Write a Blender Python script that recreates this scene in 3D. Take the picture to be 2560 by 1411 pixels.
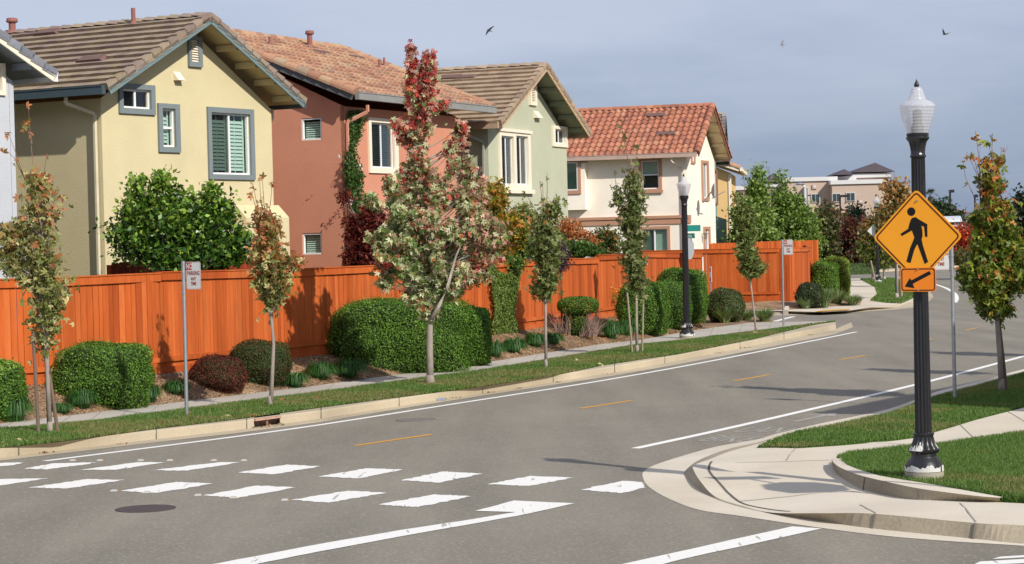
import bpy, bmesh, math, random
import numpy as np
from mathutils import Vector, Matrix
from mathutils.geometry import delaunay_2d_cdt
rnd = random.Random(7); NR = np.random.default_rng(11)
for _o in list(bpy.data.objects): bpy.data.objects.remove(_o)
scene = bpy.context.scene; C = scene.collection
# ------------------------------------------------------------------ camera
FPX = 5300.0; CAMZ = 3.0; PITCH = math.atan((705.5-596.5)/FPX); ROLL = 0.024
F_ = Vector((0, math.cos(PITCH), -math.sin(PITCH))); U0 = Vector((0, math.sin(PITCH), math.cos(PITCH))); R0 = Vector((1, 0, 0))
R_ = R0*math.cos(ROLL)-U0*math.sin(ROLL); U_ = U0*math.cos(ROLL)+R0*math.sin(ROLL)
CAM = Vector((0, 0, CAMZ))
cd = bpy.data.cameras.new('camera'); co = bpy.data.objects.new('camera', cd); C.objects.link(co)
M = Matrix.Identity(4)
for i in range(3): M[i][0] = R_[i]; M[i][1] = U_[i]; M[i][2] = -F_[i]; M[i][3] = CAM[i]
co.matrix_world = M; cd.sensor_width = 36; cd.lens = FPX/2560*36; cd.clip_end = 8000; cd.clip_start = .5
scene.camera = co
def ray(px, py): return F_+R_*((px-1280)/FPX)+U_*((705.5-py)/FPX)
def G(px, py, z=0.0):
    r = ray(px, py); t = (z-CAMZ)/r.z; return CAM+r*t
def P(px, py, Y):
    r = ray(px, py); return CAM+r*(Y/r.y)
def PP(px, py, pt, n):
    r = ray(px, py); t = (Vector(pt)-CAM).dot(n)/r.dot(n); return CAM+r*t
# ------------------------------------------------------------------ light
SUN_AZ = math.radians(38.5); SUN_EL = math.radians(34.5)      # azimuth: to the right of straight behind the camera
sd = Vector((math.sin(SUN_AZ)*math.cos(SUN_EL), -math.cos(SUN_AZ)*math.cos(SUN_EL), math.sin(SUN_EL)))
sl = bpy.data.lights.new('sun', 'SUN'); sl.energy = 4.3; sl.angle = math.radians(0.6); sl.color = (1, .945, .86)
so = bpy.data.objects.new('sun', sl); C.objects.link(so); so.rotation_euler = sd.to_track_quat('Z', 'Y').to_euler()
w = bpy.data.worlds.new('World'); scene.world = w; w.use_nodes = True; nt = w.node_tree; nt.nodes.clear()
def nn(nt, t, **k):
    n = nt.nodes.new(t)
    for a, b in k.items():
        if a.startswith('i_'): n.inputs[a[2:].replace('_', ' ')].default_value = b
        elif a[0] == 'n' and a[1:].isdigit(): n.inputs[int(a[1:])].default_value = b
        else: setattr(n, a, b)
    return n
wo = nn(nt, 'ShaderNodeOutputWorld'); bg = nn(nt, 'ShaderNodeBackground'); bg.inputs[1].default_value = 0.085
sky = nn(nt, 'ShaderNodeTexSky', sky_type='NISHITA', sun_disc=False, sun_elevation=SUN_EL, sun_rotation=math.pi-SUN_AZ, air_density=1.0, dust_density=.6, ozone_density=1.5)
tc = nn(nt, 'ShaderNodeTexCoord'); mp = nn(nt, 'ShaderNodeMapping'); mp.inputs['Scale'].default_value = (2.6, 2.6, 11)
noi = nn(nt, 'ShaderNodeTexNoise', i_Scale=2.6, i_Detail=6.0, i_Roughness=.55)
sx = nn(nt, 'ShaderNodeSeparateXYZ')
rampz = nn(nt, 'ShaderNodeMapRange', n1=0.0, n2=.125, n3=0.0, n4=1.0)
veil = nn(nt, 'ShaderNodeMath', operation='MULTIPLY_ADD', n1=1.1, n2=-.42)      # noise*.75-.3
add = nn(nt, 'ShaderNodeMath', operation='ADD', use_clamp=True)
leftm = nn(nt, 'ShaderNodeMath', operation='MULTIPLY', n1=-.75)
add2 = nn(nt, 'ShaderNodeMath', operation='ADD', use_clamp=True)
rampc = nn(nt, 'ShaderNodeValToRGB'); cr = rampc.color_ramp
cr.elements[0].position = 0; cr.elements[0].color = (2.35, 3.3, 5.35, 1)
cr.elements[1].position = 1; cr.elements[1].color = (6.1, 6.6, 8.4, 1)
L = nt.links.new
L(tc.outputs['Generated'], mp.inputs[0]); L(mp.outputs[0], noi.inputs['Vector']); L(tc.outputs['Generated'], sx.inputs[0])
L(sx.outputs[2], rampz.inputs[0]); L(noi.outputs[0], veil.inputs[0]); L(rampz.outputs[0], add.inputs[0]); L(veil.outputs[0], add.inputs[1])
L(sx.outputs[0], leftm.inputs[0]); L(add.outputs[0], add2.inputs[0]); L(leftm.outputs[0], add2.inputs[1]); L(add2.outputs[0], rampc.inputs[0])
mixs = nn(nt, 'ShaderNodeMix', data_type='RGBA'); mixs.inputs[0].default_value = .8
L(sky.outputs[0], mixs.inputs[6]); L(rampc.outputs[0], mixs.inputs[7]); L(mixs.outputs[2], bg.inputs[0]); L(bg.outputs[0], wo.inputs[0])
scene.view_settings.view_transform = 'Standard'; scene.view_settings.look = 'None'; scene.view_settings.exposure = 0.12
scene.view_settings.gamma = 1
scene.render.engine = 'CYCLES'
# ------------------------------------------------------------------ helpers
def lin(c):
    return tuple(((v/255)/12.92 if v/255 <= .04045 else ((v/255+.055)/1.055)**2.4) for v in c[:3])
XF = {}
def thing(name, label, cat, loc=(0, 0, 0), rotz=0.0, group=None):
    o = bpy.data.objects.new(name, None); C.objects.link(o); o.empty_display_size = .2
    o.location = loc; o.rotation_euler = (0, 0, rotz)
    XF[o.name] = Matrix.Translation(Vector(loc)) @ Matrix.Rotation(rotz, 4, 'Z')
    tag(o, label, cat, group); return o
def tag(o, label, cat, group=None):
    o['label'] = label; o['category'] = cat
    if group: o['group'] = group
    return o
def struct(o, kind='structure'):
    o['kind'] = kind; return o
def link(name, me, parent=None, origin=None):
    """me holds world coordinates; they are moved to the frame of the parent / the given origin"""
    o = bpy.data.objects.new(name, me); C.objects.link(o)
    if parent is not None:
        X = XF[parent.name]; me.transform(X.inverted()); o.parent = parent; XF[o.name] = X
    elif origin is not None:
        me.transform(Matrix.Translation(-Vector(origin))); o.location = origin; XF[o.name] = Matrix.Translation(Vector(origin))
    else: XF[o.name] = Matrix.Identity(4)
    return o
class MB:
    def __init__(s, X=None): s.v = []; s.f = []; s.c = []; s.X = X; s.col = (1, 1, 1)
    def add(s, vs, fs):
        b = len(s.v)
        s.v += [tuple(s.X @ Vector(v)) for v in vs] if s.X is not None else [tuple(v) for v in vs]
        s.f += [tuple(b+i for i in f) for f in fs]; s.c += [s.col]*len(vs)
    def box(s, lo, hi, T=None):
        x0, y0, z0 = lo; x1, y1, z1 = hi
        vs = [(x0,y0,z0),(x1,y0,z0),(x1,y1,z0),(x0,y1,z0),(x0,y0,z1),(x1,y0,z1),(x1,y1,z1),(x0,y1,z1)]
        if T is not None: vs = [T @ Vector(v) for v in vs]
        s.add(vs, [(0,3,2,1),(4,5,6,7),(0,1,5,4),(1,2,6,5),(2,3,7,6),(3,0,4,7)])
    def beam(s, a, b, wd, ht, up=(0,0,1)):
        a = Vector(a); b = Vector(b); d = (b-a).normalized(); sx_ = d.cross(Vector(up)).normalized(); uz = sx_.cross(d)
        vs = []
        for p in (a, b):
            for i, j in ((-1,-1),(1,-1),(1,1),(-1,1)): vs.append(p+sx_*wd/2*i+uz*ht/2*j)
        s.add(vs, [(0,1,2,3),(7,6,5,4),(0,4,5,1),(1,5,6,2),(2,6,7,3),(3,7,4,0)])
    def tube(s, pts, rad, n=8, cap=True):
        pts = [Vector(p) for p in pts]; vs = []; fs = []
        if not hasattr(rad, '__len__'): rad = [rad]*len(pts)
        for i, p in enumerate(pts):
            d = (pts[min(i+1, len(pts)-1)]-pts[max(i-1, 0)]).normalized()
            a = d.cross(Vector((0, 0, 1)) if abs(d.z) < .9 else Vector((1, 0, 0))).normalized(); b = d.cross(a)
            for k in range(n):
                t = 2*math.pi*k/n; vs.append(p+(a*math.cos(t)+b*math.sin(t))*rad[i])
        for i in range(len(pts)-1):
            for k in range(n): fs.append((i*n+k, i*n+(k+1)%n, (i+1)*n+(k+1)%n, (i+1)*n+k))
        if cap: fs += [tuple(range(n))[::-1], tuple((len(pts)-1)*n+k for k in range(n))]
        s.add(vs, fs)
    def lathe(s, prof, c, n=32, flute=0, fd=0.0):
        vs = []; fs = []
        for q in prof:
            r, z = q[0], q[1]; fl = q[2] if len(q) > 2 else 0
            for k in range(n):
                t = 2*math.pi*k/n; rr = r*(1-fd*fl*(abs(math.sin(t*flute/2))**.7)) if flute else r
                vs.append((c[0]+rr*math.cos(t), c[1]+rr*math.sin(t), c[2]+z))
        m = len(prof)
        for i in range(m-1):
            for k in range(n): fs.append((i*n+k, i*n+(k+1)%n, (i+1)*n+(k+1)%n, (i+1)*n+k))
        fs += [tuple(range(n))[::-1], tuple((m-1)*n+k for k in range(n))]
        s.add(vs, fs)
    def build(s, name, mat, parent=None, origin=None, smooth=False, color=False):
        me = bpy.data.meshes.new(name); me.from_pydata(s.v, [], s.f)
        if color:
            at = me.color_attributes.new('Col', 'FLOAT_COLOR', 'POINT')
            a = np.ones((len(s.v), 4), np.float32); a[:, :3] = s.c; at.data.foreach_set('color', a.ravel())
        me.materials.append(mat)
        if smooth:
            me.polygons.foreach_set('use_smooth', [True]*len(me.polygons))
            if smooth != 'all':
                try: me.set_sharp_from_angle(angle=math.radians(40))
                except Exception: pass
        me.update()
        return link(name, me, parent, origin)
# ------------------------------------------------------------------ materials
MATS = {}
def mat(name, col, rough=.8, var=.12, vscale=3.0, bump=0.0, bscale=60.0, spec=.3, metal=0.0, fine=0.0, col2=None, attr=False, bdist=.01, stretch=(1, 1, 1), detail=5.0):
    if name in MATS: return MATS[name]
    m = bpy.data.materials.new(name); m.use_nodes = True; t = m.node_tree; L = t.links.new
    b = t.nodes['Principled BSDF']; b.inputs['Roughness'].default_value = rough; b.inputs['Metallic'].default_value = metal
    b.inputs['Specular IOR Level'].default_value = spec
    tc = nn(t, 'ShaderNodeTexCoord'); mp = nn(t, 'ShaderNodeMapping'); mp.inputs['Scale'].default_value = stretch
    L(tc.outputs['Object'], mp.inputs[0])
    n1 = nn(t, 'ShaderNodeTexNoise', i_Scale=vscale, i_Detail=detail, i_Roughness=.6); L(mp.outputs[0], n1.inputs['Vector'])
    mr = nn(t, 'ShaderNodeMapRange', n1=.25, n2=.75, n3=1-var, n4=1+var); L(n1.outputs[0], mr.inputs[0])
    if attr:
        at = nn(t, 'ShaderNodeAttribute', attribute_name='Col'); base = at.outputs['Color']
    elif col2 is not None:
        mx = nn(t, 'ShaderNodeMix', data_type='RGBA'); mx.inputs[6].default_value = (*col, 1); mx.inputs[7].default_value = (*col2, 1)
        n3 = nn(t, 'ShaderNodeTexNoise', i_Scale=vscale*.37, i_Detail=4.0); L(mp.outputs[0], n3.inputs['Vector'])
        r3 = nn(t, 'ShaderNodeMapRange', n1=.38, n2=.62, n3=0.0, n4=1.0); L(n3.outputs[0], r3.inputs[0]); L(r3.outputs[0], mx.inputs[0]); base = mx.outputs[2]
    else:
        rg = nn(t, 'ShaderNodeRGB'); rg.outputs[0].default_value = (*col, 1); base = rg.outputs[0]
    vm = nn(t, 'ShaderNodeVectorMath', operation='SCALE'); L(base, vm.inputs[0]); L(mr.outputs[0], vm.inputs['Scale'])
    out = vm.outputs[0]
    if fine > 0:
        n2 = nn(t, 'ShaderNodeTexNoise', i_Scale=bscale, i_Detail=3.0); L(mp.outputs[0], n2.inputs['Vector'])
        m2 = nn(t, 'ShaderNodeMapRange', n1=.3, n2=.7, n3=1-fine, n4=1+fine); L(n2.outputs[0], m2.inputs[0])
        v2 = nn(t, 'ShaderNodeVectorMath', operation='SCALE'); L(out, v2.inputs[0]); L(m2.outputs[0], v2.inputs['Scale']); out = v2.outputs[0]
    L(out, b.inputs['Base Color'])
    if bump > 0:
        nb = nn(t, 'ShaderNodeTexNoise', i_Scale=bscale, i_Detail=4.0); L(mp.outputs[0], nb.inputs['Vector'])
        bp = nn(t, 'ShaderNodeBump', i_Strength=bump, i_Distance=bdist); L(nb.outputs[0], bp.inputs['Height']); L(bp.outputs[0], b.inputs['Normal'])
    MATS[name] = m; return m
def leafmat(name, trans=.3, rough=.5, spec=.35):
    if name in MATS: return MATS[name]
    m = bpy.data.materials.new(name); m.use_nodes = True; t = m.node_tree; L = t.links.new
    b = t.nodes['Principled BSDF']; o = t.nodes['Material Output']; b.inputs['Roughness'].default_value = rough; b.inputs['Specular IOR Level'].default_value = spec
    at = nn(t, 'ShaderNodeAttribute', attribute_name='Col'); L(at.outputs['Color'], b.inputs['Base Color'])
    tr = nn(t, 'ShaderNodeBsdfTranslucent'); vm = nn(t, 'ShaderNodeVectorMath', operation='MULTIPLY'); vm.inputs[1].default_value = (1.25, 1.25, .6)
    L(at.outputs['Color'], vm.inputs[0]); L(vm.outputs[0], tr.inputs[0])
    mx = nn(t, 'ShaderNodeMixShader'); mx.inputs[0].default_value = trans; L(b.outputs[0], mx.inputs[1]); L(tr.outputs[0], mx.inputs[2]); L(mx.outputs[0], o.inputs[0])
    MATS[name] = m; return m
def glassmat(name, tint, rough=.03, refl=.9):
    if name in MATS: return MATS[name]
    m = bpy.data.materials.new(name); m.use_nodes = True; t = m.node_tree; L = t.links.new; t.nodes.clear()
    o = nn(t, 'ShaderNodeOutputMaterial'); tr = nn(t, 'ShaderNodeBsdfTransparent'); tr.inputs[0].default_value = (*tint, 1)
    gl = nn(t, 'ShaderNodeBsdfGlossy'); gl.inputs['Roughness'].default_value = rough; gl.inputs[0].default_value = (refl, refl, refl, 1)
    fr = nn(t, 'ShaderNodeFresnel', i_IOR=1.5); mx = nn(t, 'ShaderNodeMixShader')
    ml = nn(t, 'ShaderNodeMath', operation='MULTIPLY_ADD', n1=1.3, n2=.05, use_clamp=True); L(fr.outputs[0], ml.inputs[0]); L(ml.outputs[0], mx.inputs[0])
    L(tr.outputs[0], mx.inputs[1]); L(gl.outputs[0], mx.inputs[2]); L(mx.outputs[0], o.inputs[0]); MATS[name] = m; return m
k8 = lambda c, k=1.0: tuple(v*k for v in lin(c))
def stuccomat(name, c): return mat(name, c, .92, .09, .7, .32, 26, .15, fine=.04, bdist=.015, detail=9)
WHITE = mat('white_vinyl', (.78, .78, .76), .4, .03)
LEAF = leafmat('leaf'); LEAFW = leafmat('waxy_leaf', .22, .38, .45); LEAFH = leafmat('hedge_leaf', .28, .6, .2)
GRASSB = leafmat('grass_blade', .3, .5, .3)
BARK = mat('pale_bark', (.36, .31, .26), .9, .3, 9, .5, 40, col2=(.24, .2, .17), stretch=(1, 1, .3))
TWIG = mat('twig', (.24, .13, .1), .8, .2, 10)
STAKE = mat('stake_wood', (.17, .12, .09), .95, .3, 6, .5, 30, stretch=(1, 1, .15))
GALV = mat('galvanised_steel', (.42, .44, .46), .42, .14, 12, metal=.75, spec=.5)
CONC = mat('concrete', k8((208, 198, 180), 1.0), .9, .07, .9, .25, 45, col2=k8((205, 193, 172), .93), fine=.07, bdist=.006)
CONC2 = mat('concrete_walk', k8((196, 190, 178), .85), .9, .07, .8, .25, 45, fine=.06, col2=k8((188, 180, 166), .82), bdist=.006)
KERBM = mat('kerb_concrete', k8((222, 206, 176), .66), .9, .1, .7, .25, 40, fine=.08, col2=k8((208, 192, 164), .62), bdist=.006)
KERBF = mat('aged_kerb_concrete', k8((186, 172, 146), .82), .95, .16, 1.3, .4, 30, fine=.1, col2=k8((160, 148, 128), .8), bdist=.01)
# ------------------------------------------------------------------ leaves
def norm(a): return a/np.maximum(np.linalg.norm(a, axis=1, keepdims=True), 1e-9)
def leaf_obj(name, material, Cn, size, cols, parent=None, origin=None, nrm=None, droop=0.0, shape='quad', wid=.55, jit=1.0, dirv=None):
    N = len(Cn); size = np.broadcast_to(size, (N,)).astype(float)
    r = NR.normal(size=(N, 3))
    if nrm is None: n = norm(r)
    else: n = norm(nrm+r*jit*.55)
    d = NR.normal(size=(N, 3)) if dirv is None else dirv+NR.normal(size=(N, 3))*.35
    d[:, 2] -= droop; d = norm(d-n*np.sum(d*n, axis=1, keepdims=True)); s = np.cross(n, d)
    q = size[:, None]
    if shape == 'quad':
        V = np.stack([Cn-d*q*.5, Cn+s*q*wid*.5+n*q*.1, Cn+d*q*.55, Cn-s*q*wid*.5+n*q*.1], 1); nf = 1
    else:   # three to five pointed lobes
        b = Cn-d*q*.35; lobes = []
        for ang, ln in ((0, 1.0), (.95, .8), (-.95, .8)) if shape == 'maple' else ((0, 1.), (.75, .9), (-.75, .9), (1.5, .55), (-1.5, .55)):
            e = d*math.cos(ang)+s*math.sin(ang)-n*.15*abs(ang); f = -d*math.sin(ang)+s*math.cos(ang)
            wl = .2 if shape == 'maple' else .15
            lobes.append(np.stack([b, b+e*q*ln*.5+f*q*wl, b+e*q*ln, b+e*q*ln*.5-f*q*wl], 1))
        V = np.concatenate(lobes, 1); nf = len(lobes)
    V = V.reshape(-1, 3); nv = len(V); npoly = nv//4
    me = bpy.data.meshes.new(name); me.vertices.add(nv); me.vertices.foreach_set('co', V.astype(np.float32).ravel())
    me.loops.add(nv); me.loops.foreach_set('vertex_index', np.arange(nv, dtype=np.int32))
    me.polygons.add(npoly); me.polygons.foreach_set('loop_start', np.arange(0, nv, 4, dtype=np.int32))
    try: me.polygons.foreach_set('loop_total', np.full(npoly, 4, np.int32))
    except Exception: pass
    at = me.color_attributes.new('Col', 'FLOAT_COLOR', 'POINT'); a = np.ones((nv, 4), np.float32); a[:, :3] = np.repeat(cols, 4*nf, axis=0)
    at.data.foreach_set('color', a.ravel()); me.materials.append(material); me.update(calc_edges=True)
    return link(name, me, parent, origin)
def palette(pal, N, jitter=.18):
    """pal: list of (srgb, weight); returns linear albedo per leaf"""
    cs = np.array([lin(c) for c, _ in pal]); ws = np.array([w_ for _, w_ in pal], float); ws /= ws.sum()
    k = NR.choice(len(pal), N, p=ws); return cs[k]*(1+NR.normal(size=(N, 1))*jitter).clip(.5, 1.6)
# ------------------------------------------------------------------ ground, road, kerbs
def sheet(name, pts, material, kind='structure', z=None):
    mb = MB(); n = len(pts); mb.add(pts, [tuple(range(n))]); return struct(mb.build(name, material), kind)
sheet('ground', [(-3000, -300, -.3), (3000, -300, -.3), (3000, 6000, -.3), (-3000, 6000, -.3)], mat('far_ground', (.12, .11, .07), 1, .3, .05, col2=(.09, .11, .05)))
# asphalt: own material, speckled aggregate, faint tracks
def asphalt():
    m = bpy.data.materials.new('asphalt'); m.use_nodes = True; t = m.node_tree; L = t.links.new; b = t.nodes['Principled BSDF']
    b.inputs['Roughness'].default_value = .88; b.inputs['Specular IOR Level'].default_value = .25
    tc = nn(t, 'ShaderNodeTexCoord'); O = tc.outputs['Object']
    rot = nn(t, 'ShaderNodeMapping'); rot.inputs['Rotation'].default_value = (0, 0, math.radians(30)); rot.inputs['Scale'].default_value = (1, .12, 1); L(O, rot.inputs[0])
    a = nn(t, 'ShaderNodeTexNoise', i_Scale=.9, i_Detail=4.0); L(rot.outputs[0], a.inputs['Vector'])
    c = nn(t, 'ShaderNodeTexNoise', i_Scale=.35, i_Detail=6.0, i_Roughness=.65); L(O, c.inputs['Vector'])
    f = nn(t, 'ShaderNodeTexVoronoi', i_Scale=38.0); L(O, f.inputs['Vector'])
    f2 = nn(t, 'ShaderNodeTexNoise', i_Scale=24.0, i_Detail=5.0, i_Roughness=.8); L(O, f2.inputs['Vector'])
    sep = nn(t, 'ShaderNodeSeparateColor'); L(f.outputs['Color'], sep.inputs[0])
    sp = nn(t, 'ShaderNodeMapRange', n1=.80, n2=1.0, n3=0.0, n4=.3); L(sep.outputs[0], sp.inputs[0])
    dk = nn(t, 'ShaderNodeMapRange', n1=.25, n2=.75, n3=.72, n4=1.24); L(f2.outputs[0], dk.inputs[0])
    mr = nn(t, 'ShaderNodeMapRange', n1=.3, n2=.7, n3=.84, n4=1.13); L(a.outputs[0], mr.inputs[0])
    mc = nn(t, 'ShaderNodeMapRange', n1=.3, n2=.7, n3=0.0, n4=1.0); L(c.outputs[0], mc.inputs[0])
    mx = nn(t, 'ShaderNodeMix', data_type='RGBA'); mx.inputs[6].default_value = (.205, .186, .148, 1); mx.inputs[7].default_value = (.244, .218, .174, 1); L(mc.outputs[0], mx.inputs[0])
    v1 = nn(t, 'ShaderNodeVectorMath', operation='SCALE'); L(mx.outputs[2], v1.inputs[0]); L(mr.outputs[0], v1.inputs['Scale'])
    v2 = nn(t, 'ShaderNodeVectorMath', operation='SCALE'); L(v1.outputs[0], v2.inputs[0]); L(dk.outputs[0], v2.inputs['Scale'])
    m2 = nn(t, 'ShaderNodeMix', data_type='RGBA'); m2.inputs[7].default_value = (.5, .46, .38, 1); L(sp.outputs[0], m2.inputs[0]); L(v2.outputs[0], m2.inputs[6])
    L(m2.outputs[2], b.inputs['Base Color'])
    bp = nn(t, 'ShaderNodeBump', i_Strength=.35, i_Distance=.006); L(f2.outputs[0], bp.inputs['Height']); L(bp.outputs[0], b.inputs['Normal']); return m
ASPH = asphalt()
mb = MB(); gx = np.arange(-50, 131, 12.0); gy = np.arange(2, 170, 12.0)
mb.add([(x, y, 0) for y in gy for x in gx], [(j*len(gx)+i, j*len(gx)+i+1, (j+1)*len(gx)+i+1, (j+1)*len(gx)+i) for j in range(len(gy)-1) for i in range(len(gx)-1)])
struct(mb.build('road', ASPH))
def interp(pl, x):
    xs = [p[0] for p in pl]; ys = [p[1] for p in pl]
    if x < xs[0]: return ys[0]+(x-xs[0])*(ys[1]-ys[0])/(xs[1]-xs[0])
    if x > xs[-1]: return ys[-1]+(x-xs[-1])*(ys[-1]-ys[-2])/(xs[-1]-xs[-2])
    return float(np.interp(x, xs, ys))
C0 = [(0, 1152), (45, 1147), (391, 1106), (595, 1083), (800, 1056), (1002, 1022), (1209, 989), (1381, 963), (1539, 939), (1664, 917), (1851, 882), (2007, 852), (2088, 836)]
C1 = [(0, 1145), (45, 1139), (391, 1098), (595, 1075), (800, 1047), (1002, 1015), (1209, 983), (1381, 956), (1539, 931), (1664, 908), (1851, 871), (2007, 840), (2088, 824)]
C3 = [(0, 1121), (149, 1106), (383, 1074), (595, 1049), (800, 1020), (998, 994), (1204, 968), (1381, 940.5), (1500, 916), (1600, 900), (1695, 886.5), (1890, 847.6), (2030, 813.5), (2088, 805)]
C4 = [(0, 1075.5), (255, 1053), (468, 1025), (800, 983), (1225, 925), (1500, 879), (1600, 863), (1734, 849), (1900, 828), (2030, 813), (2088, 804.6)]
C5 = [(0, 1059), (213, 1034), (800, 963), (1243, 902), (1500, 861), (1600, 850), (1734, 826), (1874, 807), (2088, 803)]
C6 = [(-40, 973), (32, 967), (149, 957), (379, 938), (459, 929.6), (723, 896), (800, 887.5), (1311, 826), (1360, 819), (1523, 793), (1755, 757)]
Gz = lambda pl, x, z: G(x, interp(pl, x), z)
xsA = list(range(-420, 2088, 16))+[2088]
def loft(name, rows, material, kind='structure', smooth=True, label=None):
    nr = len(rows); nc = len(rows[0]); mb = MB(); mb.add([p for r in rows for p in r], [(j*nc+i, j*nc+i+1, (j+1)*nc+i+1, (j+1)*nc+i) for j in range(nr-1) for i in range(nc-1)])
    return struct(mb.build(name, material, smooth=smooth), kind)
r0 = [Gz(C0, x, .004) for x in xsA]; r1 = [Gz(C1, x, .012) for x in xsA]
r3 = [Gz(C3, x, .15) for x in xsA]; r4 = [Gz(C4, x, .15) for x in xsA]; r5 = [Gz(C5, x, .16) for x in xsA]
def towards(a, b, d): v = (b-a); v.z = 0; return a+v.normalized()*min(d, v.length*.45)
r2a = [Vector((*towards(a, b, .03).xy, .125)) for a, b in zip(r1, r3)]; r2b = [Vector((*towards(a, b, .06).xy, .15)) for a, b in zip(r1, r3)]
DRX0, DRX1 = 632, 706          # storm drain opening in the kerb
def clip(rows, f): idx = [i for i, x in enumerate(xsA) if f(x)]; return [[r[i] for i in idx] for r in rows]
# kerb stones (kerb + gutter pan), broken at the inlet
DR = (-420, 624, 704, 2088)
loft('kerb', clip([r0, r1, r2a, r2b, r3], lambda x: x <= 636), KERBM, smooth=False)
loft('kerb', clip([r0, r1, r2a, r2b, r3], lambda x: x >= 700), KERBM, smooth=False)
loft('gutter', clip([r0, r1], lambda x: 630 <= x <= 710), KERBM)
# end of the kerb at the side street
e = [r0[-1], r1[-1], r2a[-1], r2b[-1], r3[-1], r4[-1], r5[-1]]
tip = G(2133, 818, .006)
mb = MB(); mb.add([e[0], tip, G(2128, 806, .006), e[6]+Vector((.25, 0, -.15)), e[1]], [(0, 1, 4), (1, 2, 3, 4)]); struct(mb.build('kerb_apron', KERBM))
down = lambda p: Vector((p.x+.02, p.y, 0))
mb = MB(); nE = len(e); mb.add(e+[down(p) for p in e], [(i, i+1, nE+i+1, nE+i) for i in range(nE-1)]); back = [r5[i] for i, x in enumerate(xsA) if x > 1850]
mb.add(back+[Vector((p.x, p.y+.02, 0)) for p in back], [(i, i+1, len(back)+i+1, len(back)+i) for i in range(len(back)-1)]); struct(mb.build('kerb_return', KERBM))
# joints across the kerb: thin dark grooves
mb = MB()
for x in (47, 391, 617, 803, 998, 1207, 1383, 1537, 1662, 1850, 1960):
    a, b, c, d = [Gz(C0, x, .007), Gz(C1, x, .015), None, Gz(C3, x-2, .153)]
    i = min(range(len(xsA)), key=lambda k: abs(xsA[k]-x)); off = Gz(C1, x, .012)-r1[i]
    p = [Gz(C1, x, .013), r2a[i]+off, r2b[i]+off, r3[i]+off]
    for q, s in zip(p[:-1], p[1:]): mb.beam(q+Vector((0, -.001, .001)), s+Vector((0, -.001, .001)), .018, .008)
struct(mb.build('kerb_joints', mat('joint_dark', (.12, .11, .09), 1)))
# sidewalk, with joints
loft('sidewalk', [[p for p in r4], [p+Vector((0, 0, .0)) for p in r5]], CONC2)
mb = MB()
for x in range(-300, 2060, 74):
    a = Gz(C4, x, .155); b = Gz(C5, x+38*(1-x/2600), .163); mb.beam(a, b, .012, .004)
struct(mb.build('sidewalk_joints', mat('joint_mid', (.3, .28, .24), 1)))
# mulch bed from the sidewalk up to the fence
xsM = [x for x in xsA if x <= 1760]; r6 = [Gz(C6, x, .62) for x in xsM]
MUL = mat('bark_mulch', k8((176, 148, 118), .8), 1, .25, 3.0, .9, 28, .05, fine=.3, col2=k8((150, 124, 102), .72), bdist=.03, detail=8)
rows = []
for k in range(9):
    t = k/8; row = []
    for i, x in enumerate(xsM):
        a = r5[i]; b = r6[i]; p = a.lerp(b, t); p.z = .145+.475*(t**.9)+(.02*math.sin(x*.05+k*2)+.02*math.sin(x*.021+k))*(0 if k in (0, 8) else 1); row.append(p)
    rows.append(row)
loft('mulch_bed', rows, MUL)
xm2 = [x for x in xsA if 1744 <= x <= 1945]
C6b = [(1740, 762), (1800, 772), (1862, 790), (1900, 797), (1935, 802)]
a = [Gz(C5, x, .155) for x in xm2]; b = [Gz(C6b, x, .16) for x in xm2]
loft('mulch_bed', [a, [p.lerp(q, .5)+Vector((0, 0, .05)) for p, q in zip(a, b)], b, [Vector((p.x, p.y+.1, -.02)) for p in b]], MUL)
_mv = []; _mf = []
for _o in [o for o in C.objects if o.name.startswith('mulch_bed')]:
    k_ = len(_mv); _mv += [v.co[:] for v in _o.data.vertices]; _mf += [tuple(i+k_ for i in p.vertices[:]) for p in _o.data.polygons]
from mathutils.bvhtree import BVHTree
_mb = BVHTree.FromPolygons(_mv, _mf)
def mz(px, py, dflt=.2):
    h_ = _mb.ray_cast(CAM, ray(px, py).normalized()); return h_[0].z if h_[0] is not None else dflt
# back yards
D2 = Vector((-.9, .42, 0)); YARD = mat('yard_soil', k8((130, 120, 80), .5), 1, .3, 2, .4, 20, col2=k8((96, 110, 60), .5))
loft('yard', [[p+Vector((0, 0, .0)) for p in r6], [p+D2*45+Vector((0, 0, .1)) for p in r6]], YARD)
sheet('yard', [(7.3, 82.2, .42), (10.6, 81.6, .42), (12.0, 86, .42), (17.5, 118, .42), (15, 150, .4), (-60, 150, .4), (-34, 98, .4), (0, 80, .4)], YARD)
# ------------- second block (across the side street)
B = lambda pl, z: [G(x, y, z) for x, y in pl]
n0 = B([(1700, 797), (1790, 793.5), (1861, 790), (1929, 791), (1993, 788.5), (2056, 786.5), (2120, 783.5), (2176, 778.5), (2240, 774.5), (2286, 770), (2318, 759), (2334, 742), (2325, 729), (2300, 716)], .005)
n1 = B([(1700, 790), (1790, 787), (1861, 784), (1929, 785), (1993, 785), (2056, 783.5), (2120, 780.5), (2176, 774.5), (2240, 769.5), (2280, 765), (2306, 754), (2318, 740), (2308, 728), (2288, 716)], .02)
n2 = B([(1700, 784), (1790, 780), (1861, 777), (1929, 777), (1993, 779), (2056, 780.5), (2120, 777), (2176, 769), (2240, 762), (2276, 755), (2296, 747), (2305, 736), (2296, 726), (2280, 714)], .12)
loft('kerb', [n0, n1, n2], KERBM, smooth=False)
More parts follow.
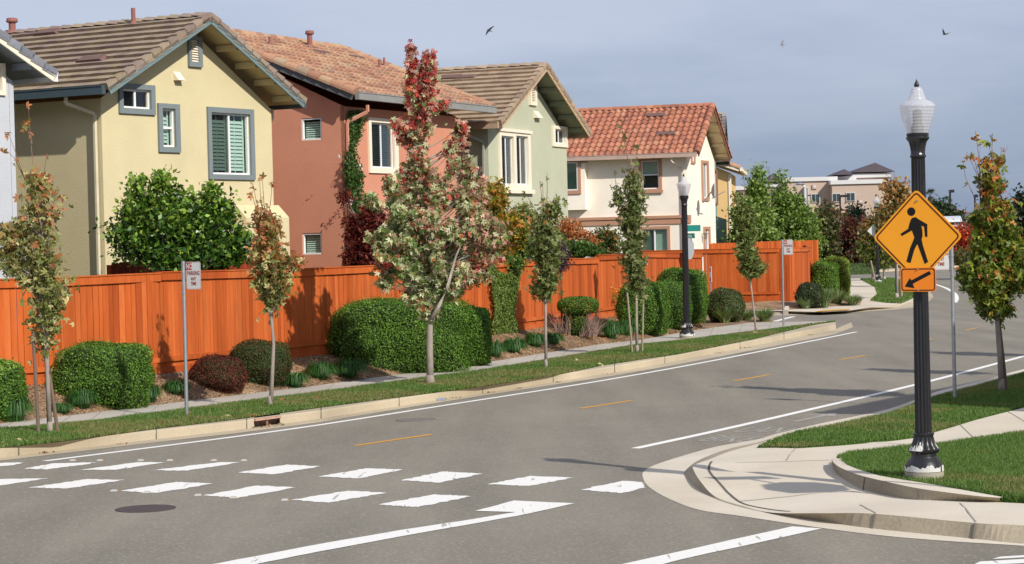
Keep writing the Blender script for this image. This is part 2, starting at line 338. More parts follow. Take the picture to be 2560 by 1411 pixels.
# pavement + walk of the second block
walk = [(1700, 784, .1), (1861, 777, .13), (1993, 779, .1), (2056, 780.5, .08), (2120, 777, .08), (2176, 769, .1), (2240, 762, .12), (2276, 755, .12), (2296, 747, .12), (2305, 736, .12), (2296, 726, .12), (2280, 714, .12), (2200, 696, .12), (2118, 697, .12), (2100, 720, .13), (2080, 745, .13), (1960, 760, .13), (1700, 770, .13)]
def patch(name, bnd, material, inner=(), step=None, kind='structure', zadd=0.0, smooth=True, bump=0.0, skirt=0.0, snap=False):
    B_ = [G(p[0], p[1], p[2]) for p in bnd]; I_ = [G(p[0], p[1], p[2]) for p in inner]
    if step:
        bx = [];
        for i in range(len(B_)):
            a, b = B_[i], B_[(i+1) % len(B_)]; n = max(1, int((b-a).length/step))
            for k in range(n):
                q = a.lerp(b, k/n); bx.append(q)
        ref = [p.copy() for p in B_+I_]+[p.copy() for p in bx]
        if snap:
            for q in bx: q.z = pz(q.x, q.y, q.z)+.006
            ref = [p.copy() for p in I_]+[p.copy() for p in bx]
        B2 = bx; x0, x1 = min(p.x for p in B2), max(p.x for p in B2); y0, y1 = min(p.y for p in B2), max(p.y for p in B2)
        A = np.array([p[:] for p in ref]); I2 = list(I_)
        bxy = [(p.x, p.y) for p in B2]
        for X in np.arange(x0, x1, step):
            for Y in np.arange(y0, y1, step):
                if inside(X, Y, bxy):
                    d = (A[:, 0]-X)**2+(A[:, 1]-Y)**2
                    if d.min() < (step*.5)**2: continue
                    ww = 1/d**1.5; z = float((A[:, 2]*ww).sum()/ww.sum()); I2.append(Vector((X, Y, z+bump*math.sin(X*1.7)*math.cos(Y*1.3))))
    else: B2, I2 = B_, I_
    pts = B2+I2; nb = len(B2)
    r = delaunay_2d_cdt([p.xy for p in pts], [], [list(range(nb))], 1, 1e-5)
    vs = []
    for k, v in enumerate(r[0]):
        src = r[3][k]; z = pts[src[0]].z if src else .1; vs.append((v.x, v.y, z+zadd))
    mb = MB(); mb.add(vs, [tuple(f) for f in r[2]])
    if skirt:
        k = len(B2); mb.add([(p.x, p.y, p.z+zadd) for p in B2]+[(p.x, p.y, p.z+zadd-skirt) for p in B2], [(i, (i+1) % k, k+(i+1) % k, k+i) for i in range(k)])
    o = mb.build(name, material, smooth='all' if smooth else False)
    return struct(o, kind)
def inside(x, y, poly):
    c = False; j = len(poly)-1
    for i in range(len(poly)):
        xi, yi = poly[i]; xj, yj = poly[j]
        if (yi > y) != (yj > y) and x < (xj-xi)*(y-yi)/(yj-yi)+xi: c = not c
        j = i
    return c
patch('sidewalk', walk, CONC)
GRS = mat('turf', k8((88, 118, 56), .46), 1, .25, 2.2, .8, 60, .05, fine=.3, col2=k8((74, 108, 46), .46), bdist=.02, detail=8)
mulch2 = [(1700, 783, .125), (1863, 777, .135), (1961, 775, .12), (2010, 772, .12), (2056, 767, .12), (2150, 762, .125), (2156, 748, .14), (2107, 737, .15), (2095, 725, .15), (2112, 700, .15), (2100, 695, .3), (2020, 706, .42), (1976, 746.6, .42), (1853, 740, .42), (1700, 740, .42)]
patch('mulch_bed', mulch2, MUL, zadd=.006)
far_grass = [(2151, 698.5, .13), (2187, 718, .13), (2194, 736, .13), (2176, 752, .125), (2215, 757.5, .125), (2252, 759, .125), (2270, 752, .125), (2288, 742, .125), (2296, 734, .125), (2289, 726, .125), (2262, 709, .125), (2236, 696.5, .125)]
TURF3 = patch('lawn', far_grass, GRS, zadd=.008, skirt=.1)
mb = MB()
for a, b in (((1935, 803), (1985, 791)),):
    p = B([(1928, 804), (1944, 804), (1991, 791.5), (1978, 791.5)], .004); mb.add(p, [(0, 1, 2, 3)])
struct(mb.build('limit_line', mat('worn_white_paint', (.72, .71, .66), .8, .1, 6, fine=.1)))
mb = MB(); mb.add(B([(2035, 782.5), (2060, 780.5), (2122, 777.5), (2128, 779.5), (2110, 781.5), (2060, 784.5)], .03), [tuple(range(6))])
mb2 = MB(); mb2.add([v+Vector((0, -.05, .085)) for v in B([(2030, 786), (2068, 783.5), (2122, 780.5), (2126, 777.8), (2060, 781)], .02)], [tuple(range(5))])
struct(mb2.build('tactile_strip', mat('yellow_tactile', k8((240, 180, 70), .75), .8, .1)))
# far kerb, far bank and lawn bend
fk = B([(1700, 688), (1900, 686), (2116, 683.5), (2200, 681), (2300, 675), (2410, 669), (2560, 664), (2760, 655)], .02)
fk2 = [p+Vector((.0, .3, .14)) for p in fk]; fk3 = [p+Vector((0, 2.5, .16)) for p in fk]; fk4 = [p+Vector((0, 60, 1.8)) for p in fk]; fk5 = [p+Vector((0, 140, 2.2)) for p in fk]
loft('kerb', [fk, fk2, fk3], KERBM, smooth=False)
loft('bank', [fk3, [p+Vector((0, 14, .9)) for p in fk3], fk4, fk5], mat('ground_cover', k8((84, 100, 50), .4), 1, .35, 1.2, .5, 9, col2=k8((110, 100, 60), .45)))
sheet('yard', [G(2890, 1336, .13), (34, 18, .13), (90, 40, .13), (90, 150, .13), (44, 110, .13), G(2890, 900, .13)], GRS)
# ------------- right corner
Rtop = [(2900, 850, .15), (2560, 934, .15), (2476, 957, .15), (2340, 993, .15), (2225, 1034, .15), (2080, 1065, .15), (1997, 1080, .15), (1914, 1103, .13), (1893, 1111, .09), (1830, 1127, .07), (1770, 1150, .08), (1736, 1163, .115), (1734, 1175, .115), (1752, 1205, .10), (1790, 1243, .03), (1860, 1266, .02), (1931, 1282, .03), (2060, 1283.5, .11), (2187, 1285, .15), (2440, 1308, .15), (2560, 1314, .15), (2900, 1336, .15)]
Rk = [(2900, 846, .01), (2560, 929, .01), (2476, 953, .01), (2340, 987.5, .01), (2225, 1029, .01), (2080, 1061, .01), (1990, 1080, .02), (1925, 1098, .035), (1890, 1107, .04), (1815, 1124, .035), (1745, 1152, .02), (1711, 1180, .01), (1716, 1195, .01), (1740, 1219, .01), (1786, 1247, .015), (1858, 1270, .015), (1931, 1284, .015), (2060, 1304, .01), (2179, 1321.5, .01), (2432, 1347, .01), (2560, 1360, .01), (2900, 1384, .01)]
Ro = [(2900, 840, .004), (2560, 923, .004), (2476, 947, .004), (2340, 980, .004), (2225, 1022, .004), (2075, 1054, .004), (1948, 1083, .004), (1897, 1098, .004), (1840, 1108, .004), (1770, 1122, .004), (1653, 1157, .004), (1612, 1177, .004), (1607, 1194, .004), (1624, 1219, .004), (1674, 1248, .004), (1748, 1275, .004), (1856, 1291, .004), (2038, 1318, .004), (2204, 1339, .004), (2370, 1353, .004), (2560, 1365, .004), (2900, 1390, .004)]
def dens(pl, k=6):     # Catmull-Rom densify of (px,py,z)
    out = []
    n = len(pl)
    for i in range(n-1):
        p0, p1, p2, p3 = [np.array(pl[max(0, min(n-1, j))], float) for j in (i-1, i, i+1, i+2)]
        for q in range(k):
            t = q/k; out.append(tuple(.5*((2*p1)+(-p0+p2)*t+(2*p0-5*p1+4*p2-p3)*t*t+(-p0+3*p1-3*p2+p3)*t**3)))
    out.append(tuple(pl[-1])); return out
Rt, Rkk, Roo = dens(Rtop), dens(Rk), dens(Ro)
g_ = lambda pl: [G(*p) for p in pl]
loft('gutter', [g_(Roo), g_(Rkk)], CONC)
kf = [g_(Rkk), g_(Rt)]; nK = len(Rt)
loft('kerb', [kf[0][i:i+nK] for i in (0,)]+[kf[1]], KERBF, smooth=False)
# pavement of the corner
bnd = Rt+[(2900, 1300, .17), (2900, 900, .16)]
patch('sidewalk', bnd, CONC, inner=[(1850, 1180, .06), (1950, 1160, .09), (2000, 1220, .06), (1900, 1240, .04), (2060, 1235, .08), (2100, 1200, .10), (2000, 1130, .13), (2200, 1110, .16), (2300, 1260, .14), (2400, 1270, .16), (2560, 1280, .16), (2500, 1050, .16), (2560, 1040, .16), (1800, 1150, .08), (2070, 1150, .12)], step=.45)
from mathutils.bvhtree import BVHTree
_pv = [o for o in C.objects if o.name.startswith('sidewalk')][-1]
_bv = BVHTree.FromPolygons([v.co[:] for v in _pv.data.vertices], [p.vertices[:] for p in _pv.data.polygons])
def pz(x, y, dflt=.1):
    h_ = _bv.ray_cast(Vector((x, y, 5)), Vector((0, 0, -1))); return h_[0].z if h_[0] is not None else dflt
# crack and score lines in the corner pavement
def drape(name, pl, width, material, zt=.004, kk=5):
    pts = [G(*p) for p in dens(pl, kk)]; mb = MB(); n = len(pts); vs = []; on = name.startswith('pavement')
    for i, p in enumerate(pts):
        d = (pts[min(i+1, n-1)]-pts[max(0, i-1)]); d.z = 0; d.normalize(); s = Vector((-d.y, d.x, 0))
        for q in (-1, 1):
            v = p+s*width/2*q+Vector((0, 0, zt)); v.z = pz(v.x, v.y, v.z)+.005 if on else v.z; vs.append(v)
    mb.add(vs, [(2*i, 2*i+1, 2*i+3, 2*i+2) for i in range(n-1)]); return struct(mb.build(name, material))
JD = MATS['joint_dark']; JM = MATS['joint_mid']
drape('pavement_crack', [(1779.5, 1155, .087), (1772, 1173, .10), (1779, 1190, .095), (1798, 1211, .075), (1825, 1235, .05), (1862, 1257, .04), (1915, 1270, .035), (1976, 1279, .045)], .028, JD, .012)
drape('pavement_joint', [(1840, 1160, .08), (1950, 1154, .10), (2076, 1150, .125)], .02, JM, .012)
drape('pavement_joint', [(1850, 1248, .05), (1960, 1240, .06), (2110, 1226, .09), (2160, 1220, .11)], .02, JM, .012)
drape('pavement_joint', [(2190, 1107, .16), (2250, 1108, .165), (2290, 1112, .17)], .02, JM, .012)
for q in ([(2400, 1059, .165), (2440, 1093, .17)], [(2520, 1028, .165), (2590, 1070, .17)], [(2190, 1284, .15), (2150, 1252, .13)], [(2440, 1306, .15), (2400, 1256, .15)], [(1990, 1113, .14), (1965, 1150, .11)]):
    drape('pavement_joint', q, .014, JM, .012)
# retaining kerb round the corner lawn
Lo = [(2079, 1146, .20), (2084, 1157, .205), (2100, 1169, .21), (2130, 1182, .215), (2162, 1192, .22), (2230, 1208, .225), (2293, 1221, .225), (2370, 1232, .215), (2452, 1241.6, .20), (2500, 1245, .185)]
Lb = [(2080, 1157, .125), (2090, 1177, .11), (2109, 1197, .10), (2133, 1209, .10), (2158, 1219, .10), (2225, 1236, .10), (2295, 1249, .11), (2370, 1250, .13), (2452, 1247.6, .155), (2500, 1246.5, .17)]
Li = [(2102, 1146, .215), (2106, 1152, .215), (2120, 1163, .22), (2150, 1175, .225), (2204, 1190, .23), (2260, 1200, .235), (2311, 1208, .235), (2380, 1220, .225), (2456, 1234, .21), (2506, 1243, .19)]
a, b, c = [g_(dens(q)) for q in (Lb, Lo, Li)]
for p, q in zip(a, b):
    p.z = pz(p.x, p.y, p.z)-.01; q.z = max(q.z, pz(q.x, q.y, q.z)+.004)
loft('retaining_kerb', [a, b], KERBF, smooth=False)
loft('retaining_kerb', [[p+Vector((0, 0, .001)) for p in b], c, [p+Vector((0, .02, -.08)) for p in c]], CONC, smooth=False)
mb = MB()
for i in (24, 36):
    mb.beam(a[i]+Vector((0, -.006, 0)), b[i]+Vector((0, -.006, .0)), .016, .012, up=(0, 1, 0))
kq = kf
for px_, yb, yt in ((2187, 1321.5, 1285), (2438, 1347.5, 1308)):
    mb.beam(G(px_-6, yb, .01)+Vector((0, -.008, 0)), G(px_, yt, .15)+Vector((0, -.008, 0)), .02, .012, up=(0, 1, 0))
struct(mb.build('kerb_joints', JD))
lawnR = Li[::-1]+[(2092, 1141, .21), (2121, 1129, .215), (2274, 1114, .20), (2349, 1107, .20), (2560, 1078, .19), (2900, 1030, .19), (2900, 1290, .19), (2700, 1262, .18), (2560, 1248, .175)]
lawnR = [(2506, 1243, .19), (2560, 1249, .18), (2900, 1285, .18), (2900, 1030, .19), (2560, 1078, .19), (2349, 1107, .20), (2274, 1114, .20), (2121, 1129, .215), (2092, 1141, .21)]+Li[:-1]
TURF1 = patch('lawn', lawnR, GRS, inner=[(2312, 1190, .25), (2450, 1180, .24), (2400, 1140, .23)], step=.5, zadd=-.01, skirt=.1)
strip = [(1894, 1112, .13), (1914, 1104, .14), (1997, 1081, .155), (2080, 1066, .155), (2225, 1035, .155), (2340, 994, .155), (2476, 958, .155), (2560, 935, .155), (2900, 851, .155), (2900, 935, .17), (2560, 1016, .17), (2390, 1061, .17), (2287, 1088, .17), (2162, 1104, .165), (1997, 1112, .15)]
TURF2 = patch('lawn', strip, GRS, inner=[(2450, 990, .21), (2250, 1060, .2), (2100, 1088, .19)], step=.5, zadd=.012, skirt=.1, snap=True)
# left grass strip
rg = [[p+Vector((0, 0, .006)) for p in r3]]+[[a_.lerp(b_, t)+Vector((0, 0, .03*math.sin(math.pi*t)+.006)) for a_, b_ in zip(r3, r4)] for t in (.25, .5, .75)]+[[p+Vector((0, 0, .008)) for p in r4]]
TURF0 = loft('lawn', rg, GRS)
# ------------------------------------------------------------------ painted marks (thin sheets on the asphalt)
PAINT = mat('white_paint', (.80, .79, .74), .7, .06, 5, fine=.08, bscale=30)
YPAINT = mat('yellow_paint', k8((232, 170, 58), .75), .7, .12, 6, fine=.15)
GZ = .004
def ragged(quad, n=14, amp=.028):
    q = [G(x, y, GZ) for x, y in quad]; out = []
    for i in range(len(q)):
        a, b = q[i], q[(i+1) % len(q)]; d = (b-a); L_ = d.length; s = Vector((-d.y, d.x, 0)).normalized()
        m = n if L_ > .4 else 4
        for k in range(m): out.append(a+d*(k/m)+s*(rnd.uniform(-amp, amp) if k else 0))
    return out
def worn_paint():
    m = bpy.data.materials.new('worn_paint'); m.use_nodes = True; t = m.node_tree; L = t.links.new; b = t.nodes['Principled BSDF']; b.inputs['Roughness'].default_value = .75
    tc = nn(t, 'ShaderNodeTexCoord'); mp = nn(t, 'ShaderNodeMapping'); mp.inputs['Rotation'].default_value = (0, 0, math.radians(32)); mp.inputs['Scale'].default_value = (9, .9, 1); L(tc.outputs['Object'], mp.inputs[0])
    n = nn(t, 'ShaderNodeTexNoise', i_Scale=1.3, i_Detail=3.0, i_Roughness=.5); L(mp.outputs[0], n.inputs['Vector'])
    r = nn(t, 'ShaderNodeMapRange', n1=.64, n2=.67, n3=0.0, n4=.75); L(n.outputs[0], r.inputs[0])
    n2 = nn(t, 'ShaderNodeTexNoise', i_Scale=40.0, i_Detail=4.0); L(tc.outputs['Object'], n2.inputs['Vector'])
    r2 = nn(t, 'ShaderNodeMapRange', n1=.3, n2=.7, n3=.9, n4=1.06); L(n2.outputs[0], r2.inputs[0])
    mx = nn(t, 'ShaderNodeMix', data_type='RGBA'); mx.inputs[6].default_value = (.79, .775, .72, 1); mx.inputs[7].default_value = (.3, .28, .24, 1); L(r.outputs[0], mx.inputs[0])
    v = nn(t, 'ShaderNodeVectorMath', operation='SCALE'); L(mx.outputs[2], v.inputs[0]); L(r2.outputs[0], v.inputs['Scale']); L(v.outputs[0], b.inputs['Base Color']); return m
WORN = worn_paint()
bars = [[(-110, 1175), (-10, 1158), (62, 1156), (36, 1163), (0, 1166)], [(59, 1172), (130, 1159), (242, 1156), (210, 1162), (117, 1174)],
 [(197, 1175), (344, 1156), (418, 1156), (289, 1175)], [(379, 1176), (547, 1156), (600, 1156), (469, 1177)], [(594, 1182), (715, 1162), (801, 1166), (686, 1186)],
 [(795, 1192), (914, 1171), (1008, 1174), (898, 1196)], [(1003, 1201), (1110, 1179), (1207, 1184), (1100, 1207)], [(1218, 1211), (1326, 1190), (1437, 1194), (1323, 1215)],
 [(1451, 1224.5), (1555, 1202.5), (1607, 1206), (1615, 1219), (1555, 1233)],
 [(-150, 1212), (0, 1198), (122, 1196), (0, 1214), (-80, 1222)], [(72, 1219), (219, 1198), (312, 1200), (164, 1222)], [(301, 1228), (441, 1205), (535, 1209), (391, 1233)],
 [(508, 1239), (645, 1214), (740, 1219), (594, 1245)], [(727, 1250), (871, 1227), (967, 1232), (820, 1257)], [(947, 1262), (1085, 1236), (1180, 1241), (1045, 1268)]]
for b_ in bars:
    q = ragged(b_); mb = MB(); mb.add(q, [tuple(range(len(q)))]); struct(mb.build('crosswalk_bar', WORN))
for q in ([(460, 1424), (545, 1409), (770, 1366), (1000, 1326), (1180, 1299), (1290, 1281), (1188, 1278), (1285, 1252), (1437, 1259), (1290, 1291), (1200, 1307), (1000, 1342), (800, 1379), (640, 1411), (560, 1429)],
          [(1500, 1428), (1556, 1411), (1980, 1317), (2054, 1322), (1700, 1400), (1612, 1424)]):
    r = ragged(q, 5, .008); mb = MB(); mb.add([v+Vector((0, 0, .002)) for v in r], [tuple(range(len(r)))]); struct(mb.build('limit_line', WORN))
mb = MB(); mb.add(B([(2500, 1392), (2700, 1380), (2700, 1386), (2480, 1398)], GZ), [(0, 1, 2, 3)]); mb.add(B([(2450, 1404), (2700, 1390), (2700, 1402), (2430, 1414)], GZ), [(0, 1, 2, 3)]); struct(mb.build('limit_line', WORN))
def line(name, pl, wd, m, z=GZ): return drape(name, [(x, y, 0.0) for x, y in pl], wd, m, z, 6)
line('edge_line', [(112, 1153.5), (391, 1118), (600, 1091), (800, 1063), (1110, 1014.5), (1400, 969.5), (1600, 936), (1800, 899), (2000, 859), (2141, 830.5)], .13, PAINT)
line('edge_line', [(1588, 1122), (1800, 1076), (2010, 1028), (2289, 962.5), (2527, 900), (2700, 851), (2900, 790)], .15, PAINT)
line('edge_line', [(2387, 757), (2391.5, 749), (2391, 741), (2385, 733), (2374, 725.5), (2358, 718), (2336, 711), (2300, 702), (2240, 693)], .18, PAINT)
for a, b in (((887, 1115), (1078, 1087)), ((1450, 1022), (1580, 1002)), ((1835, 953), (1924, 937.5)), ((2100, 900), (2165, 889)), ((2294, 855), (2332, 847)), ((2413, 826.5), (2444, 820)), ((2520, 779), (2545, 773)), ((2548, 717), (2600, 709))):
    line('centre_dash', [a, b], .11, YPAINT)
# faded bike lane words
def text_mesh(s, size, Mx, material, name, parent=None, ext=.0, sx=1.0, fine=None, bold=0.0):
    cu = bpy.data.curves.new('t', 'FONT'); cu.body = s; cu.size = size; cu.align_x = 'CENTER'; cu.align_y = 'CENTER'; cu.extrude = ext; cu.resolution_u = 3; cu.offset = bold
    o = bpy.data.objects.new('t', cu); C.objects.link(o); me = bpy.data.meshes.new_from_object(o); bpy.data.objects.remove(o); bpy.data.curves.remove(cu)
    me.name = name; me.materials.clear(); me.materials.append(material); me.transform(Mx @ Matrix.Diagonal((sx, 1, 1, 1)))
    return link(name, me, parent)
FADED = mat('faded_paint', (.34, .32, .28), .85, .35, 20, fine=.3)
dr = (G(2010, 1036, 0)-G(1760, 1092, 0)); dr.z = 0; dr.normalize(); rt = Vector((dr.y, -dr.x, 0))
for s, c in (('BIKE', (1825, 1098)), ('LANE', (1925, 1076))):
    c_ = G(c[0], c[1], GZ); Mx = Matrix(((rt.x, dr.x*2.4, 0, c_.x), (rt.y, dr.y*2.4, 0, c_.y), (0, 0, 1, GZ), (0, 0, 0, 1)))
    struct(text_mesh(s, .5, Mx, FADED, 'lane_word', sx=.8))
a_, b_ = G(1985, 1054, GZ), G(2058, 1040, GZ); mb = MB(); s_ = rt*.05; mb.add([a_-s_, a_+s_, b_+s_, b_-s_], [(0, 1, 2, 3)]); mb.add([b_-rt*.2, b_+rt*.2, b_+dr*.6], [(0, 1, 2)]); struct(mb.build('lane_arrow', FADED))
# ------------------------------------------------------------------ houses
DARKIN = mat('painted_dark', (.03, .032, .03), .9)  # near-black colour standing in for the shade behind windows and vents
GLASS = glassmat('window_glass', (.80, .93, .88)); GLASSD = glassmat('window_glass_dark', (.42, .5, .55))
SHUT = mat('shutter_white', (.74, .80, .74), .6, .04)
BLIND = mat('roller_blind', (.36, .42, .36), .8, .05)
class House:
    def __init__(s, label, corner_px, Y, ang, W, D, zE, group='two storey houses along the street', zg=.45, name='house'):
        s.a = math.radians(ang); p = P(corner_px, 600, Y); s.O = Vector((p.x, p.y, zg)); s.W, s.D, s.zE, s.zg = W, D, zE, zg
        s.t = thing(name, label, 'house', s.O, math.pi/2-s.a, group); s.X = XF[s.t.name]; s.Xi = s.X.inverted()
        s.ex = (s.X.to_3x3() @ Vector((1, 0, 0))); s.ey = (s.X.to_3x3() @ Vector((0, 1, 0)))
    def fr(s, px, py, off=0.0):
        q = s.Xi @ PP(px, py, s.X @ Vector((0, off, 0)), s.ey); return q.x, q.z
    def sd(s, px, py, off=0.0):
        q = s.Xi @ PP(px, py, s.X @ Vector((off, 0, 0)), s.ex); return q.y, q.z
    def mb(s): return MB(s.X)
    def rect(s, face, x0, x1, y0, y1, off=0.0):
        f = s.fr if face == 'f' else s.sd; ym = (y0+y1)/2; xm = (x0+x1)/2
        a0 = f(x0, ym, off)[0]; a1 = f(x1, ym, off)[0]; z0 = f(xm, y1, off)[1]; z1 = f(xm, y0, off)[1]
        return min(a0, a1), max(a0, a1), z0, z1
    def m(s, face, a, d, z): return (a, d, z) if face == 'f' else (d, a, z)
    def walls(s, material, holes, gable, zR=None, name='wall', side_top=None):
        """holes: {'f':[(a0,a1,z0,z1)], 's':[...]}; gable 'f' (gable faces the street) or 's'"""
        mb = s.mb(); W, D = s.W, s.D; zt = s.zE-s.zg
        def cdt(face, Lw):
            hs = [h[:4] for h in holes.get(face, [])]; pts = [Vector((0, 0)), Vector((Lw, 0)), Vector((Lw, zt)), Vector((Lw/2, zR-s.zg)), Vector((0, zt))]; loops = [list(range(5))]
            for a0, a1, z0, z1 in hs:
                k = len(pts); pts += [Vector((a0, z0)), Vector((a1, z0)), Vector((a1, z1)), Vector((a0, z1))]; loops.append([k, k+1, k+2, k+3])
            r = delaunay_2d_cdt(pts, [], loops, 1, 1e-6); fs = []
            for f in r[2]:
                cx = sum(r[0][i].x for i in f)/len(f); cz = sum(r[0][i].y for i in f)/len(f)
                if not any(h[0] < cx < h[1] and h[2] < cz < h[3] for h in hs): fs.append(tuple(f))
            mb.add([s.m(face, v.x, 0, v.y) for v in r[0]], fs)
        for face, Lw in (('f', W), ('s', D)):
            hs = holes.get(face, [])
            if zR and face == gable: cdt(face, Lw); us = [0]
            else: us = sorted(set([0, Lw]+[v for h in hs for v in h[:2]])); zs = sorted(set([0, zt]+[v for h in hs for v in h[2:4]]))
            for i in range(len(us)-1):
                for j in range(len(zs)-1):
                    uc, zc = (us[i]+us[i+1])/2, (zs[j]+zs[j+1])/2
                    if any(h[0] < uc < h[1] and h[2] < zc < h[3] for h in hs): continue
                    mb.add([s.m(face, us[i], 0, zs[j]), s.m(face, us[i+1], 0, zs[j]), s.m(face, us[i+1], 0, zs[j+1]), s.m(face, us[i], 0, zs[j+1])], [(0, 1, 2, 3)])
            for a0, a1, z0, z1 in [h[:4] for h in hs]:
                dd = .1
                for (p, q) in (((a0, z0), (a1, z0)), ((a1, z0), (a1, z1)), ((a1, z1), (a0, z1)), ((a0, z1), (a0, z0))):
                    mb.add([s.m(face, p[0], 0, p[1]), s.m(face, q[0], 0, q[1]), s.m(face, q[0], dd, q[1]), s.m(face, p[0], dd, p[1])], [(0, 1, 2, 3)])
        mb.add([(0, D, 0), (W, D, 0), (W, D, zt), (0, D, zt)], [(0, 1, 2, 3)]); mb.add([(W, 0, 0), (W, D, 0), (W, D, zt), (W, 0, zt)], [(0, 1, 2, 3)])
        if zR:
            h = zR-s.zg
            if gable == 'f':
                for y in (D,): mb.add([(0, y, zt), (W, y, zt), (W/2, y, h)], [(0, 1, 2)])
            else:
                for x in (W,): mb.add([(x, 0, zt), (x, D, zt), (x, D/2, h)], [(0, 1, 2)])
        return mb.build(name, material, s.t)
    def window(s, face, r, gl, trim=None, tm=None, style='v', blind='shutter', off=0.0, tw=None, sill=False):
        """r: hole (glass+frame) rect; trim: outer rect of the moulding or None"""
        a0, a1, z0, z1 = r; fw = .045; f = s.mb(); m = lambda a, d, z: s.m(face, a, d+off, z)
        def bx(mb, a, b, za, zb, d0, d1):
            lo = m(a, d0, za); hi = m(b, d1, zb); mb.box(tuple(min(p, q) for p, q in zip(lo, hi)), tuple(max(p, q) for p, q in zip(lo, hi)))
        e = .003
        bx(f, a0+e, a1-e, z0+e, z0+fw, .02, .09); bx(f, a0+e, a1-e, z1-fw, z1-e, .02, .09); bx(f, a0+e, a0+fw, z0+fw, z1-fw, .02, .09); bx(f, a1-fw, a1-e, z0+fw, z1-fw, .02, .09)
        am = (a0+a1)/2; zm = (z0+z1)/2
        if style == 'v': bx(f, am-.03, am+.03, z0+fw, z1-fw, .025, .085)
        if style == 'h': bx(f, a0+fw, a1-fw, zm-.025, zm+.025, .025, .085)
        w_ = f.build('window', WHITE, s.t)
        g = s.mb(); g.add([m(a0+fw, .06, z0+fw), m(a1-fw, .06, z0+fw), m(a1-fw, .06, z1-fw), m(a0+fw, .06, z1-fw)], [(0, 1, 2, 3)]); g.build('pane', gl, w_)
        if style == 'v':
            sc = s.mb(); q0_, q1_ = (a0+fw, am-.03) if face == 'f' else (am+.03, a1-fw); sc.add([m(q0_, .045, z0+fw), m(q1_, .045, z0+fw), m(q1_, .045, z1-fw), m(q0_, .045, z1-fw)], [(0, 1, 2, 3)]); sc.build('half_pane_darkener', glassmat('half_pane_darkener', (.62, .64, .64), .5, .25), w_)  # semi-dark sheet added only to darken this half of the window
        if trim:
            t = s.mb(); b0, b1, y0, y1 = trim; T = -.055
            bx(t, b0, b1, y0, z0, T, .0); bx(t, b0, b1, z1, y1, T, .0); bx(t, b0, a0, z0, z1, T, .0); bx(t, a1, b1, z0, z1, T, .0)
            if sill: bx(t, b0-.05, b1+.05, y0-.02, y0+.1, T-.04, T)
            t.build('trim', tm, w_)
        b = s.mb(); rr = s.mb(); bx(rr, a0, a1, z0, z1, .34, .36); rr.build('room_shade_board', DARKIN, w_)  # dark board close behind the glass, painted as unlit depth
        if blind == 'shutter':
            n = 2 if a1-a0 > .7 else 1; wd = (a1-a0-.1)/n
            for k in range(n):
                x0 = a0+.05+k*wd; x1 = x0+wd
                for (p, q) in ((x0, x0+.05), (x1-.05, x1), ((x0+x1)/2-.008, (x0+x1)/2+.008)): bx(b, p, q, z0+.05, z1-.05, .13, .15)
                nz = int((z1-z0-.2)/.085)
                for j in range(nz):
                    zz = z0+.1+j*.085; b.add([m(x0+.05, .125, zz), m(x1-.05, .125, zz), m(x1-.05, .165, zz+.075), m(x0+.05, .165, zz+.075)], [(0, 1, 2, 3)])
            b.build('shutter', SHUT, w_)
        elif blind == 'blinds':
            nz = int((z1-z0-.08)/.055)
            for j in range(nz):
                zz = z0+.05+j*.055; b.add([m(a0+.05, .12, zz), m(a1-.05, .12, zz), m(a1-.05, .15, zz+.042), m(a0+.05, .15, zz+.042)], [(0, 1, 2, 3)])
            b.build('blind', SHUT, w_)
        elif blind == 'roller': bx(b, a0+.04, a1-.04, z0+(z1-z0)*.02, z1-.05, .12, .13); b.build('blind', BLIND, w_)
        elif blind == 'half': bx(b, a0+.04, a1-.04, zm, z1-.05, .12, .13); b.build('blind', BLIND, w_)
        return w_
    def tiles(s, mb, O, A, S, LA, LS, kind, pal, expo=.34, wt=.3):
        """roof tiles laid course by course; A along the eave, S up the slope"""
        A = Vector(A).normalized(); S = Vector(S).normalized(); N = A.cross(S); N = N if N.z > 0 else -N; O = Vector(O)
        nc = max(1, int(round(LS/expo))); ex = LS/nc; nt = max(1, int(round(LA/wt))); wt = LA/nt
        cols = [lin(c) for c, _ in pal]; ws = [w_ for _, w_ in pal]
        for i in range(nc):
            sh = (wt/2 if (i % 2 and kind == 'flat') else 0)
            for j in range(nt+(1 if sh else 0)):
                a0 = max(0, j*wt-sh); a1 = min(LA, (j+1)*wt-sh)
                if a1-a0 < .02: continue
                c = rnd.choices(cols, ws)[0]; v = rnd.uniform(.92, 1.09); mb.col = tuple(x*v for x in c); s0 = i*ex; s1 = s0+ex*1.04; lift = rnd.uniform(-.003, .005)
                if kind == 'flat':
                    h0, h1 = .092+lift, .024+lift; g = .004
                    p = lambda a, q, h: O+A*a+S*q+N*h
                    vs = [p(a0+g, s0, h0), p(a1-g, s0, h0), p(a1-g, s1, h1), p(a0+g, s1, h1), p(a0+g, s0, .0), p(a1-g, s0, .0), p(a1-g, s1, .0), p(a0+g, s1, .0)]
                    mb.add(vs, [(0, 1, 2, 3), (4, 5, 1, 0), (5, 6, 2, 1), (7, 4, 0, 3)])
                else:
                    prof = [(0, .0), (.1, .035), (.22, .062), (.35, .074), (.48, .062), (.6, .035), (.7, .008), (.85, -.004), (1, .0)]
                    vs = []
                    for u, h in prof: vs.append(O+A*(a0+(a1-a0)*u)+S*s0+N*(.04+h+lift)); 
                    for u, h in prof: vs.append(O+A*(a0+(a1-a0)*u)+S*s1+N*(.012+h*.8+lift))
                    for u, h in prof: vs.append(O+A*(a0+(a1-a0)*u)+S*s0+N*(.015+h*.8+lift))
                    k = len(prof); fs = []
                    for q in range(k-1): fs += [(q, q+1, k+q+1, k+q), (2*k+q, 2*k+q+1, q+1, q)]
                    mb.add(vs, fs)
        return N
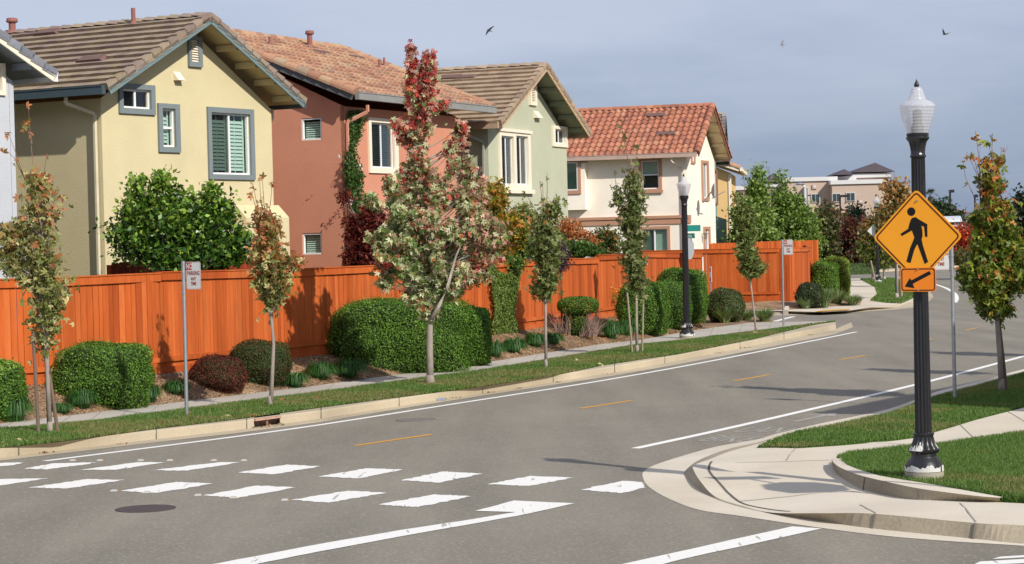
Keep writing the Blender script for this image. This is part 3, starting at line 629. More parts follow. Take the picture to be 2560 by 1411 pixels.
    def roof(s, gable, kind, pal, zEdge, zRidge, oh=.5, og=.55, fascia=None, gutter=None, soffit=None, expo=.34, wt=.3, beams=True, ex0=None, ex1=None, both=True, extra=0.0):
        W, D = s.W, s.D; e0 = -og if ex0 is None else ex0
        if gable == 'f': e = Vector((0, 1, 0)); c = Vector((1, 0, 0)); half = W/2; Lr = D
        else: e = Vector((1, 0, 0)); c = Vector((0, 1, 0)); half = D/2; Lr = W
        e1 = Lr+og if ex1 is None else ex1; LA = e1-e0; zE = zEdge-s.zg; zR = zRidge-s.zg
        S1 = Vector((c.x*(half+oh), c.y*(half+oh), zR-zE)); LS = S1.length; O1 = c*(-oh)+e*e0+Vector((0, 0, zE))
        S2 = Vector((-c.x*(half+oh), -c.y*(half+oh), zR-zE)); O2 = c*(2*half+oh)+e*e0+Vector((0, 0, zE))
        s.planes = [(s.X @ O1, (s.X.to_3x3() @ e.cross(S1)).normalized()), (s.X @ O2, (s.X.to_3x3() @ e.cross(S2)).normalized())]
        r = s.mb(); s.tiles(r, O1, e, S1, LA, LS, kind, pal, expo, wt); s.tiles(r, O2, e, S2, LA, LS, kind, pal, expo, wt)
        rm = mat('roof_tile_'+kind, (1, 1, 1), .9, .14, 2.5, .35, 40, .15, fine=.12, attr=True, bdist=.006)
        ro = r.build('roof', rm, s.t, color=True)
        # deck and soffit under the tiles
        d = s.mb(); N1 = S1.normalized().cross(e); N1 = N1 if N1.z > 0 else -N1; N2 = S2.normalized().cross(e); N2 = N2 if N2.z > 0 else -N2
        for O, S, N in ((O1, S1, N1), (O2, S2, N2)):
            q = [O+N*.0, O+e*LA, O+e*LA+S, O+S]; t = .05; q2 = [v-N*t for v in q]
            d.add(q+q2, [(0, 1, 2, 3), (7, 6, 5, 4), (0, 4, 5, 1), (1, 5, 6, 2), (3, 2, 6, 7), (0, 3, 7, 4)])
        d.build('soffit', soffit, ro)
        if beams:
            for O, S in ((O1, S1), (O2, S2)):
                Su = S.normalized(); n = 5
                for k in range(1, n):
                    p = O+Su*(LS*(k-.45)/n)-Vector((0, 0, .12)); b = s.mb(); b.beam(p+e*.03, p+e*(-e0+.0), .12, .14); b.build('outlooker', soffit, ro)
                    p = O+e*LA+Su*(LS*(k-.45)/n)-Vector((0, 0, .12)); b = s.mb(); b.beam(p-e*.03, p-e*(e1-Lr), .12, .14); b.build('outlooker', soffit, ro)
        # barge boards, rake tiles
        for q in (e0-.02, e1+.02):
            f = s.mb()
            for O, S, N in ((O1, S1, N1), (O2, S2, N2)):
                p = O-e*e0+e*q
                f.beam(p-N*.075, p+S-N*.075, .04, .17, up=tuple(N)); f.beam(p-N*.03+e*(-.02 if q < 1 else .02), p+S-N*.03+e*(-.02 if q < 1 else .02), .03, .06, up=tuple(N))
            f.build('barge_board', fascia, ro)
        cols = [lin(c_) for c_, _ in pal]; ws = [w_ for _, w_ in pal]; nc = max(1, int(round(LS/expo)))
        for q, sg in ((e0, -1), (e1, 1)):
            rk = s.mb()
            for O, S, N in ((O1, S1, N1), (O2, S2, N2)):
                Su = S.normalized(); p0 = O-e*e0+e*q; st = LS/nc
                for i in range(nc):
                    c_ = rnd.choices(cols, ws)[0]; v = rnd.uniform(.9, 1.15); rk.col = tuple(x*v for x in c_)
                    a = p0+Su*(i*st-.02); b_ = p0+Su*((i+1)*st+.03)
                    if kind == 'flat':
                        u = Su*.0; vs = []
                        for pt, h in ((a, .115), (b_, .075)):
                            for ee, hh in ((-.13*sg, h-.005), (.055*sg, h), (.055*sg, h-.17), (.03*sg, h-.17)): vs.append(pt+e*ee+N*hh)
                        rk.add(vs, [(0, 1, 5, 4), (1, 2, 6, 5), (2, 3, 7, 6), (0, 3, 2, 1), (4, 5, 6, 7), (0, 4, 7, 3)])
                    else:
                        vs = []; K = 9
                        for pt, rr in ((a, .155), (b_, .125)):
                            for k in range(K):
                                t = math.pi*(k/(K-1))*1.12-.2; vs.append(pt+e*(-.045*sg)+e*(math.cos(t)*rr*sg)+N*(.02+math.sin(t)*rr))
                        rk.add(vs, [(k, k+1, K+k+1, K+k) for k in range(K-1)]+[tuple(range(K))])
            rk.build('rake_tiles', rm, ro, color=True)
        # ridge caps
        rc = s.mb(); nR = int(LA/.36); R = O1+S1
        for i in range(nR):
            c_ = rnd.choices(cols, ws)[0]; v = rnd.uniform(.9, 1.15); rc.col = tuple(x*v for x in c_)
            a = R+e*(i*LA/nR-.02); b_ = R+e*((i+1)*LA/nR+.04)
            if kind == 'flat':
                vs = []
                for pt, h in ((a, .05), (b_, .09)):
                    vs += [pt+c*(-.17)+Vector((0, 0, h-.08+.02)), pt+Vector((0, 0, h+.03)), pt+c*.17+Vector((0, 0, h-.06)), pt+Vector((0, 0, h-.1))]
                rc.add(vs, [(0, 1, 5, 4), (1, 2, 6, 5), (0, 3, 2, 1), (4, 5, 6, 7)])
            else:
                vs = []; K = 7
                for pt, rr in ((a, .12), (b_, .145)):
                    for k in range(K):
                        t = math.pi*k/(K-1); vs.append(pt+c*(math.cos(t)*rr)+Vector((0, 0, math.sin(t)*rr)))
                rc.add(vs, [(k, k+1, K+k+1, K+k) for k in range(K-1)]+[tuple(range(K)), tuple(range(K, 2*K))])
        rc.build('ridge_caps', rm, ro, color=True)
        # gutters on the eaves
        for O, sg in ((O1, -1), (O2, 1)):
            g = s.mb(); p = O+c*(sg*.07); g.beam(p+e*.03+Vector((0, 0, -.045)), p+e*(LA-.03)+Vector((0, 0, -.045)), .12, .19)
            g.beam(p+c*(sg*.065)+e*.03+Vector((0, 0, .04)), p+c*(sg*.065)+e*(LA-.03)+Vector((0, 0, .04)), .02, .025)
            g.build('gutter', gutter, ro)
        s.ro = ro; s.rp = (O1, S1, O2, S2, e, c); return ro
    def onroof(s, px, py, k=0):
        p, n = s.planes[k]; return PP(px, py, p, n)
    def pipe(s, px, py, h, r=.06, cap=True, material=None, k=0):
        p = s.onroof(px, py, k); mb = MB(); mb.tube([p-Vector((0, 0, .15)), p+Vector((0, 0, h))], r, 12); mb.lathe([(r*2.2, 0), (r*1.8, .03), (r*1.1, .09)], p+Vector((0, 0, .03)), 12)
        if cap: mb.lathe([(r*1.5, h), (r*1.75, h+.03), (r*1.5, h+.1), (r*1.2, h+.11)], p, 12)
        mb.build('vent_pipe', material, s.ro)
    def roofvent(s, px, py, wd, ln, material, k=0):
        O1, S1, O2, S2, e, c = s.rp; S = (S1 if k == 0 else S2).normalized(); N = S.cross(e); N = N if N.z > 0 else -N
        q = s.Xi @ s.onroof(px, py, k); mb = s.mb(); vs = []
        for h, m_ in ((.05, 1.0), (.115, .85)):
            for i, j in ((-1, -1), (1, -1), (1, 1), (-1, 1)): vs.append(q+e*(wd/2*i*m_)+S*(ln/2*j)+N*h)
        mb.add(vs, [(4, 5, 6, 7), (0, 1, 5, 4), (1, 2, 6, 5), (2, 3, 7, 6), (3, 0, 4, 7)]); mb.build('roof_vent', material, s.ro)
    def downspout(s, pts, r, material, name='downspout'):
        mb = s.mb()
        for a, b in zip(pts[:-1], pts[1:]): mb.beam(a, b, r*2, r*1.6, up=(0, 1, 0) if abs(a[2]-b[2]) < .3 else (0, 1, 0))
        mb.build(name, material, s.t)
    def gable_vent(s, trim, hole, tm, lm, W=None):
        v = s.mb(); b0, b1, y0, y1 = trim; a0, a1, z0, z1 = hole
        v.box((b0, -.07, y0), (b1, -.0, z0)); v.box((b0, -.07, z1), (b1, 0, y1)); v.box((b0, -.07, z0), (a0, 0, z1)); v.box((a1, -.07, z0), (b1, 0, z1)); o = v.build('gable_vent', tm, s.t)
        l = s.mb(); n = 9
        for k in range(n):
            z = z0+(z1-z0)*k/n; l.add([(a0, -.055, z), (a1, -.055, z), (a1, -.008, z+(z1-z0)/n*.9), (a0, -.008, z+(z1-z0)/n*.9)], [(0, 1, 2, 3)])
        l.build('louvre', lm, o); d = s.mb(); d.add([(a0, -.004, z0), (a1, -.004, z0), (a1, -.004, z1), (a0, -.004, z1)], [(0, 1, 2, 3)]); d.build('vent_shade_sheet', DARKIN, o)  # flat dark sheet on the wall, painted shade between the louvres
    def hood(s, r, material):
        a0, a1, z0, z1 = r; m_ = s.mb(); m_.add([(a0, 0, z0), (a1, 0, z0), (a1, 0, z1), (a0, 0, z1), (a0, -.16, z0), (a1, -.16, z0)], [(3, 2, 5, 4), (0, 3, 4), (1, 5, 2), (0, 4, 5, 1)]); m_.build('vent_hood', material, s.t)
inset = lambda r, d: (r[0]+d, r[1]-d, r[2]+d, r[3]-d)
GREYTRIM = mat('grey_trim', k8((128, 138, 140), .9), .85, .08, 2, .3, 40); DKGREY = mat('dark_slate_paint', k8((72, 88, 94), .9), .6, .06)
CREAMT = mat('cream_trim', k8((250, 238, 214), .86), .8, .05, 2, .2, 40); TANT = mat('tan_trim', k8((196, 150, 122), .85), .85, .06, 2, .2, 40)
VENT = mat('roof_vent_metal', k8((138, 108, 100), .62), .8, .1)
PIPE = mat('terracotta_pipe', k8((176, 118, 108), .62), .8, .1)
BROWNPAL = [((154, 138, 118), 4), ((149, 132, 115), 4), ((143, 126, 114), 3), ((151, 136, 112), 3), ((137, 120, 110), 1.5)]
GREENPAL = [((164, 144, 121), 5), ((158, 138, 117), 4), ((151, 130, 112), 2)]
SPAL = [((172, 134, 108), 4), ((167, 126, 101), 4), ((157, 115, 94), 3), ((175, 144, 114), 3), ((144, 110, 93), 2), ((160, 138, 116), 1.5)]
TPAL = [((174, 117, 93), 4), ((168, 111, 88), 4), ((158, 104, 84), 3), ((175, 126, 100), 2), ((149, 100, 83), 1.5)]
GRPAL = [((130, 124, 118), 3), ((116, 110, 106), 3), ((146, 138, 126), 2)]
# --- grey blue house at the left edge
h = House('pale grey blue house cut off by the left edge', 41, 43.8, 33, 9, 12, 6.5)
W0_ = 9.0; h.O = h.O - (Vector((math.sin(h.a), math.cos(h.a), 0))*W0_); h.t.location = h.O
XF[h.t.name] = Matrix.Translation(h.O) @ Matrix.Rotation(math.pi/2-h.a, 4, 'Z'); h.X = XF[h.t.name]; h.Xi = h.X.inverted()
ST = stuccomat('stucco_grey_blue', k8((202, 206, 212), .84))
wr = h.rect('f', -40, 10, 158, 238); wh = inset(wr, .1)
h.walls(ST, {'f': [wh]}, 'f', 9.0)
h.window('f', wh, GLASS, wr, CREAMT, 'v', 'roller')
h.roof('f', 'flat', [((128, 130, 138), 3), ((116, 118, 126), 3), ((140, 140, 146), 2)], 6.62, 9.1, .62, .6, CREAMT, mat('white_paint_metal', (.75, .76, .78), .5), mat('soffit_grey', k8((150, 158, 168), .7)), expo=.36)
cb = h.mb(); cb.box((W0_-.1, -.02, 0), (W0_+.02, .1, 6.0)); cb.build('corner_board', ST, h.t)
# --- yellow house
h = House('pale yellow gabled house with grey window surrounds behind the orange fence', 262, 46.0, 30.5, 6.1, 13, 6.25); HY = h
YEL = stuccomat('stucco_yellow', k8((234, 220, 176), .76))
w1, w2, w3 = h.rect('f', 295, 384.6, 211, 286), h.rect('f', 393.5, 447, 260, 381.5), h.rect('f', 518, 633, 271, 449.5)
g1, g2, g3 = h.rect('f', 304.5, 374, 224, 272), h.rect('f', 403.5, 435.5, 272, 368), h.rect('f', 526.5, 623.5, 284, 437)
s1 = h.sd(89, 620)[0]; sw = (s1, s1+.75, h.sd(70, 651)[1], h.sd(70, 591)[1])
h.walls(YEL, {'f': [g1, g2, g3], 's': [sw]}, 'f', 8.0)
h.window('f', g1, GLASSD, w1, GREYTRIM, 'v', 'none'); h.window('f', g2, GLASS, w2, GREYTRIM, 'h', 'shutter'); h.window('f', g3, GLASS, w3, GREYTRIM, 'v', 'shutter'); h.window('s', sw, GLASS, None, None, 'v', 'shutter')
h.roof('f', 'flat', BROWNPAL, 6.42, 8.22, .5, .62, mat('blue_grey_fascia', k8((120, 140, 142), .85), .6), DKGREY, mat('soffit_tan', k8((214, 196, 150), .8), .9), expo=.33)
h.gable_vent(h.rect('f', 468, 501, 92, 168), h.rect('f', 474, 492, 100, 155), GREYTRIM, CREAMT); h.hood(h.rect('f', 433, 450, 180, 202), CREAMT)
YD = mat('downspout_yellow', k8((232, 222, 190), .8), .6)
a, z = h.sd(222, 234, -.5); h.downspout([(-.5, .55, z), (-.5, .55, z-.18), (-.08, .12, z-.42), (-.08, .12, 0)], .035, YD)
h.downspout([(h.W+.5, .35, 5.85), (h.W+.5, .35, 5.62), (h.W+.09, .12, 5.5), (h.W+.09, .12, 0)], .035, YD)
b0 = h.fr(590, 540)[0]; zt = h.fr(640, 545)[1]
mb = h.mb(); x1 = h.W+.2; mb.add([(b0, -.3, 0), (x1, -.3, 0), (x1, -.3, zt), (b0, -.3, zt), (b0, 0, 0), (x1, 0, 0), (x1, 0, zt+.3), (b0, 0, zt+.3)], [(0, 1, 2, 3), (3, 2, 6, 7), (1, 5, 6, 2), (0, 3, 7, 4)]); mb.build('chimney_chase', YEL, h.t)
h.pipe(334, 66, .42, .05, False, PIPE); h.pipe(31, 88, .3, .085, True, PIPE); h.roofvent(122, 88, .75, .25, VENT); h.roofvent(232, 156, .8, .25, VENT)
# --- coral house
h = House('coral stucco house with a salmon barrel tile roof and a flowering vine at its corner', 868, 53.8, 25, 6.4, 9.0, 6.45); HR = h
COR = stuccomat('stucco_coral', (.60, .265, .17))
RED = COR
gw = h.rect('f', 925.5, 983, 308, 421); tw = h.rect('f', 919.5, 992, 297, 434)
sA = h.sd(804, 322); sB = h.sd(753.5, 322); q1 = (sA[0], sB[0], h.sd(779, 351)[1], h.sd(779, 295)[1]); q2 = (h.sd(805, 610)[0], h.sd(756, 610)[0], h.sd(780, 637)[1], h.sd(780, 583)[1])
D_, W_ = h.D, h.W
class _M: pass
h.walls(RED, {'s': [q1, q2], 'f': [(0.0, h.W, 0.0, h.zE-h.zg)]}, 's', 8.55)
mbw = h.mb(); zt = h.zE-h.zg; us = [0, gw[0], gw[1], W_]; zs = [0, gw[2], gw[3], zt]
for i in range(3):
    for j in range(3):
        if i == 1 and j == 1: continue
        mbw.add([(us[i], -.004, zs[j]), (us[i+1], -.004, zs[j]), (us[i+1], -.004, zs[j+1]), (us[i], -.004, zs[j+1])], [(0, 1, 2, 3)])
for (p, q) in (((gw[0], gw[2]), (gw[1], gw[2])), ((gw[1], gw[2]), (gw[1], gw[3])), ((gw[1], gw[3]), (gw[0], gw[3])), ((gw[0], gw[3]), (gw[0], gw[2]))): mbw.add([(p[0], -.004, p[1]), (q[0], -.004, q[1]), (q[0], .1, q[1]), (p[0], .1, p[1])], [(0, 1, 2, 3)])
mbw.build('front_wall', COR, h.t)
h.window('f', gw, GLASS, tw, CREAMT, 'v', 'blinds'); h.window('s', q1, GLASS, None, None, None, 'blinds'); h.window('s', q2, GLASS, None, None, None, 'blinds')
GREYG = mat('grey_gutter', k8((150, 150, 146), .85), .5)
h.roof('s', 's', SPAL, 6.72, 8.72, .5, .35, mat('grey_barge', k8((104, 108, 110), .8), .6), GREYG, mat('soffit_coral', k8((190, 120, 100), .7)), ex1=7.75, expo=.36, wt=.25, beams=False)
CD = mat('downspout_coral', k8((226, 160, 136), .85), .6)
h.downspout([(.3, -.52, 6.02), (.3, -.52, 5.85), (.02, -.08, 5.6), (.02, -.08, 0)], .035, CD)
h.pipe(775, 122, .4, .075, True, PIPE); h.pipe(675, 118, .28, .04, False, PIPE); h.pipe(949, 176, .3, .035, False, PIPE); h.pipe(961, 172, .32, .03, False, PIPE)
h.roofvent(803, 138, .7, .2, VENT); h.roofvent(890, 150, .7, .2, VENT)
# --- sage green house
h = House('sage green gabled house with cream window trim and tan flat tile roof', 1226, 61.5, 22, 6.5, 12, 6.2); HG = h
GRN = stuccomat('stucco_sage', k8((196, 198, 172), .86))
t1 = h.rect('f', 1246, 1324, 332, 474); t2 = h.rect('f', 1379.5, 1416, 316, 368)
ga = h.rect('f', 1251, 1282, 341, 463); gb = h.rect('f', 1288, 1318, 341, 463); gc = h.rect('f', 1385, 1411, 324, 360)
ss = h.sd(1176, 340)[0]; gs = (ss, ss+.7, h.sd(1170, 376)[1], h.sd(1170, 311)[1])
h.walls(GRN, {'f': [ga, gb, gc], 's': [gs]}, 'f', 8.0)
zlo, zhi = t1[2], t1[3]
h.window('f', ga, GLASS, (t1[0], (ga[1]+gb[0])/2, zlo, zhi), CREAMT, 'v', 'blinds'); h.window('f', gb, GLASS, ((ga[1]+gb[0])/2, t1[1], zlo, zhi), CREAMT, 'v', 'blinds'); h.window('f', gc, GLASSD, t2, CREAMT, 'v', 'roller'); h.window('s', gs, GLASSD, None, None, 'v', 'roller')
mb = h.mb(); mb.box((t1[0]-.08, -.12, zlo-.12), (t1[1]+.1, -.0, zlo)); mb.box((t1[0]-.06, -.1, zhi), (t1[1]+.06, -.0, zhi+.09)); mb.build('sill', CREAMT, h.t)
TANB = mat('tan_barge', k8((206, 176, 140), .85), .7)
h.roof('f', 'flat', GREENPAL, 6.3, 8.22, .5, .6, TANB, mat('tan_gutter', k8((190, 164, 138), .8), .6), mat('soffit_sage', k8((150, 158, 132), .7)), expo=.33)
h.gable_vent(h.rect('f', 1321.5, 1338, 212, 264), h.rect('f', 1325, 1334, 218, 256), CREAMT, CREAMT); h.hood(h.rect('f', 1334, 1346, 278, 296), CREAMT)
GD = mat('downspout_grey', k8((172, 176, 164), .85), .6)
h.downspout([(-.5, .5, 5.78), (-.5, .5, 5.6), (-.08, .12, 5.35), (-.08, .12, 0)], .035, GD)
h.roofvent(1128, 199, .8, .25, VENT); h.roofvent(1165, 199, .7, .22, VENT)
h.downspout([(h.W+.4, .3, 5.7), (h.W+.4, .3, 5.45), (h.W+.08, .12, 5.3)], .035, mat('downspout_dark', k8((60, 50, 46)), .6))
# --- white house, long side to the camera
h = House('cream white house with terracotta barrel tile roof and brown band', 1720, 88, 17.5, 5.6, 14, 6.2, zg=.42); HW = h
CRM = stuccomat('stucco_cream', (.92, .84, .71))
Sx = lambda *r: (min(h.sd(r[1], (r[2]+r[3])/2)[0], h.sd(r[0], (r[2]+r[3])/2)[0]), max(h.sd(r[1], (r[2]+r[3])/2)[0], h.sd(r[0], (r[2]+r[3])/2)[0]), h.sd((r[0]+r[1])/2, r[3])[1], h.sd((r[0]+r[1])/2, r[2])[1])
t2 = Sx(1597, 1655, 394, 482); g2 = Sx(1604, 1647, 402, 473); t3 = Sx(1597, 1676, 566, 640); g3 = Sx(1604, 1669.5, 573, 634); t1 = Sx(1400, 1458, 400, 486); g1 = Sx(1408, 1451, 407, 477)
f1, f1g = h.rect('f', 1753, 1770.5, 402, 503), h.rect('f', 1756, 1767, 409, 496); f2, f2g = h.rect('f', 1726.5, 1736, 377, 410), h.rect('f', 1728.5, 1734.5, 383, 404); f3, f3g = h.rect('f', 1758, 1774, 567, 630), h.rect('f', 1761, 1771, 574, 626)
h.walls(CRM, {'s': [g2, g3], 'f': [f1g, f2g, f3g]}, 'f', 8.1)
h.window('s', g2, GLASS, t2, TANT, 'h', 'half', sill=True); h.window('s', g3, GLASS, t3, TANT, 'v', 'roller', sill=True)
h.window('f', f1g, GLASS, f1, TANT, 'v', 'roller'); h.window('f', f2g, GLASS, f2, TANT, None, 'roller'); h.window('f', f3g, GLASS, f3, TANT, 'v', 'roller')
bo = Sx(1380, 1468, 380, 526); mb = h.mb(); mb.box((-.35, bo[0], bo[2]), (-.002, bo[1]+.3, h.zE-h.zg-.1)); mb.build('bay', CRM, h.t)
def sidewin(hh, g, t, off):
    w_ = hh.mb(); w_.box((off-.03, g[0], g[2]), (off-.01, g[1], g[3])); o = w_.build('window', GLASS, hh.t)
    fr_ = hh.mb(); 
    for q in ((g[0], g[0]+.05, g[2], g[3]), (g[1]-.05, g[1], g[2], g[3]), (g[0]+.05, g[1]-.05, g[2], g[2]+.05), (g[0]+.05, g[1]-.05, g[3]-.05, g[3])): fr_.box((off-.05, q[0], q[2]), (off-.031, q[1], q[3]))
    fr_.build('frame', WHITE, o); tr = hh.mb()
    for q in ((t[0], g[0], t[2], t[3]), (g[1], t[1], t[2], t[3]), (g[0], g[1], t[2], g[2]), (g[0], g[1], g[3], t[3])): tr.box((off-.06, q[0], q[2]), (off, q[1], q[3]))
    tr.build('trim', TANT, o); bl = hh.mb(); bl.box((off-.009, g[0], g[2]), (off-.001, g[1], g[3])); bl.build('blind', BLIND, o)
sidewin(h, g1, t1, -.35)
zb0 = h.sd(1600, 562)[1]; zb1 = h.sd(1600, 541)[1]; mb = h.mb(); mb.box((-.05, -.02, zb0), (0, 14, zb1-.12)); mb.box((-.09, -.05, zb1-.12), (0, 14, zb1)); mb.build('belt_band', TANT, h.t)
mb = h.mb(); mb.box((0, -.05, zb0), (.5, -.002, zb1)); mb.build('belt_band', TANT, h.t)
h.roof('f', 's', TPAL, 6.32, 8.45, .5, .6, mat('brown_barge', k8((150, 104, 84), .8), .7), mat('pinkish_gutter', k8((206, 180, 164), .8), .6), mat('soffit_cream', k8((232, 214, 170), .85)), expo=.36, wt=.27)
h.downspout([(-.5, .5, 5.8), (-.5, .5, 5.6), (-.08, .15, 5.35), (-.08, .15, 0)], .04, mat('downspout_cream', k8((240, 226, 208), .85), .6))
h.pipe(1570, 300, .3, .04, False, PIPE); h.pipe(1714, 308, .28, .04, False, PIPE); h.roofvent(1640, 292, .9, .25, VENT); h.roofvent(1665, 338, .9, .25, VENT); h.roofvent(1452, 345, .9, .25, VENT)
p = h.fr(1754, 592); mb = h.mb(); mb.lathe([(.02, .2), (.1, .14), (.1, .12), (.07, .1), (.06, -.08), (.03, -.12)], (p[0], -.18, p[1]), 10); mb.beam((p[0], 0, p[1]+.1), (p[0], -.18, p[1]+.17), .03, .03); mb.build('wall_lamp', mat('lantern_grey', (.2, .19, .17), .6), h.t)
# --- blue green house and tan house beyond
h = House('blue green house wedged between the cream and the apricot house', 1779.5, 97, 8, 6.4, 11, 6.2, zg=.42)
TEA = stuccomat('stucco_blue_green', k8((140, 166, 158), .85)); SAL = mat('brown_trim', k8((150, 112, 96), .85), .8)
f1, f1g = h.rect('f', 1784, 1792, 424, 512), h.rect('f', 1785.5, 1790, 430, 506)
h.walls(TEA, {'f': [f1g]}, 'f', 8.2); h.window('f', f1g, GLASS, f1, SAL, None, 'roller')
mb = h.mb(); ya = h.sd(1817, 600, .3)[0]; z1_ = h.sd(1787, 537, .3)[1]; z2_ = h.sd(1817, 549, .3)[1]
mb.add([(.3, 0, 0), (.3, ya, 0), (.3, ya, z2_), (.3, 0, z1_), (.5, 0, 0), (.5, ya, 0), (.5, ya, z2_), (.5, 0, z1_)], [(0, 1, 2, 3), (3, 2, 6, 7), (1, 5, 6, 2), (4, 7, 6, 5)]); mb.build('porch_wall', TEA, h.t)
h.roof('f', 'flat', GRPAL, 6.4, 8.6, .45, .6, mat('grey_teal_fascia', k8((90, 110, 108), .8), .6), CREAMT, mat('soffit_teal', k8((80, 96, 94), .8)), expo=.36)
p = h.fr(1785, 478, -.5); mb = h.mb(); K = 14
for rr in range(4):
    r0_, r1_ = .32*rr/4, .32*(rr+1)/4
    for k in range(K):
        t0, t1_ = 2*math.pi*k/K, 2*math.pi*(k+1)/K; c3 = lambda r, t: (p[0]+.25+r*math.cos(t), -.5-r*r*1.3+.13, p[1]+r*math.sin(t)*1.1); mb.add([c3(r0_, t0), c3(r1_, t0), c3(r1_, t1_), c3(r0_, t1_)], [(0, 1, 2, 3)])
mb.beam((p[0]+.25, -.4, p[1]), (p[0]+.25, 0, p[1]-.5), .04, .04); mb.beam((p[0]+.25, -.4, p[1]-.3), (p[0]+.9, -.9, p[1]-.02), .03, .03); mb.build('satellite_dish', mat('dish_grey', (.18, .18, .18), .5), h.t)
h = House('apricot house at the far end of the row with a tan tile roof', 1829, 109, 8, 8, 9, 6.1, zg=.42)
APR = stuccomat('stucco_apricot', k8((238, 200, 140), .86))
h.walls(APR, {}, 's', 8.1); h.roof('s', 's', SPAL, 6.3, 8.1, .5, .5, CREAMT, CREAMT, mat('soffit_apricot', k8((200, 160, 110), .7)), expo=.4, wt=.3, beams=False)
mb = h.mb(); mb.box((-.05, -.05, 0), (.1, .1, 5.6)); mb.build('corner_board', CREAMT, h.t)
# --- house to the right, outside the frame: throws the broad shade across the strip
h = House('beige house right of the street, outside the view', 5315, 23.7, 33, 17, 8, 6.0, zg=.16)
h.walls(CRM, {}, 's', 7.4); h.roof('s', 's', TPAL, 6.1, 7.3, .5, .5, CREAMT, CREAMT, CREAMT, beams=False)
# ------------------------------------------------------------------ fences
FW = mat('orange_stain_board', (1, 1, 1), .88, .18, 2.4, .45, 16, .2, fine=.1, attr=True, bdist=.008, stretch=(1, 1, .12))
ORG = [((208, 104, 48), 5), ((201, 98, 43), 4), ((214, 112, 56), 2), ((184, 86, 38), 1.6)]
DRD = [((150, 62, 34), 4), ((132, 54, 32), 3), ((164, 70, 40), 2)]
def ocol(pal=ORG, k=.8):
    c = lin(rnd.choices([p for p, _ in pal], [w_ for _, w_ in pal])[0]); v = rnd.uniform(.90, 1.06)*k; return tuple(x*v for x in c)
def fence(label, pts, tops, bots, group='orange stained board fences', pal=ORG, dog=False, rails=True, kick=True, postgap=2.4, k=.8):
    """pts world xy; tops/bots z at each point"""
    o = thing('board_fence', label, 'fence', (pts[0][0], pts[0][1], bots[0]), 0, group)
    dist = [0]
    for a, b in zip(pts[:-1], pts[1:]): dist.append(dist[-1]+math.dist(a, b))
    def at(d):
        for i in range(len(dist)-1):
            if d <= dist[i+1] or i == len(dist)-2:
                t = (d-dist[i])/(dist[i+1]-dist[i]); a, b = Vector(pts[i]), Vector(pts[i+1]); return a.lerp(b, t), tops[i]*(1-t)+tops[i+1]*t, bots[i]*(1-t)+bots[i+1]*t, (b-a).normalized()
    L_ = dist[-1]; n = max(1, int(round(L_/postgap)))
    for s_ in range(n):
        d0, d1 = L_*s_/n, L_*(s_+1)/n; mb = MB(); d = d0; zst = rnd.uniform(-.015, .015)
        while d < d1-.02:
            wd = rnd.choice((.14, .14, .14, .09, .115, .14)); wd = min(wd, d1-d); gap = rnd.choice((.003, .004, .006, .01, .016)); p, zt, zb, u = at(d+wd/2); nrm = Vector((u.y, -u.x)); mb.col = ocol(pal, k)
            off = rnd.uniform(-.004, .004); th = .018
            q0 = p-u*(wd/2-gap/2)+nrm*off; q1 = p+u*(wd/2-gap/2)+nrm*off; zt2 = zt+zst-(.03 if rails else rnd.uniform(0, .02))
            if dog:
                c = .03; pr = [(q0, zb), (q1, zb), (q1, zt2-c), (q1-u*c, zt2), (q0+u*c, zt2), (q0, zt2-c)]
                vs = [Vector((*(v), z)) for v, z in pr]+[Vector((*(v-nrm*th), z)) for v, z in pr]; mb.add(vs, [(0, 1, 2, 3, 4, 5), (11, 10, 9, 8, 7, 6)]+[(i, (i+1) % 6+0, (i+1) % 6+6, i+6) for i in range(6)])
            else:
                vs = [Vector((*v, z)) for z in (zb, zt2) for v in (q0, q1, q1-nrm*th, q0-nrm*th)]; mb.add(vs, [(0, 1, 5, 4), (1, 2, 6, 5), (2, 3, 7, 6), (3, 0, 4, 7), (4, 5, 6, 7)])
            d += wd
        pn = mb.build('board_panel', FW, o, color=True)
        if rails:
            for nm, zz, hh, prj in (('top_rail', -.075, .14, .03), ('bottom_rail', .34, .09, .028), ('kickboard', .1, .2, .012)):
                if nm == 'kickboard' and not kick: continue
                r = MB(); r.col = ocol(pal, k); m_ = 3
                for j in range(m_):
                    e0_, e1_ = d0+(d1-d0)*j/m_, d0+(d1-d0)*(j+1)/m_; p, zt, zb, u = at(e0_+1e-4); p2, zt2, zb2, u2 = at(e1_-1e-4); nr_ = Vector((u.y, -u.x))
                    za = (zt+zst+zz) if zz < 0 else zb+zz; zc = (zt2+zst+zz) if zz < 0 else zb2+zz
                    r.beam((*(p+nr_*prj), za), (*(p2+nr_*prj), zc), .036 if prj > .02 else .02, hh)
                    if nm == 'top_rail': r.beam((*(p+nr_*.0), za+hh/2+.012), (*(p2+nr_*.0), zc+hh/2+.012), .13, .024)
                r.build(nm, FW, pn, color=True)
        po = MB(); po.col = ocol(pal, k); p, zt, zb, u = at(d0+.001); nr_ = Vector((u.y, -u.x)); q = p-nr_*.07; po.beam((q.x, q.y, zb-.3), (q.x, q.y, zt-.05), .09, .09, up=(0, 1, 0)); po.build('post', FW, o, color=True)
    return o
def fpts(xs): return [tuple(Gz(C6, x, .62).xy) for x in xs]
xsF = [-420, -40, 149, 379, 723, 800, 1060, 1311, 1498]
fence('long orange board fence behind the clipped hedges, nearest the camera', fpts(xsF), [2.52, 2.50, 2.49, 2.51, 2.46, 2.46, 2.45, 2.43, 2.37], [.54]*9)
fence('orange fence stretch from the yellow flowers to the white painted end post', fpts([1499, 1620, 1755]), [2.46, 2.44, 2.32], [.54]*3)
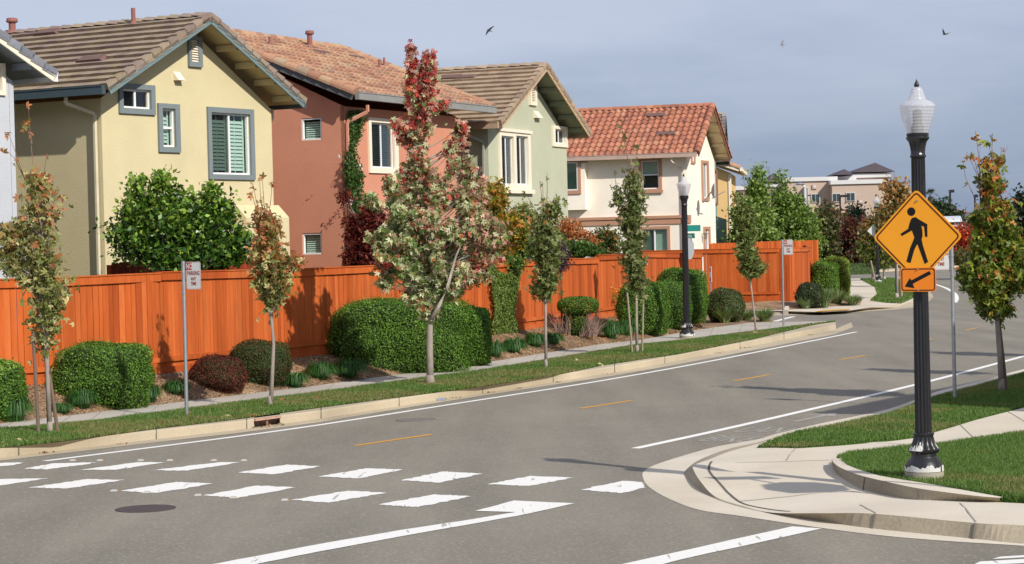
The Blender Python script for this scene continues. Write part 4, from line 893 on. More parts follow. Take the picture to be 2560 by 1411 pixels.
WPOST = mat('white_edge', (.72, .7, .66), .7)
pe = Vector((*fpts([1755])[0], 0)); mb = MB(); mb.beam((pe.x+.06, pe.y+.03, .3), (pe.x+.06, pe.y+.03, 2.2), .05, .05, up=(0, 1, 0)); tag(mb.build('fence_end_post', WPOST, None, (pe.x+.06, pe.y+.03, .3)), 'thin white post closing the end of the nearer orange fence', 'post')
q = [PP(1715, 745, (7.3, 81.8, 0), Vector((0, 1, 0))), G(1853, 739, .42), G(1976, 746.6, .42)]
fence('orange fence beyond the side street, turning the corner by the far hedge', [(4.6, 82.9), (10.6, 81.0), (11.2, 82.2), (12.0, 85.3), (12.8, 92)], [2.40, 2.38, 2.37, 2.35, 2.4], [.33]*5)
DY = lambda px, Y: tuple(P(px, 600, Y).xy)
fence('darker dog eared fence behind the lemon tree, between two houses', [DY(278, 43.8), DY(520, 47.4), DY(760, 50.5)], [2.70, 2.70, 2.72], [.5]*3, pal=DRD, dog=True, rails=False, k=.75)
fence('dog eared orange fence row rising behind the corner fence', [DY(1778, 87), DY(1900, 89), DY(2046, 93)], [2.62, 2.62, 2.62], [.4]*3, dog=True, rails=False)
# ------------------------------------------------------------------ street furniture
BLACK = mat('black_lamp_paint', (.016, .016, .018), .32, .25, 14, .12, 50, .55); FLAKE = mat('flaked_primer', (.62, .61, .58), .8, .12, 30, .3, 60)
FOOT = mat('post_footing', k8((176, 168, 150), .8), .9, .1, 6, .3, 40)
LENS = glassmat('lamp_lens', (.93, .93, .94), .12, 1.0)
def lens_mat():
    m = bpy.data.materials.new('ribbed_acrylic'); m.use_nodes = True; t = m.node_tree; L = t.links.new; b = t.nodes['Principled BSDF']; o = t.nodes['Material Output']
    b.inputs['Base Color'].default_value = (.86, .86, .88, 1); b.inputs['Roughness'].default_value = .2; b.inputs['Specular IOR Level'].default_value = .7
    tr = nn(t, 'ShaderNodeBsdfTransparent'); tr.inputs[0].default_value = (.95, .95, .96, 1); tl = nn(t, 'ShaderNodeBsdfTranslucent'); tl.inputs[0].default_value = (.85, .85, .87, 1)
    m1 = nn(t, 'ShaderNodeMixShader'); m1.inputs[0].default_value = .45; L(b.outputs[0], m1.inputs[1]); L(tl.outputs[0], m1.inputs[2])
    m2 = nn(t, 'ShaderNodeMixShader'); m2.inputs[0].default_value = .45; L(m1.outputs[0], m2.inputs[1]); L(tr.outputs[0], m2.inputs[2]); L(m2.outputs[0], o.inputs[0])
    tc = nn(t, 'ShaderNodeTexCoord'); wv = nn(t, 'ShaderNodeTexWave', wave_type='BANDS', bands_direction='Z', i_Scale=9.0, i_Distortion=.4); L(tc.outputs['Object'], wv.inputs[0])
    bp = nn(t, 'ShaderNodeBump', i_Strength=.35, i_Distance=.01); L(wv.outputs['Fac'], bp.inputs['Height']); L(bp.outputs[0], b.inputs['Normal']); return m
LENSM = lens_mat()
def lamp(label, base, hgt=4.5, flakes=True, rot=0):
    k = hgt/4.5; o = thing('street_lamp', label, 'street lamp', base, 0, 'acorn street lamps'); c = base
    f = MB(); f.lathe([(.215, -.12), (.215, .06), (.2, .065)], c, 40); f.build('footing', FOOT, o, smooth=True)
    s = MB(); s.lathe([(r, z*k) for r, z in ((.205, .066), (.21, .07), (.21, .12), (.205, .135), (.196, .15), (.185, .175), (.165, .20), (.145, .225), (.137, .24), (.14, .252), (.137, .262))], c, 48)
    s.build('base', BLACK, o, smooth=True)
    p = MB(); N = 96
    p.lathe([(r, z*k, fl) for r, z, fl in ((.137, .262, 0), (.150, .275, .5), (.168, .292, 1), (.174, .31, 1), (.166, .33, 1), (.148, .352, 1), (.13, .385, 1), (.118, .425, 1), (.108, .47, .8), (.107, .476, 0), (.116, .478, 0), (.116, .50, 0), (.1, .505, 0), (.094, .515, 1), (.086, 1.8, 1), (.079, 3.3, 1), (.077, 3.625, 1), (.077, 3.63, 0), (.088, 3.632, 0), (.09, 3.65, 0), (.08, 3.665, 0), (.08, 3.70, .6), (.088, 3.76, .6), (.102, 3.81, .4), (.122, 3.838, 0), (.128, 3.845, 0), (.128, 3.862, 0), (.118, 3.87, 0), (.122, 3.885, 0), (.122, 3.905, 0), (.1, 3.91, 0))], c, N, 16, .13)
    p.build('pole', BLACK, o, smooth=True)
    q = MB(); q.lathe([(.07, 3.9*k), (.07, 3.98*k), (.05, 4.02*k), (.05, 4.16*k), (.02, 4.18*k)], c, 16); lu = q.build('lamp_socket', mat('socket_grey', (.12, .12, .12), .5), o, smooth=True)
    g = MB(); prof = [(.115, 3.9), (.123, 3.92), (.136, 3.97), (.158, 4.04), (.178, 4.11), (.190, 4.17), (.195, 4.205)]
    prof += [(r-.004, z) for r, z in prof[::-1]]; vs = []; g.lathe([(r, z*k) for r, z in prof[:7]], c, 40); g.f = [f_ for f_ in g.f if len(f_) == 4]
    g.build('globe', LENSM, o, smooth='all')
    h = MB(); h.lathe([(r, z*k) for r, z in ((.19, 4.2), (.202, 4.205), (.202, 4.218), (.192, 4.225), (.178, 4.245), (.155, 4.262), (.120, 4.275), (.104, 4.285), (.096, 4.30), (.082, 4.34), (.068, 4.39), (.052, 4.42), (.034, 4.43))], c, 40); h.build('lamp_cap', LENSM, o, smooth=True)
    r_ = MB(); r_.lathe([(.02, 4.425*k), (.026, 4.44*k), (.03, 4.455*k), (.022, 4.475*k), (.013, 4.49*k), (.003, 4.52*k)], c, 16); r_.build('finial', BLACK, o, smooth=True)
    if flakes:
        fl = MB(); K = 48; vs = []; rr = .2145
        tops = [.105+.03*abs(math.sin(i*1.7))+.015*math.sin(i*.9) for i in range(K)]
        for i in range(K):
            t0 = 2*math.pi*i/K; t1 = 2*math.pi*(i+1)/K
            if i in (9, 10, 42): continue
            P0 = lambda t, z: (c[0]+rr*math.cos(t), c[1]+rr*math.sin(t), c[2]+z)
            fl.add([P0(t0, .068), P0(t1, .068), P0(t1, tops[(i+1) % K]), P0(t0, tops[i])], [(0, 1, 2, 3)])
        fl.build('bare_patch', FLAKE, o); fl = MB()
        for i in range(10):     # patch of lost paint on the bulge, facing the camera
            a0 = math.radians(188+i*6.5); a1 = a0+math.radians(6.5); zt = .335+(.07 if i == 8 else .02*math.sin(i*2.1)+.012 if i < 8 else .03)
            q_ = []
            for a_ in (a0, a1):
                for z_ in (.306, zt): rz = np.interp(z_, [.30, .31, .33, .352, .385, .425], [.172, .1755, .168, .15, .132, .12]); q_.append((c[0]+(rz+.002)*math.cos(a_), c[1]+(rz+.002)*math.sin(a_), c[2]+z_*k))
            fl.add(q_, [(0, 2, 3, 1)])
        fl.build('bare_patch', FLAKE, o)
    return o
LB = G(2311, 1192, .24); L1 = lamp('large black fluted street lamp in the foreground carrying the orange crossing signs', LB, 990/5300*LB.y)
L2B = G(1718, 846, .15); lamp('black street lamp on the left grass strip in front of the round hedges', L2B, 4.5)
L3B = G(2195, 706.5, .13); lamp('distant black street lamp on the far lawn with a white sign plate on its pole', L3B, 218/5300*L3B.y)
# ---- sign plates
def plate_pts(w_, h_, r, n=5):
    out = []
    for cx, cy, a0 in ((w_/2-r, h_/2-r, 0), (-w_/2+r, h_/2-r, 90), (-w_/2+r, -h_/2+r, 180), (w_/2-r, -h_/2+r, 270)):
        for i in range(n+1):
            a = math.radians(a0+90*i/n); out.append((cx+r*math.cos(a), cy+r*math.sin(a)))
    return out
def frame(center, yaw_left):
    s_, c_ = math.sin(yaw_left), math.cos(yaw_left); n = Vector((-s_, -c_, 0)); hx = Vector((c_, -s_, 0)); up = Vector((0, 0, 1))
    return Matrix(((hx.x, up.x, n.x, center[0]), (hx.y, up.y, n.y, center[1]), (hx.z, up.z, n.z, center[2]), (0, 0, 0, 1)))
def flat(pts, X, z, material, name, parent, th=0.0):
    mb = MB(X); n = len(pts); mb.add([(x, y, z) for x, y in pts], [tuple(range(n))])
    if th: mb.add([(x, y, z-th) for x, y in pts], [tuple(range(n))[::-1]]); mb.f += [(i, (i+1) % n, n+(i+1) % n, n+i) for i in range(n)]
    return mb.build(name, material, parent)
def ring(po, pi, X, z, material, name, parent):
    mb = MB(X); n = len(po); mb.add([(x, y, z) for x, y in po]+[(x, y, z) for x, y in pi], [(i, (i+1) % n, n+(i+1) % n, n+i) for i in range(n)]); return mb.build(name, material, parent)
rot45 = lambda pts: [((x-y)/math.sqrt(2), (x+y)/math.sqrt(2)) for x, y in pts]
FOR = mat('fluorescent_orange_yellow', (1.0, .40, .022), .45, .02, 3); FOR2 = mat('orange_sheeting', (.95, .26, .02), .45, .03, 3); MAROON = mat('maroon_border', (.10, .012, .008), .6); BLK = mat('sign_black', (.008, .008, .008), .7)
ALU = mat('sign_aluminium', (.55, .56, .57), .5, .05, metal=.5); SWHITE = mat('sign_white', (.60, .60, .58), .6, .04); SRED = mat('sign_red', (.42, .03, .03), .6, .04); SDRED = mat('sign_letter_red', (.30, .03, .03), .6)
YAW = math.radians(33.5)
nrm_ = Vector((-math.sin(YAW), -math.cos(YAW), 0)); sp = LB+nrm_*.125
cen = PP(2293, 592.5, sp, nrm_); X1 = frame(cen, YAW); X1i = X1.inverted()
side = 230/5300*cen.y/math.sqrt(2)+.03
ds = thing('crossing_sign', 'diamond orange pedestrian crossing sign bolted high on the foreground lamp pole', 'sign', (cen.x, cen.y, cen.z))
XF[ds.name] = Matrix.Translation(cen)
flat(rot45(plate_pts(side, side, .05)), X1, 0, FOR, 'sign_plate', ds, .004)
ring(rot45(plate_pts(side-.04, side-.04, .042)), rot45(plate_pts(side-.072, side-.072, .03)), X1, .0015, MAROON, 'border', ds)
def gl(pts, X, Xi, ctr, n): return [tuple((Xi @ PP(1900+x/2.823, 350+y/2.823, ctr, n)).xy) for x, y in pts]
body = [(1078, 549), (1100, 546), (1122, 562), (1181, 596), (1182, 685), (1166, 685), (1158, 612), (1139, 606), (1146, 640), (1148, 678), (1141, 702), (1150, 745), (1187, 862), (1163, 877), (1112, 738), (1106, 742), (1089, 778), (1063, 870), (1033, 860), (1060, 762), (1080, 716), (1090, 688), (1072, 640), (1001, 680), (992, 663), (1046, 628), (1055, 592), (1066, 560)]
flat(gl(body, X1, X1i, cen, nrm_), X1, .0015, BLK, 'walking_figure', ds); hp = gl([(1068, 507)], X1, X1i, cen, nrm_)[0]
flat([(hp[0]+.048*math.cos(t/12*math.pi), hp[1]+.0475*math.sin(t/12*math.pi)) for t in range(24)], X1, .0015, BLK, 'figure_head', ds)
bo_ = MB(X1)
for y in (.40,): bo_.tube([(0.01, y, 0), (0.01, y, .012)], .011, 8)
bo_.build('bolt', GALV, ds); br = MB(X1); br.box((-.1, .18, -.06), (.1, .22, -.005)); br.box((-.1, -.3, -.06), (.1, -.26, -.005)); br.build('bracket', GALV, ds)
c2 = PP(2295.5, 699.5, LB+nrm_*.131, nrm_); X2 = frame(c2, YAW); X2i = X2.inverted(); wp, hp_ = 87/5300*c2.y/.925, 60.5/5300*c2.y
asn = thing('arrow_sign', 'small orange plate with a black arrow pointing down left, below the diamond sign', 'sign', (c2.x, c2.y, c2.z))
flat(plate_pts(wp, hp_, .035), X2, 0, FOR2, 'sign_plate', asn, .004); ring(plate_pts(wp-.022, hp_-.022, .03), plate_pts(wp-.044, hp_-.044, .022), X2, .0015, BLK, 'border', asn)
arrow = [(1022, 1036), (1058, 975), (1068, 992), (1196, 925), (1208, 948), (1079, 1016), (1090, 1047)]
flat(gl(arrow, X2, X2i, c2, nrm_), X2, .0015, BLK, 'arrow', asn)
bo_ = MB(X2)
for y in (.115, -.115): bo_.tube([(0, y, 0), (0, y, .012)], .009, 8)
bo_.build('bolt', GALV, asn)
# ---- no parking signs
def noparking(label, base_px, base_z, top_px, cen_px, hh, yaw, lean=0.0, arrow_side=1):
    b = G(base_px[0], base_px[1], base_z); o = thing('no_parking_sign', label, 'sign', b, 0, 'no parking signs on steel posts'); Y = b.y
    t = P(top_px[0], top_px[1], Y); m = MB(); m.tube([b-Vector((0, 0, .1)), t], .031, 14)
    m.build('post', GALV, o, smooth=True); d = (t-b)
    for q in (.93, .80, .55): cl = MB(); p = b+d*q; cl.tube([p-d.normalized()*.012, p+d.normalized()*.012], .037, 12); cl.build('clamp', GALV, o)
    cp = MB(); cp.tube([t-Vector((0, 0, .05)), t+Vector((0, 0, .004))], .034, 12); cp.build('post_cap', GALV, o)
    n = Vector((-math.sin(yaw), -math.cos(yaw), 0)); c = PP(cen_px[0], cen_px[1], b+n*.0, n); X = frame(c, yaw); h_ = hh/5300*c.y; w_ = h_*.64
    flat(plate_pts(w_, h_, .03), X, 0, SWHITE, 'sign_plate', o, .004)
    ring(plate_pts(w_-.012, h_-.012, .026), plate_pts(w_-.02, h_-.02, .023), X, .0012, SRED, 'border', o)
    k = h_/.457
    flat([(-.138*k, .215*k), (-.138*k, .095*k), (-.03*k, .095*k), (-.03*k, .215*k)], X, .0012, SRED, 'red_panel', o)
    T = lambda x, y: X @ Matrix.Translation((x*k, y*k, .0022))
    text_mesh('NO', .118*k, T(-.084, .153), SWHITE, 'lettering', o, sx=.72, bold=.003*k)
    text_mesh('PARKING', .098*k, T(.002, .038), SDRED, 'lettering', o, sx=.60, bold=.002*k)
    text_mesh('ANY', .078*k, T(.0, -.055), SDRED, 'lettering', o, sx=.66, bold=.002*k); text_mesh('TIME', .078*k, T(.0, -.135), SDRED, 'lettering', o, sx=.66, bold=.002*k)
    return o
noparking('no parking sign on a bare steel post, nearest, in front of the orange fence', (467, 1044), .155, (458, 654), (483.5, 689.5), 69, math.radians(28))
noparking('no parking sign on a thin post at the end of the left grass strip', (1959, 816.5), .15, (1955, 600), (1970.5, 618.5), 38, math.radians(22))
noparking('no parking sign half hidden behind the diamond crossing sign', (2387, 998), .17, (2379, 612), (2352, 640), 71, math.radians(10))
# ---- street name post with the back of a stop sign behind the middle lamp
TEAL = mat('street_name_teal', k8((14, 128, 118), .9), .5, .03); b = P(1719, 750, 70.5); b.z = .15
o = thing('street_name_sign', 'street name post with teal blades and a grey sign back, behind the middle lamp', 'sign', b)
m = MB(); m.tube([b, (b.x, b.y, 3.05)], .03, 10); m.build('post', GALV, o, smooth=True)
X = frame(P(1733, 571, 70.6), math.radians(-12)); m = MB(X); wd = 38/5300*70; m.box((-wd*.62, -.105, -.01), (wd*.5, .105, .01)); m.build('name_blade', TEAL, o)
X = frame(P(1727, 590, 70.5), math.radians(30)); wd = 24/5300*70; m = MB(X); m.box((-wd*.7, -.085, -.01), (wd*.45, .085, .01)); m.build('name_blade', TEAL, o); text_mesh('nla', .17, X @ Matrix.Translation((-.03, 0, .012)), SWHITE, 'lettering', o, sx=.8, bold=.003); text_mesh('v', .09, X @ Matrix.Translation((.11, .04, .012)), SWHITE, 'lettering', o)
X = frame(P(1724, 622, 70.4), math.radians(-60)); r_ = .38; flat([(r_*math.cos(math.radians(22.5+45*i)), r_*math.sin(math.radians(22.5+45*i))) for i in range(8)], X, 0, ALU, 'sign_back', o, .006)
# ---- white diamond sign back on the far lamp
X = frame(L3B+Vector((-.12, .12, (574.6-579)/5300*L3B.y*-1+2.35)), math.radians(10)); c_ = P(2191, 577, L3B.y+.14)
o = thing('warning_sign_back', 'plain white back of a diamond sign behind the distant lamp pole', 'sign', c_); flat(rot45(plate_pts(.70, .70, .04)), frame(c_, math.radians(10)), 0, mat('sign_back_white', (.62, .62, .62), .6, .05), 'sign_plate', o, .005)
m = MB(frame(c_, math.radians(10))); m.box((-.05, -.3, -.0), (.05, .3, .03)); m.build('bracket', GALV, o)
# ---- stop sign outside the frame whose shadow lies on the corner
b = Vector((5.63, 21.35, .16)); o = thing('stop_sign', 'stop sign with name blades right of the view, casting the octagon shadow', 'sign', b); m = MB(); m.tube([b, (b.x, b.y, 3.25)], .028, 10); m.build('post', GALV, o)
X = frame(b+Vector((-.03, -.03, 2.45)), math.radians(-35)); r_ = .405; oct_ = [(r_*math.cos(math.radians(22.5+45*i)), r_*math.sin(math.radians(22.5+45*i))) for i in range(8)]
flat(oct_, X, 0, SRED, 'sign_plate', o, .005); text_mesh('STOP', .24, X @ Matrix.Translation((0, 0, .003)), SWHITE, 'lettering', o, sx=.8)
X = frame(b+Vector((0, 0, 3.2)), math.radians(-5)); m = MB(X); m.box((-.38, -.1, -.008), (.38, .1, .008)); m.build('name_blade', TEAL, o)
# ---- marker sign on the second fence
c_ = P(1776.5, 687, 78.5); o = thing('marker_post', 'slim white and red utility marker standing against the orange fence', 'marker', (c_.x, c_.y, .3)); m = MB(frame(c_, math.radians(45))); m.box((-.05, -.28, -.01), (.05, .3, .01)); m.build('marker_plate', SWHITE, o)
m = MB(frame(c_, math.radians(45))); m.box((-.035, -.25, .0105), (.035, -.1, .012)); m.box((-.03, .1, .0105), (.03, .26, .012)); m.build('red_print', mat('pale_red_print', (.6, .15, .13), .7), o)
m = MB(); m.tube([(c_.x, c_.y+.02, .3), (c_.x, c_.y+.02, c_.z-.2)], .02, 8); m.build('post', GALV, o)
# ---- raised reflective markers
for i, (px, py) in enumerate(((182, 1152), (250, 1152), (352, 1152), (425, 1152), (535, 1152), (610, 1152), (285, 1228), (367, 1232), (495, 1239), (583, 1245), (712, 1251))):
    p = G(px, py, .002); d = .045; row = 'far side of the crosswalk' if i < 6 else 'near side of the crosswalk'
    nth = ['first', 'second', 'third', 'fourth', 'fifth', 'sixth'][i if i < 6 else i-6]
    o = thing('road_marker', '%s raised white reflector from the left on the %s' % (nth, row), 'road reflector', p, 0, 'raised reflectors along the crosswalk')
    m = MB(); d = .045
    m.add([(p.x-d, p.y-d, .002), (p.x+d, p.y-d, .002), (p.x+d, p.y+d, .002), (p.x-d, p.y+d, .002), (p.x-d*.6, p.y-d*.3, .022), (p.x+d*.6, p.y-d*.3, .022), (p.x+d*.6, p.y+d*.3, .022), (p.x-d*.6, p.y+d*.3, .022)], [(0, 1, 5, 4), (2, 3, 7, 6), (3, 0, 4, 7), (4, 5, 6, 7)]); m.build('body', mat('reflector_body', (.40, .40, .38), .4), o)
    m = MB(); m.add([(p.x+d, p.y-d, .002), (p.x+d, p.y+d, .002), (p.x+d*.6, p.y+d*.3, .022), (p.x+d*.6, p.y-d*.3, .022)], [(0, 1, 2, 3)]); m.build('lens', mat('amber_lens', (.7, .42, .08), .2), o)
# ---- manholes and drain
IRON = mat('cast_iron', (.075, .058, .058), .75, .2, 12, .4, 60, .3)
def manhole(px, py, r, label, mt):
    p = G(px, py, .003); m = MB(); m.lathe([(r, -.02), (r, .004), (r*.93, .005), (r*.92, .001)], p, 48); m.lathe([(r*.9, -.02), (r*.9, .004)], p, 48)
    for k in range(9):
        y = (k-4)*r*.19; w_ = math.sqrt(max(0, (r*.8)**2-y*y)); m.box((p.x-w_, p.y+y-r*.03, .003), (p.x+w_, p.y+y+r*.03, .0085))
    tag(m.build('manhole_cover', mt, None, p), label, 'manhole')
manhole(364, 1272, .345, 'dark iron manhole cover in front of the crosswalk', IRON)
manhole(1040, 1050, .34, 'faint asphalt toned manhole cover in the far lane', mat('asphalt_cover', (.17, .155, .135), .8, .15, 10, .3, 50))
i0, i1 = [min(range(len(xsA)), key=lambda k: abs(xsA[k]-x)) for x in (636, 700)]
A0, A1 = r1[i0].copy(), r1[i1].copy(); T0, T1 = r2b[i0].copy(), r2b[i1].copy(); ins = (r3[i0]-r1[i0]); ins.z = 0; ins.normalize()
o = thing('storm_drain', 'rusty storm drain opening set into the kerb beneath the small tree', 'storm drain', (A0+A1)/2)
RUST = mat('rusty_drain', (.26, .12, .08), .9, .3, 8, .4, 40, col2=(.34, .24, .16)); m = MB()
z0, z1 = -.02, .115; V = lambda p, z, d=0: Vector((p.x, p.y, z))+ins*d
m.add([V(A0, z0, .3), V(A1, z0, .3), V(A1, z1, .3), V(A0, z1, .3)], [(0, 1, 2, 3)]); m.add([V(A0, z0), V(A0, z0, .3), V(A0, z1, .3), V(A0, z1)], [(0, 1, 2, 3)]); m.add([V(A1, z0), V(A1, z0, .3), V(A1, z1, .3), V(A1, z1)], [(0, 1, 2, 3)])
m.add([V(A0, .008), V(A1, .008), V(A1, z0, .3), V(A0, z0, .3)], [(0, 1, 2, 3)]); m.build('throat', RUST, o)
m = MB(); q0, q1 = V(A0, .133, .03), V(A1, .133, .03); m.beam(q0, q1, .07, .035); m.build('angle_iron', mat('rusted_angle', (.45, .27, .2), .8, .2, 10), o)
m = MB(); mid = (A0+A1)/2; m.beam(V(mid, 0, .04), V(mid, .12, .05), .03, .05, up=(0, 1, 0)); m.build('centre_bar', RUST, o)
m = MB(); m.add([V(T0, .152, -.01), V(T1, .152, -.01), V(T1, .152, .17), V(T0, .152, .17), V(T0, .13, -.0), V(T1, .13, -.0)], [(0, 1, 2, 3), (0, 4, 5, 1)]); m.build('lid_slab', KERBM, o)
# concrete pad and edging strip in the far bed
for lab, q in (('pale concrete pad lying in the mulch before the corner fence', [(1872, 751), (1898, 750), (1912, 769), (1888, 770)]), ('narrow concrete edging strip beside the corner of the far fence', [(1966, 749), (1976, 749.5), (1971, 775), (1960, 775)])):
    v = [G(x, y, .20 if i < 2 else .15) for i, (x, y) in enumerate(q)]; v = [G(x, y, .30 if i < 2 else .17) for i, (x, y) in enumerate(q)]; m = MB(); m.add(v+[p-Vector((0, 0, .15)) for p in v], [(0, 1, 2, 3), (0, 4, 5, 1), (1, 5, 6, 2), (2, 6, 7, 3), (3, 7, 4, 0)]); tag(m.build('concrete_slab', CONC, None, v[3]), lab, 'slab')
# ---- litter by the kerb
lt = MB(); p = G(1110, 1000, .02); lt.box((p.x-.11, p.y-.03, .012), (p.x+.02, p.y+.03, .05)); tag(lt.build('cigarette_pack', mat('litter_blue', (.25, .3, .4), .5, .4, 60), None, p), 'small blue and white litter in the gutter below the big tree', 'litter')
# ---- birds
BIRD = mat('bird_grey', (.035, .037, .045), .8, .2, 20); BIRDL = mat('bird_pale', (.28, .29, .33), .8, .2, 20)
def bird(label, px, py, Y, body_dir, wing1, wing2, span, m_):
    c = P(px, py, Y); o = thing('bird', label, 'bird', c, 0, 'birds flying in the sky'); X = Matrix.Translation(c)
    bd = Vector((body_dir[0], .25, body_dir[1])).normalized(); L_ = span*.42
    m = MB(); n = 10; prof = [(-.55, .004), (-.5, .05), (-.42, .085), (-.34, .08), (-.25, .11), (-.05, .135), (.2, .09), (.38, .035), (.42, .03), (.56, .06)]
    m.tube([c-bd*t*L_ for t, r in prof], [r*L_ for t, r in prof], 10); m.build('body', m_, o, smooth='all')
    for w_ in (wing1, wing2):
        wm = MB(); d1 = Vector((w_[0], -.15, w_[1])).normalized(); ln = span*.5*math.hypot(*w_); a = c+bd*L_*.16; pts = [(0, .2, -.16), (.35, .2, -.18), (.7, .05, -.16), (1, -.16, -.2)]
        vs = []
        for t, f_, b_ in pts: q = a+d1*ln*t; vs += [q+bd*L_*f_, q+bd*L_*b_+Vector((0, .01, 0))]
        up = bd.cross(d1).normalized()*.012; k = len(vs); vs += [v+up for v in vs]
        fs = []
        for i in range(3): fs += [(2*i, 2*i+1, 2*i+3, 2*i+2), (k+2*i, k+2*i+2, k+2*i+3, k+2*i+1), (2*i, 2*i+2, k+2*i+2, k+2*i), (2*i+1, k+2*i+1, k+2*i+3, 2*i+3)]
        wm.add(vs, fs); wm.build('wing', m_, o)
bird('dark bird with spread wings high above the coral house', 1224, 77, 100, (-.8, .45), (.75, .7), (-.6, -.75), .62, BIRD)
bird('small pale bird, fainter than the others, left of the near lamp', 1957, 112, 105, (-1, .1), (.12, .8), (.1, -.65), .62, BIRDL)
bird('dark bird with raised wings at the upper right', 2364, 86, 100, (-1, -.1), (-.45, .9), (.75, .25), .62, BIRD)
# ------------------------------------------------------------------ grass
def sample_tris(o, n, keep=None):
    me = o.data; me.calc_loop_triangles(); V = np.array([v.co[:] for v in me.vertices])+np.array(o.location[:]); T = np.array([t.vertices[:] for t in me.loop_triangles])
    A, B_, C_ = V[T[:, 0]], V[T[:, 1]], V[T[:, 2]]; ar = np.linalg.norm(np.cross(B_-A, C_-A), axis=1)/2
    if keep is not None: ctr = (A+B_+C_)/3; ar = ar*keep(ctr)
    k = NR.choice(len(T), n, p=ar/ar.sum()); u, v = NR.random((2, n)); m = u+v > 1; u[m] = 1-u[m]; v[m] = 1-v[m]
    return A[k]+(B_[k]-A[k])*u[:, None]+(C_[k]-A[k])*v[:, None]
def tri_obj(name, V, cols, material, per=3, parent=None, origin=None):
    nv = len(V); me = bpy.data.meshes.new(name); me.vertices.add(nv); me.vertices.foreach_set('co', V.astype(np.float32).ravel()); me.loops.add(nv); me.loops.foreach_set('vertex_index', np.arange(nv, dtype=np.int32))
    npo = nv//per; me.polygons.add(npo); me.polygons.foreach_set('loop_start', np.arange(0, nv, per, dtype=np.int32))
    try: me.polygons.foreach_set('loop_total', np.full(npo, per, np.int32))
    except Exception: pass
    at = me.color_attributes.new('Col', 'FLOAT_COLOR', 'POINT'); a = np.ones((nv, 4), np.float32); a[:, :3] = cols; at.data.foreach_set('color', a.ravel()); me.materials.append(material); me.update(calc_edges=True)
    return link(name, me, parent, origin)
def vnoise(P_, s):      # cheap smooth noise in [0,1]
    x, y = P_[:, 0]*s, P_[:, 1]*s
    return .5+.25*(np.sin(x*1.3+2*np.sin(y*.7))+np.sin(y*1.9+1.7*np.sin(x*1.1+1)))
def grass(turf, n, h, wd, label, keep=None, dry=.35):
    P_ = sample_tris(turf, n, keep); N = len(P_); az = NR.random(N)*2*math.pi; s = np.stack([np.cos(az), np.sin(az), 0*az], 1)*(wd*(.7+.6*NR.random(N)))[:, None]
    patch_ = vnoise(P_, .9)*.6+vnoise(P_+7, 3.1)*.4
    hh = h*(.55+.7*NR.random(N))*(.8+.4*vnoise(P_, 2)); lean = NR.normal(size=(N, 3))*.35*hh[:, None]; lean[:, 2] = 0
    V = np.stack([P_-s/2, P_+s/2, P_+lean+np.stack([0*hh, 0*hh, hh], 1)], 1).reshape(-1, 3)
    g = palette([((112, 144, 70), 4), ((96, 130, 56), 4), ((136, 160, 90), 2), ((82, 114, 48), 2)], N, .16)*.80; d = palette([((170, 160, 110), 2), ((150, 146, 92), 2), ((134, 146, 82), 2)], N, .12)*.75
    t = np.clip((patch_-(1-dry))*4, 0, .75)[:, None]; pick = (NR.random((N, 1)) < t); c = np.where(pick, d, g)
    return struct(tri_obj('grass', V, np.repeat(c, 3, axis=0), GRASSB), 'stuff')
grass(TURF1, 130000, .042, .008, '')
grass(TURF2, 110000, .042, .010, '', keep=lambda c: (c[:, 0] < 14)*1.0, dry=.5)
grass(TURF0, 190000, .05, .016, '', keep=lambda c: np.where(c[:, 0] > -11, 1.0, .02)*np.clip(45/np.maximum(c[:, 1], 1), .5, 1.4), dry=.6)
grass(TURF3, 16000, .07, .04, '')
# fallen leaves (countless, scattered)
def litter(turfs, n, sz, pal):
    P_ = np.concatenate([sample_tris(o, k) for o, k in turfs]); P_ = P_+np.array([0, 0, .02]); N = len(P_)
    nv = np.tile(np.array([[0, 0, 1.0]]), (N, 1)); return leaf_obj('fallen_leaves', LEAF, P_, sz*(.5+NR.random(N)), palette(pal, N), nrm=nv, jit=.5, shape='maple')
mulch_o = [o for o in C.objects if o.name.startswith('mulch_bed')]
struct(litter([(TURF0, 260)], 260, .09, [((200, 120, 70), 2), ((206, 190, 140), 3), ((170, 90, 60), 1)]), 'stuff')
struct(litter([(mulch_o[0], 1100), (mulch_o[2], 120)], 0, .07, [((196, 140, 100), 3), ((150, 110, 84), 3), ((210, 180, 140), 2), ((190, 80, 50), 1)]), 'stuff')
# wood chips: mulch surface relief
P_ = np.concatenate([sample_tris(mulch_o[0], 42000, lambda c: (c[:, 0] > -11)*1.0), sample_tris(mulch_o[2], 5000)]); P_[:, 2] += .008
struct(leaf_obj('wood_chips', LEAF, P_, .05*(.4+NR.random(len(P_))*1.1), palette([((190, 160, 124), 4), ((166, 136, 106), 3), ((206, 180, 148), 2), ((128, 100, 80), 1.5)], len(P_), .2)*.78, nrm=np.tile([[0, 0, 1.0]], (len(P_), 1)), jit=.8, wid=.35), 'stuff')
gut = [G(x, interp(C1, x)+1, .016) for x in (105, 118, 300, 640, 655, 672, 690, 712, 1117, 1140, 1225, 1290, 1390, 1520, 1795, 1800, 1812, 1858, 1864, 2022, 2026, 2108)]
P_ = np.array([[p.x+rnd.uniform(-.12, .12), p.y+rnd.uniform(-.05, .05), .02] for p in gut for _ in range(7)])
struct(leaf_obj('fallen_leaves', LEAF, P_, .05*(.5+NR.random(len(P_))), palette([((120, 90, 60), 3), ((190, 160, 110), 2), ((96, 110, 60), 1)], len(P_)), nrm=np.tile([[0, 0, 1.0]], (len(P_), 1)), jit=1), 'stuff')
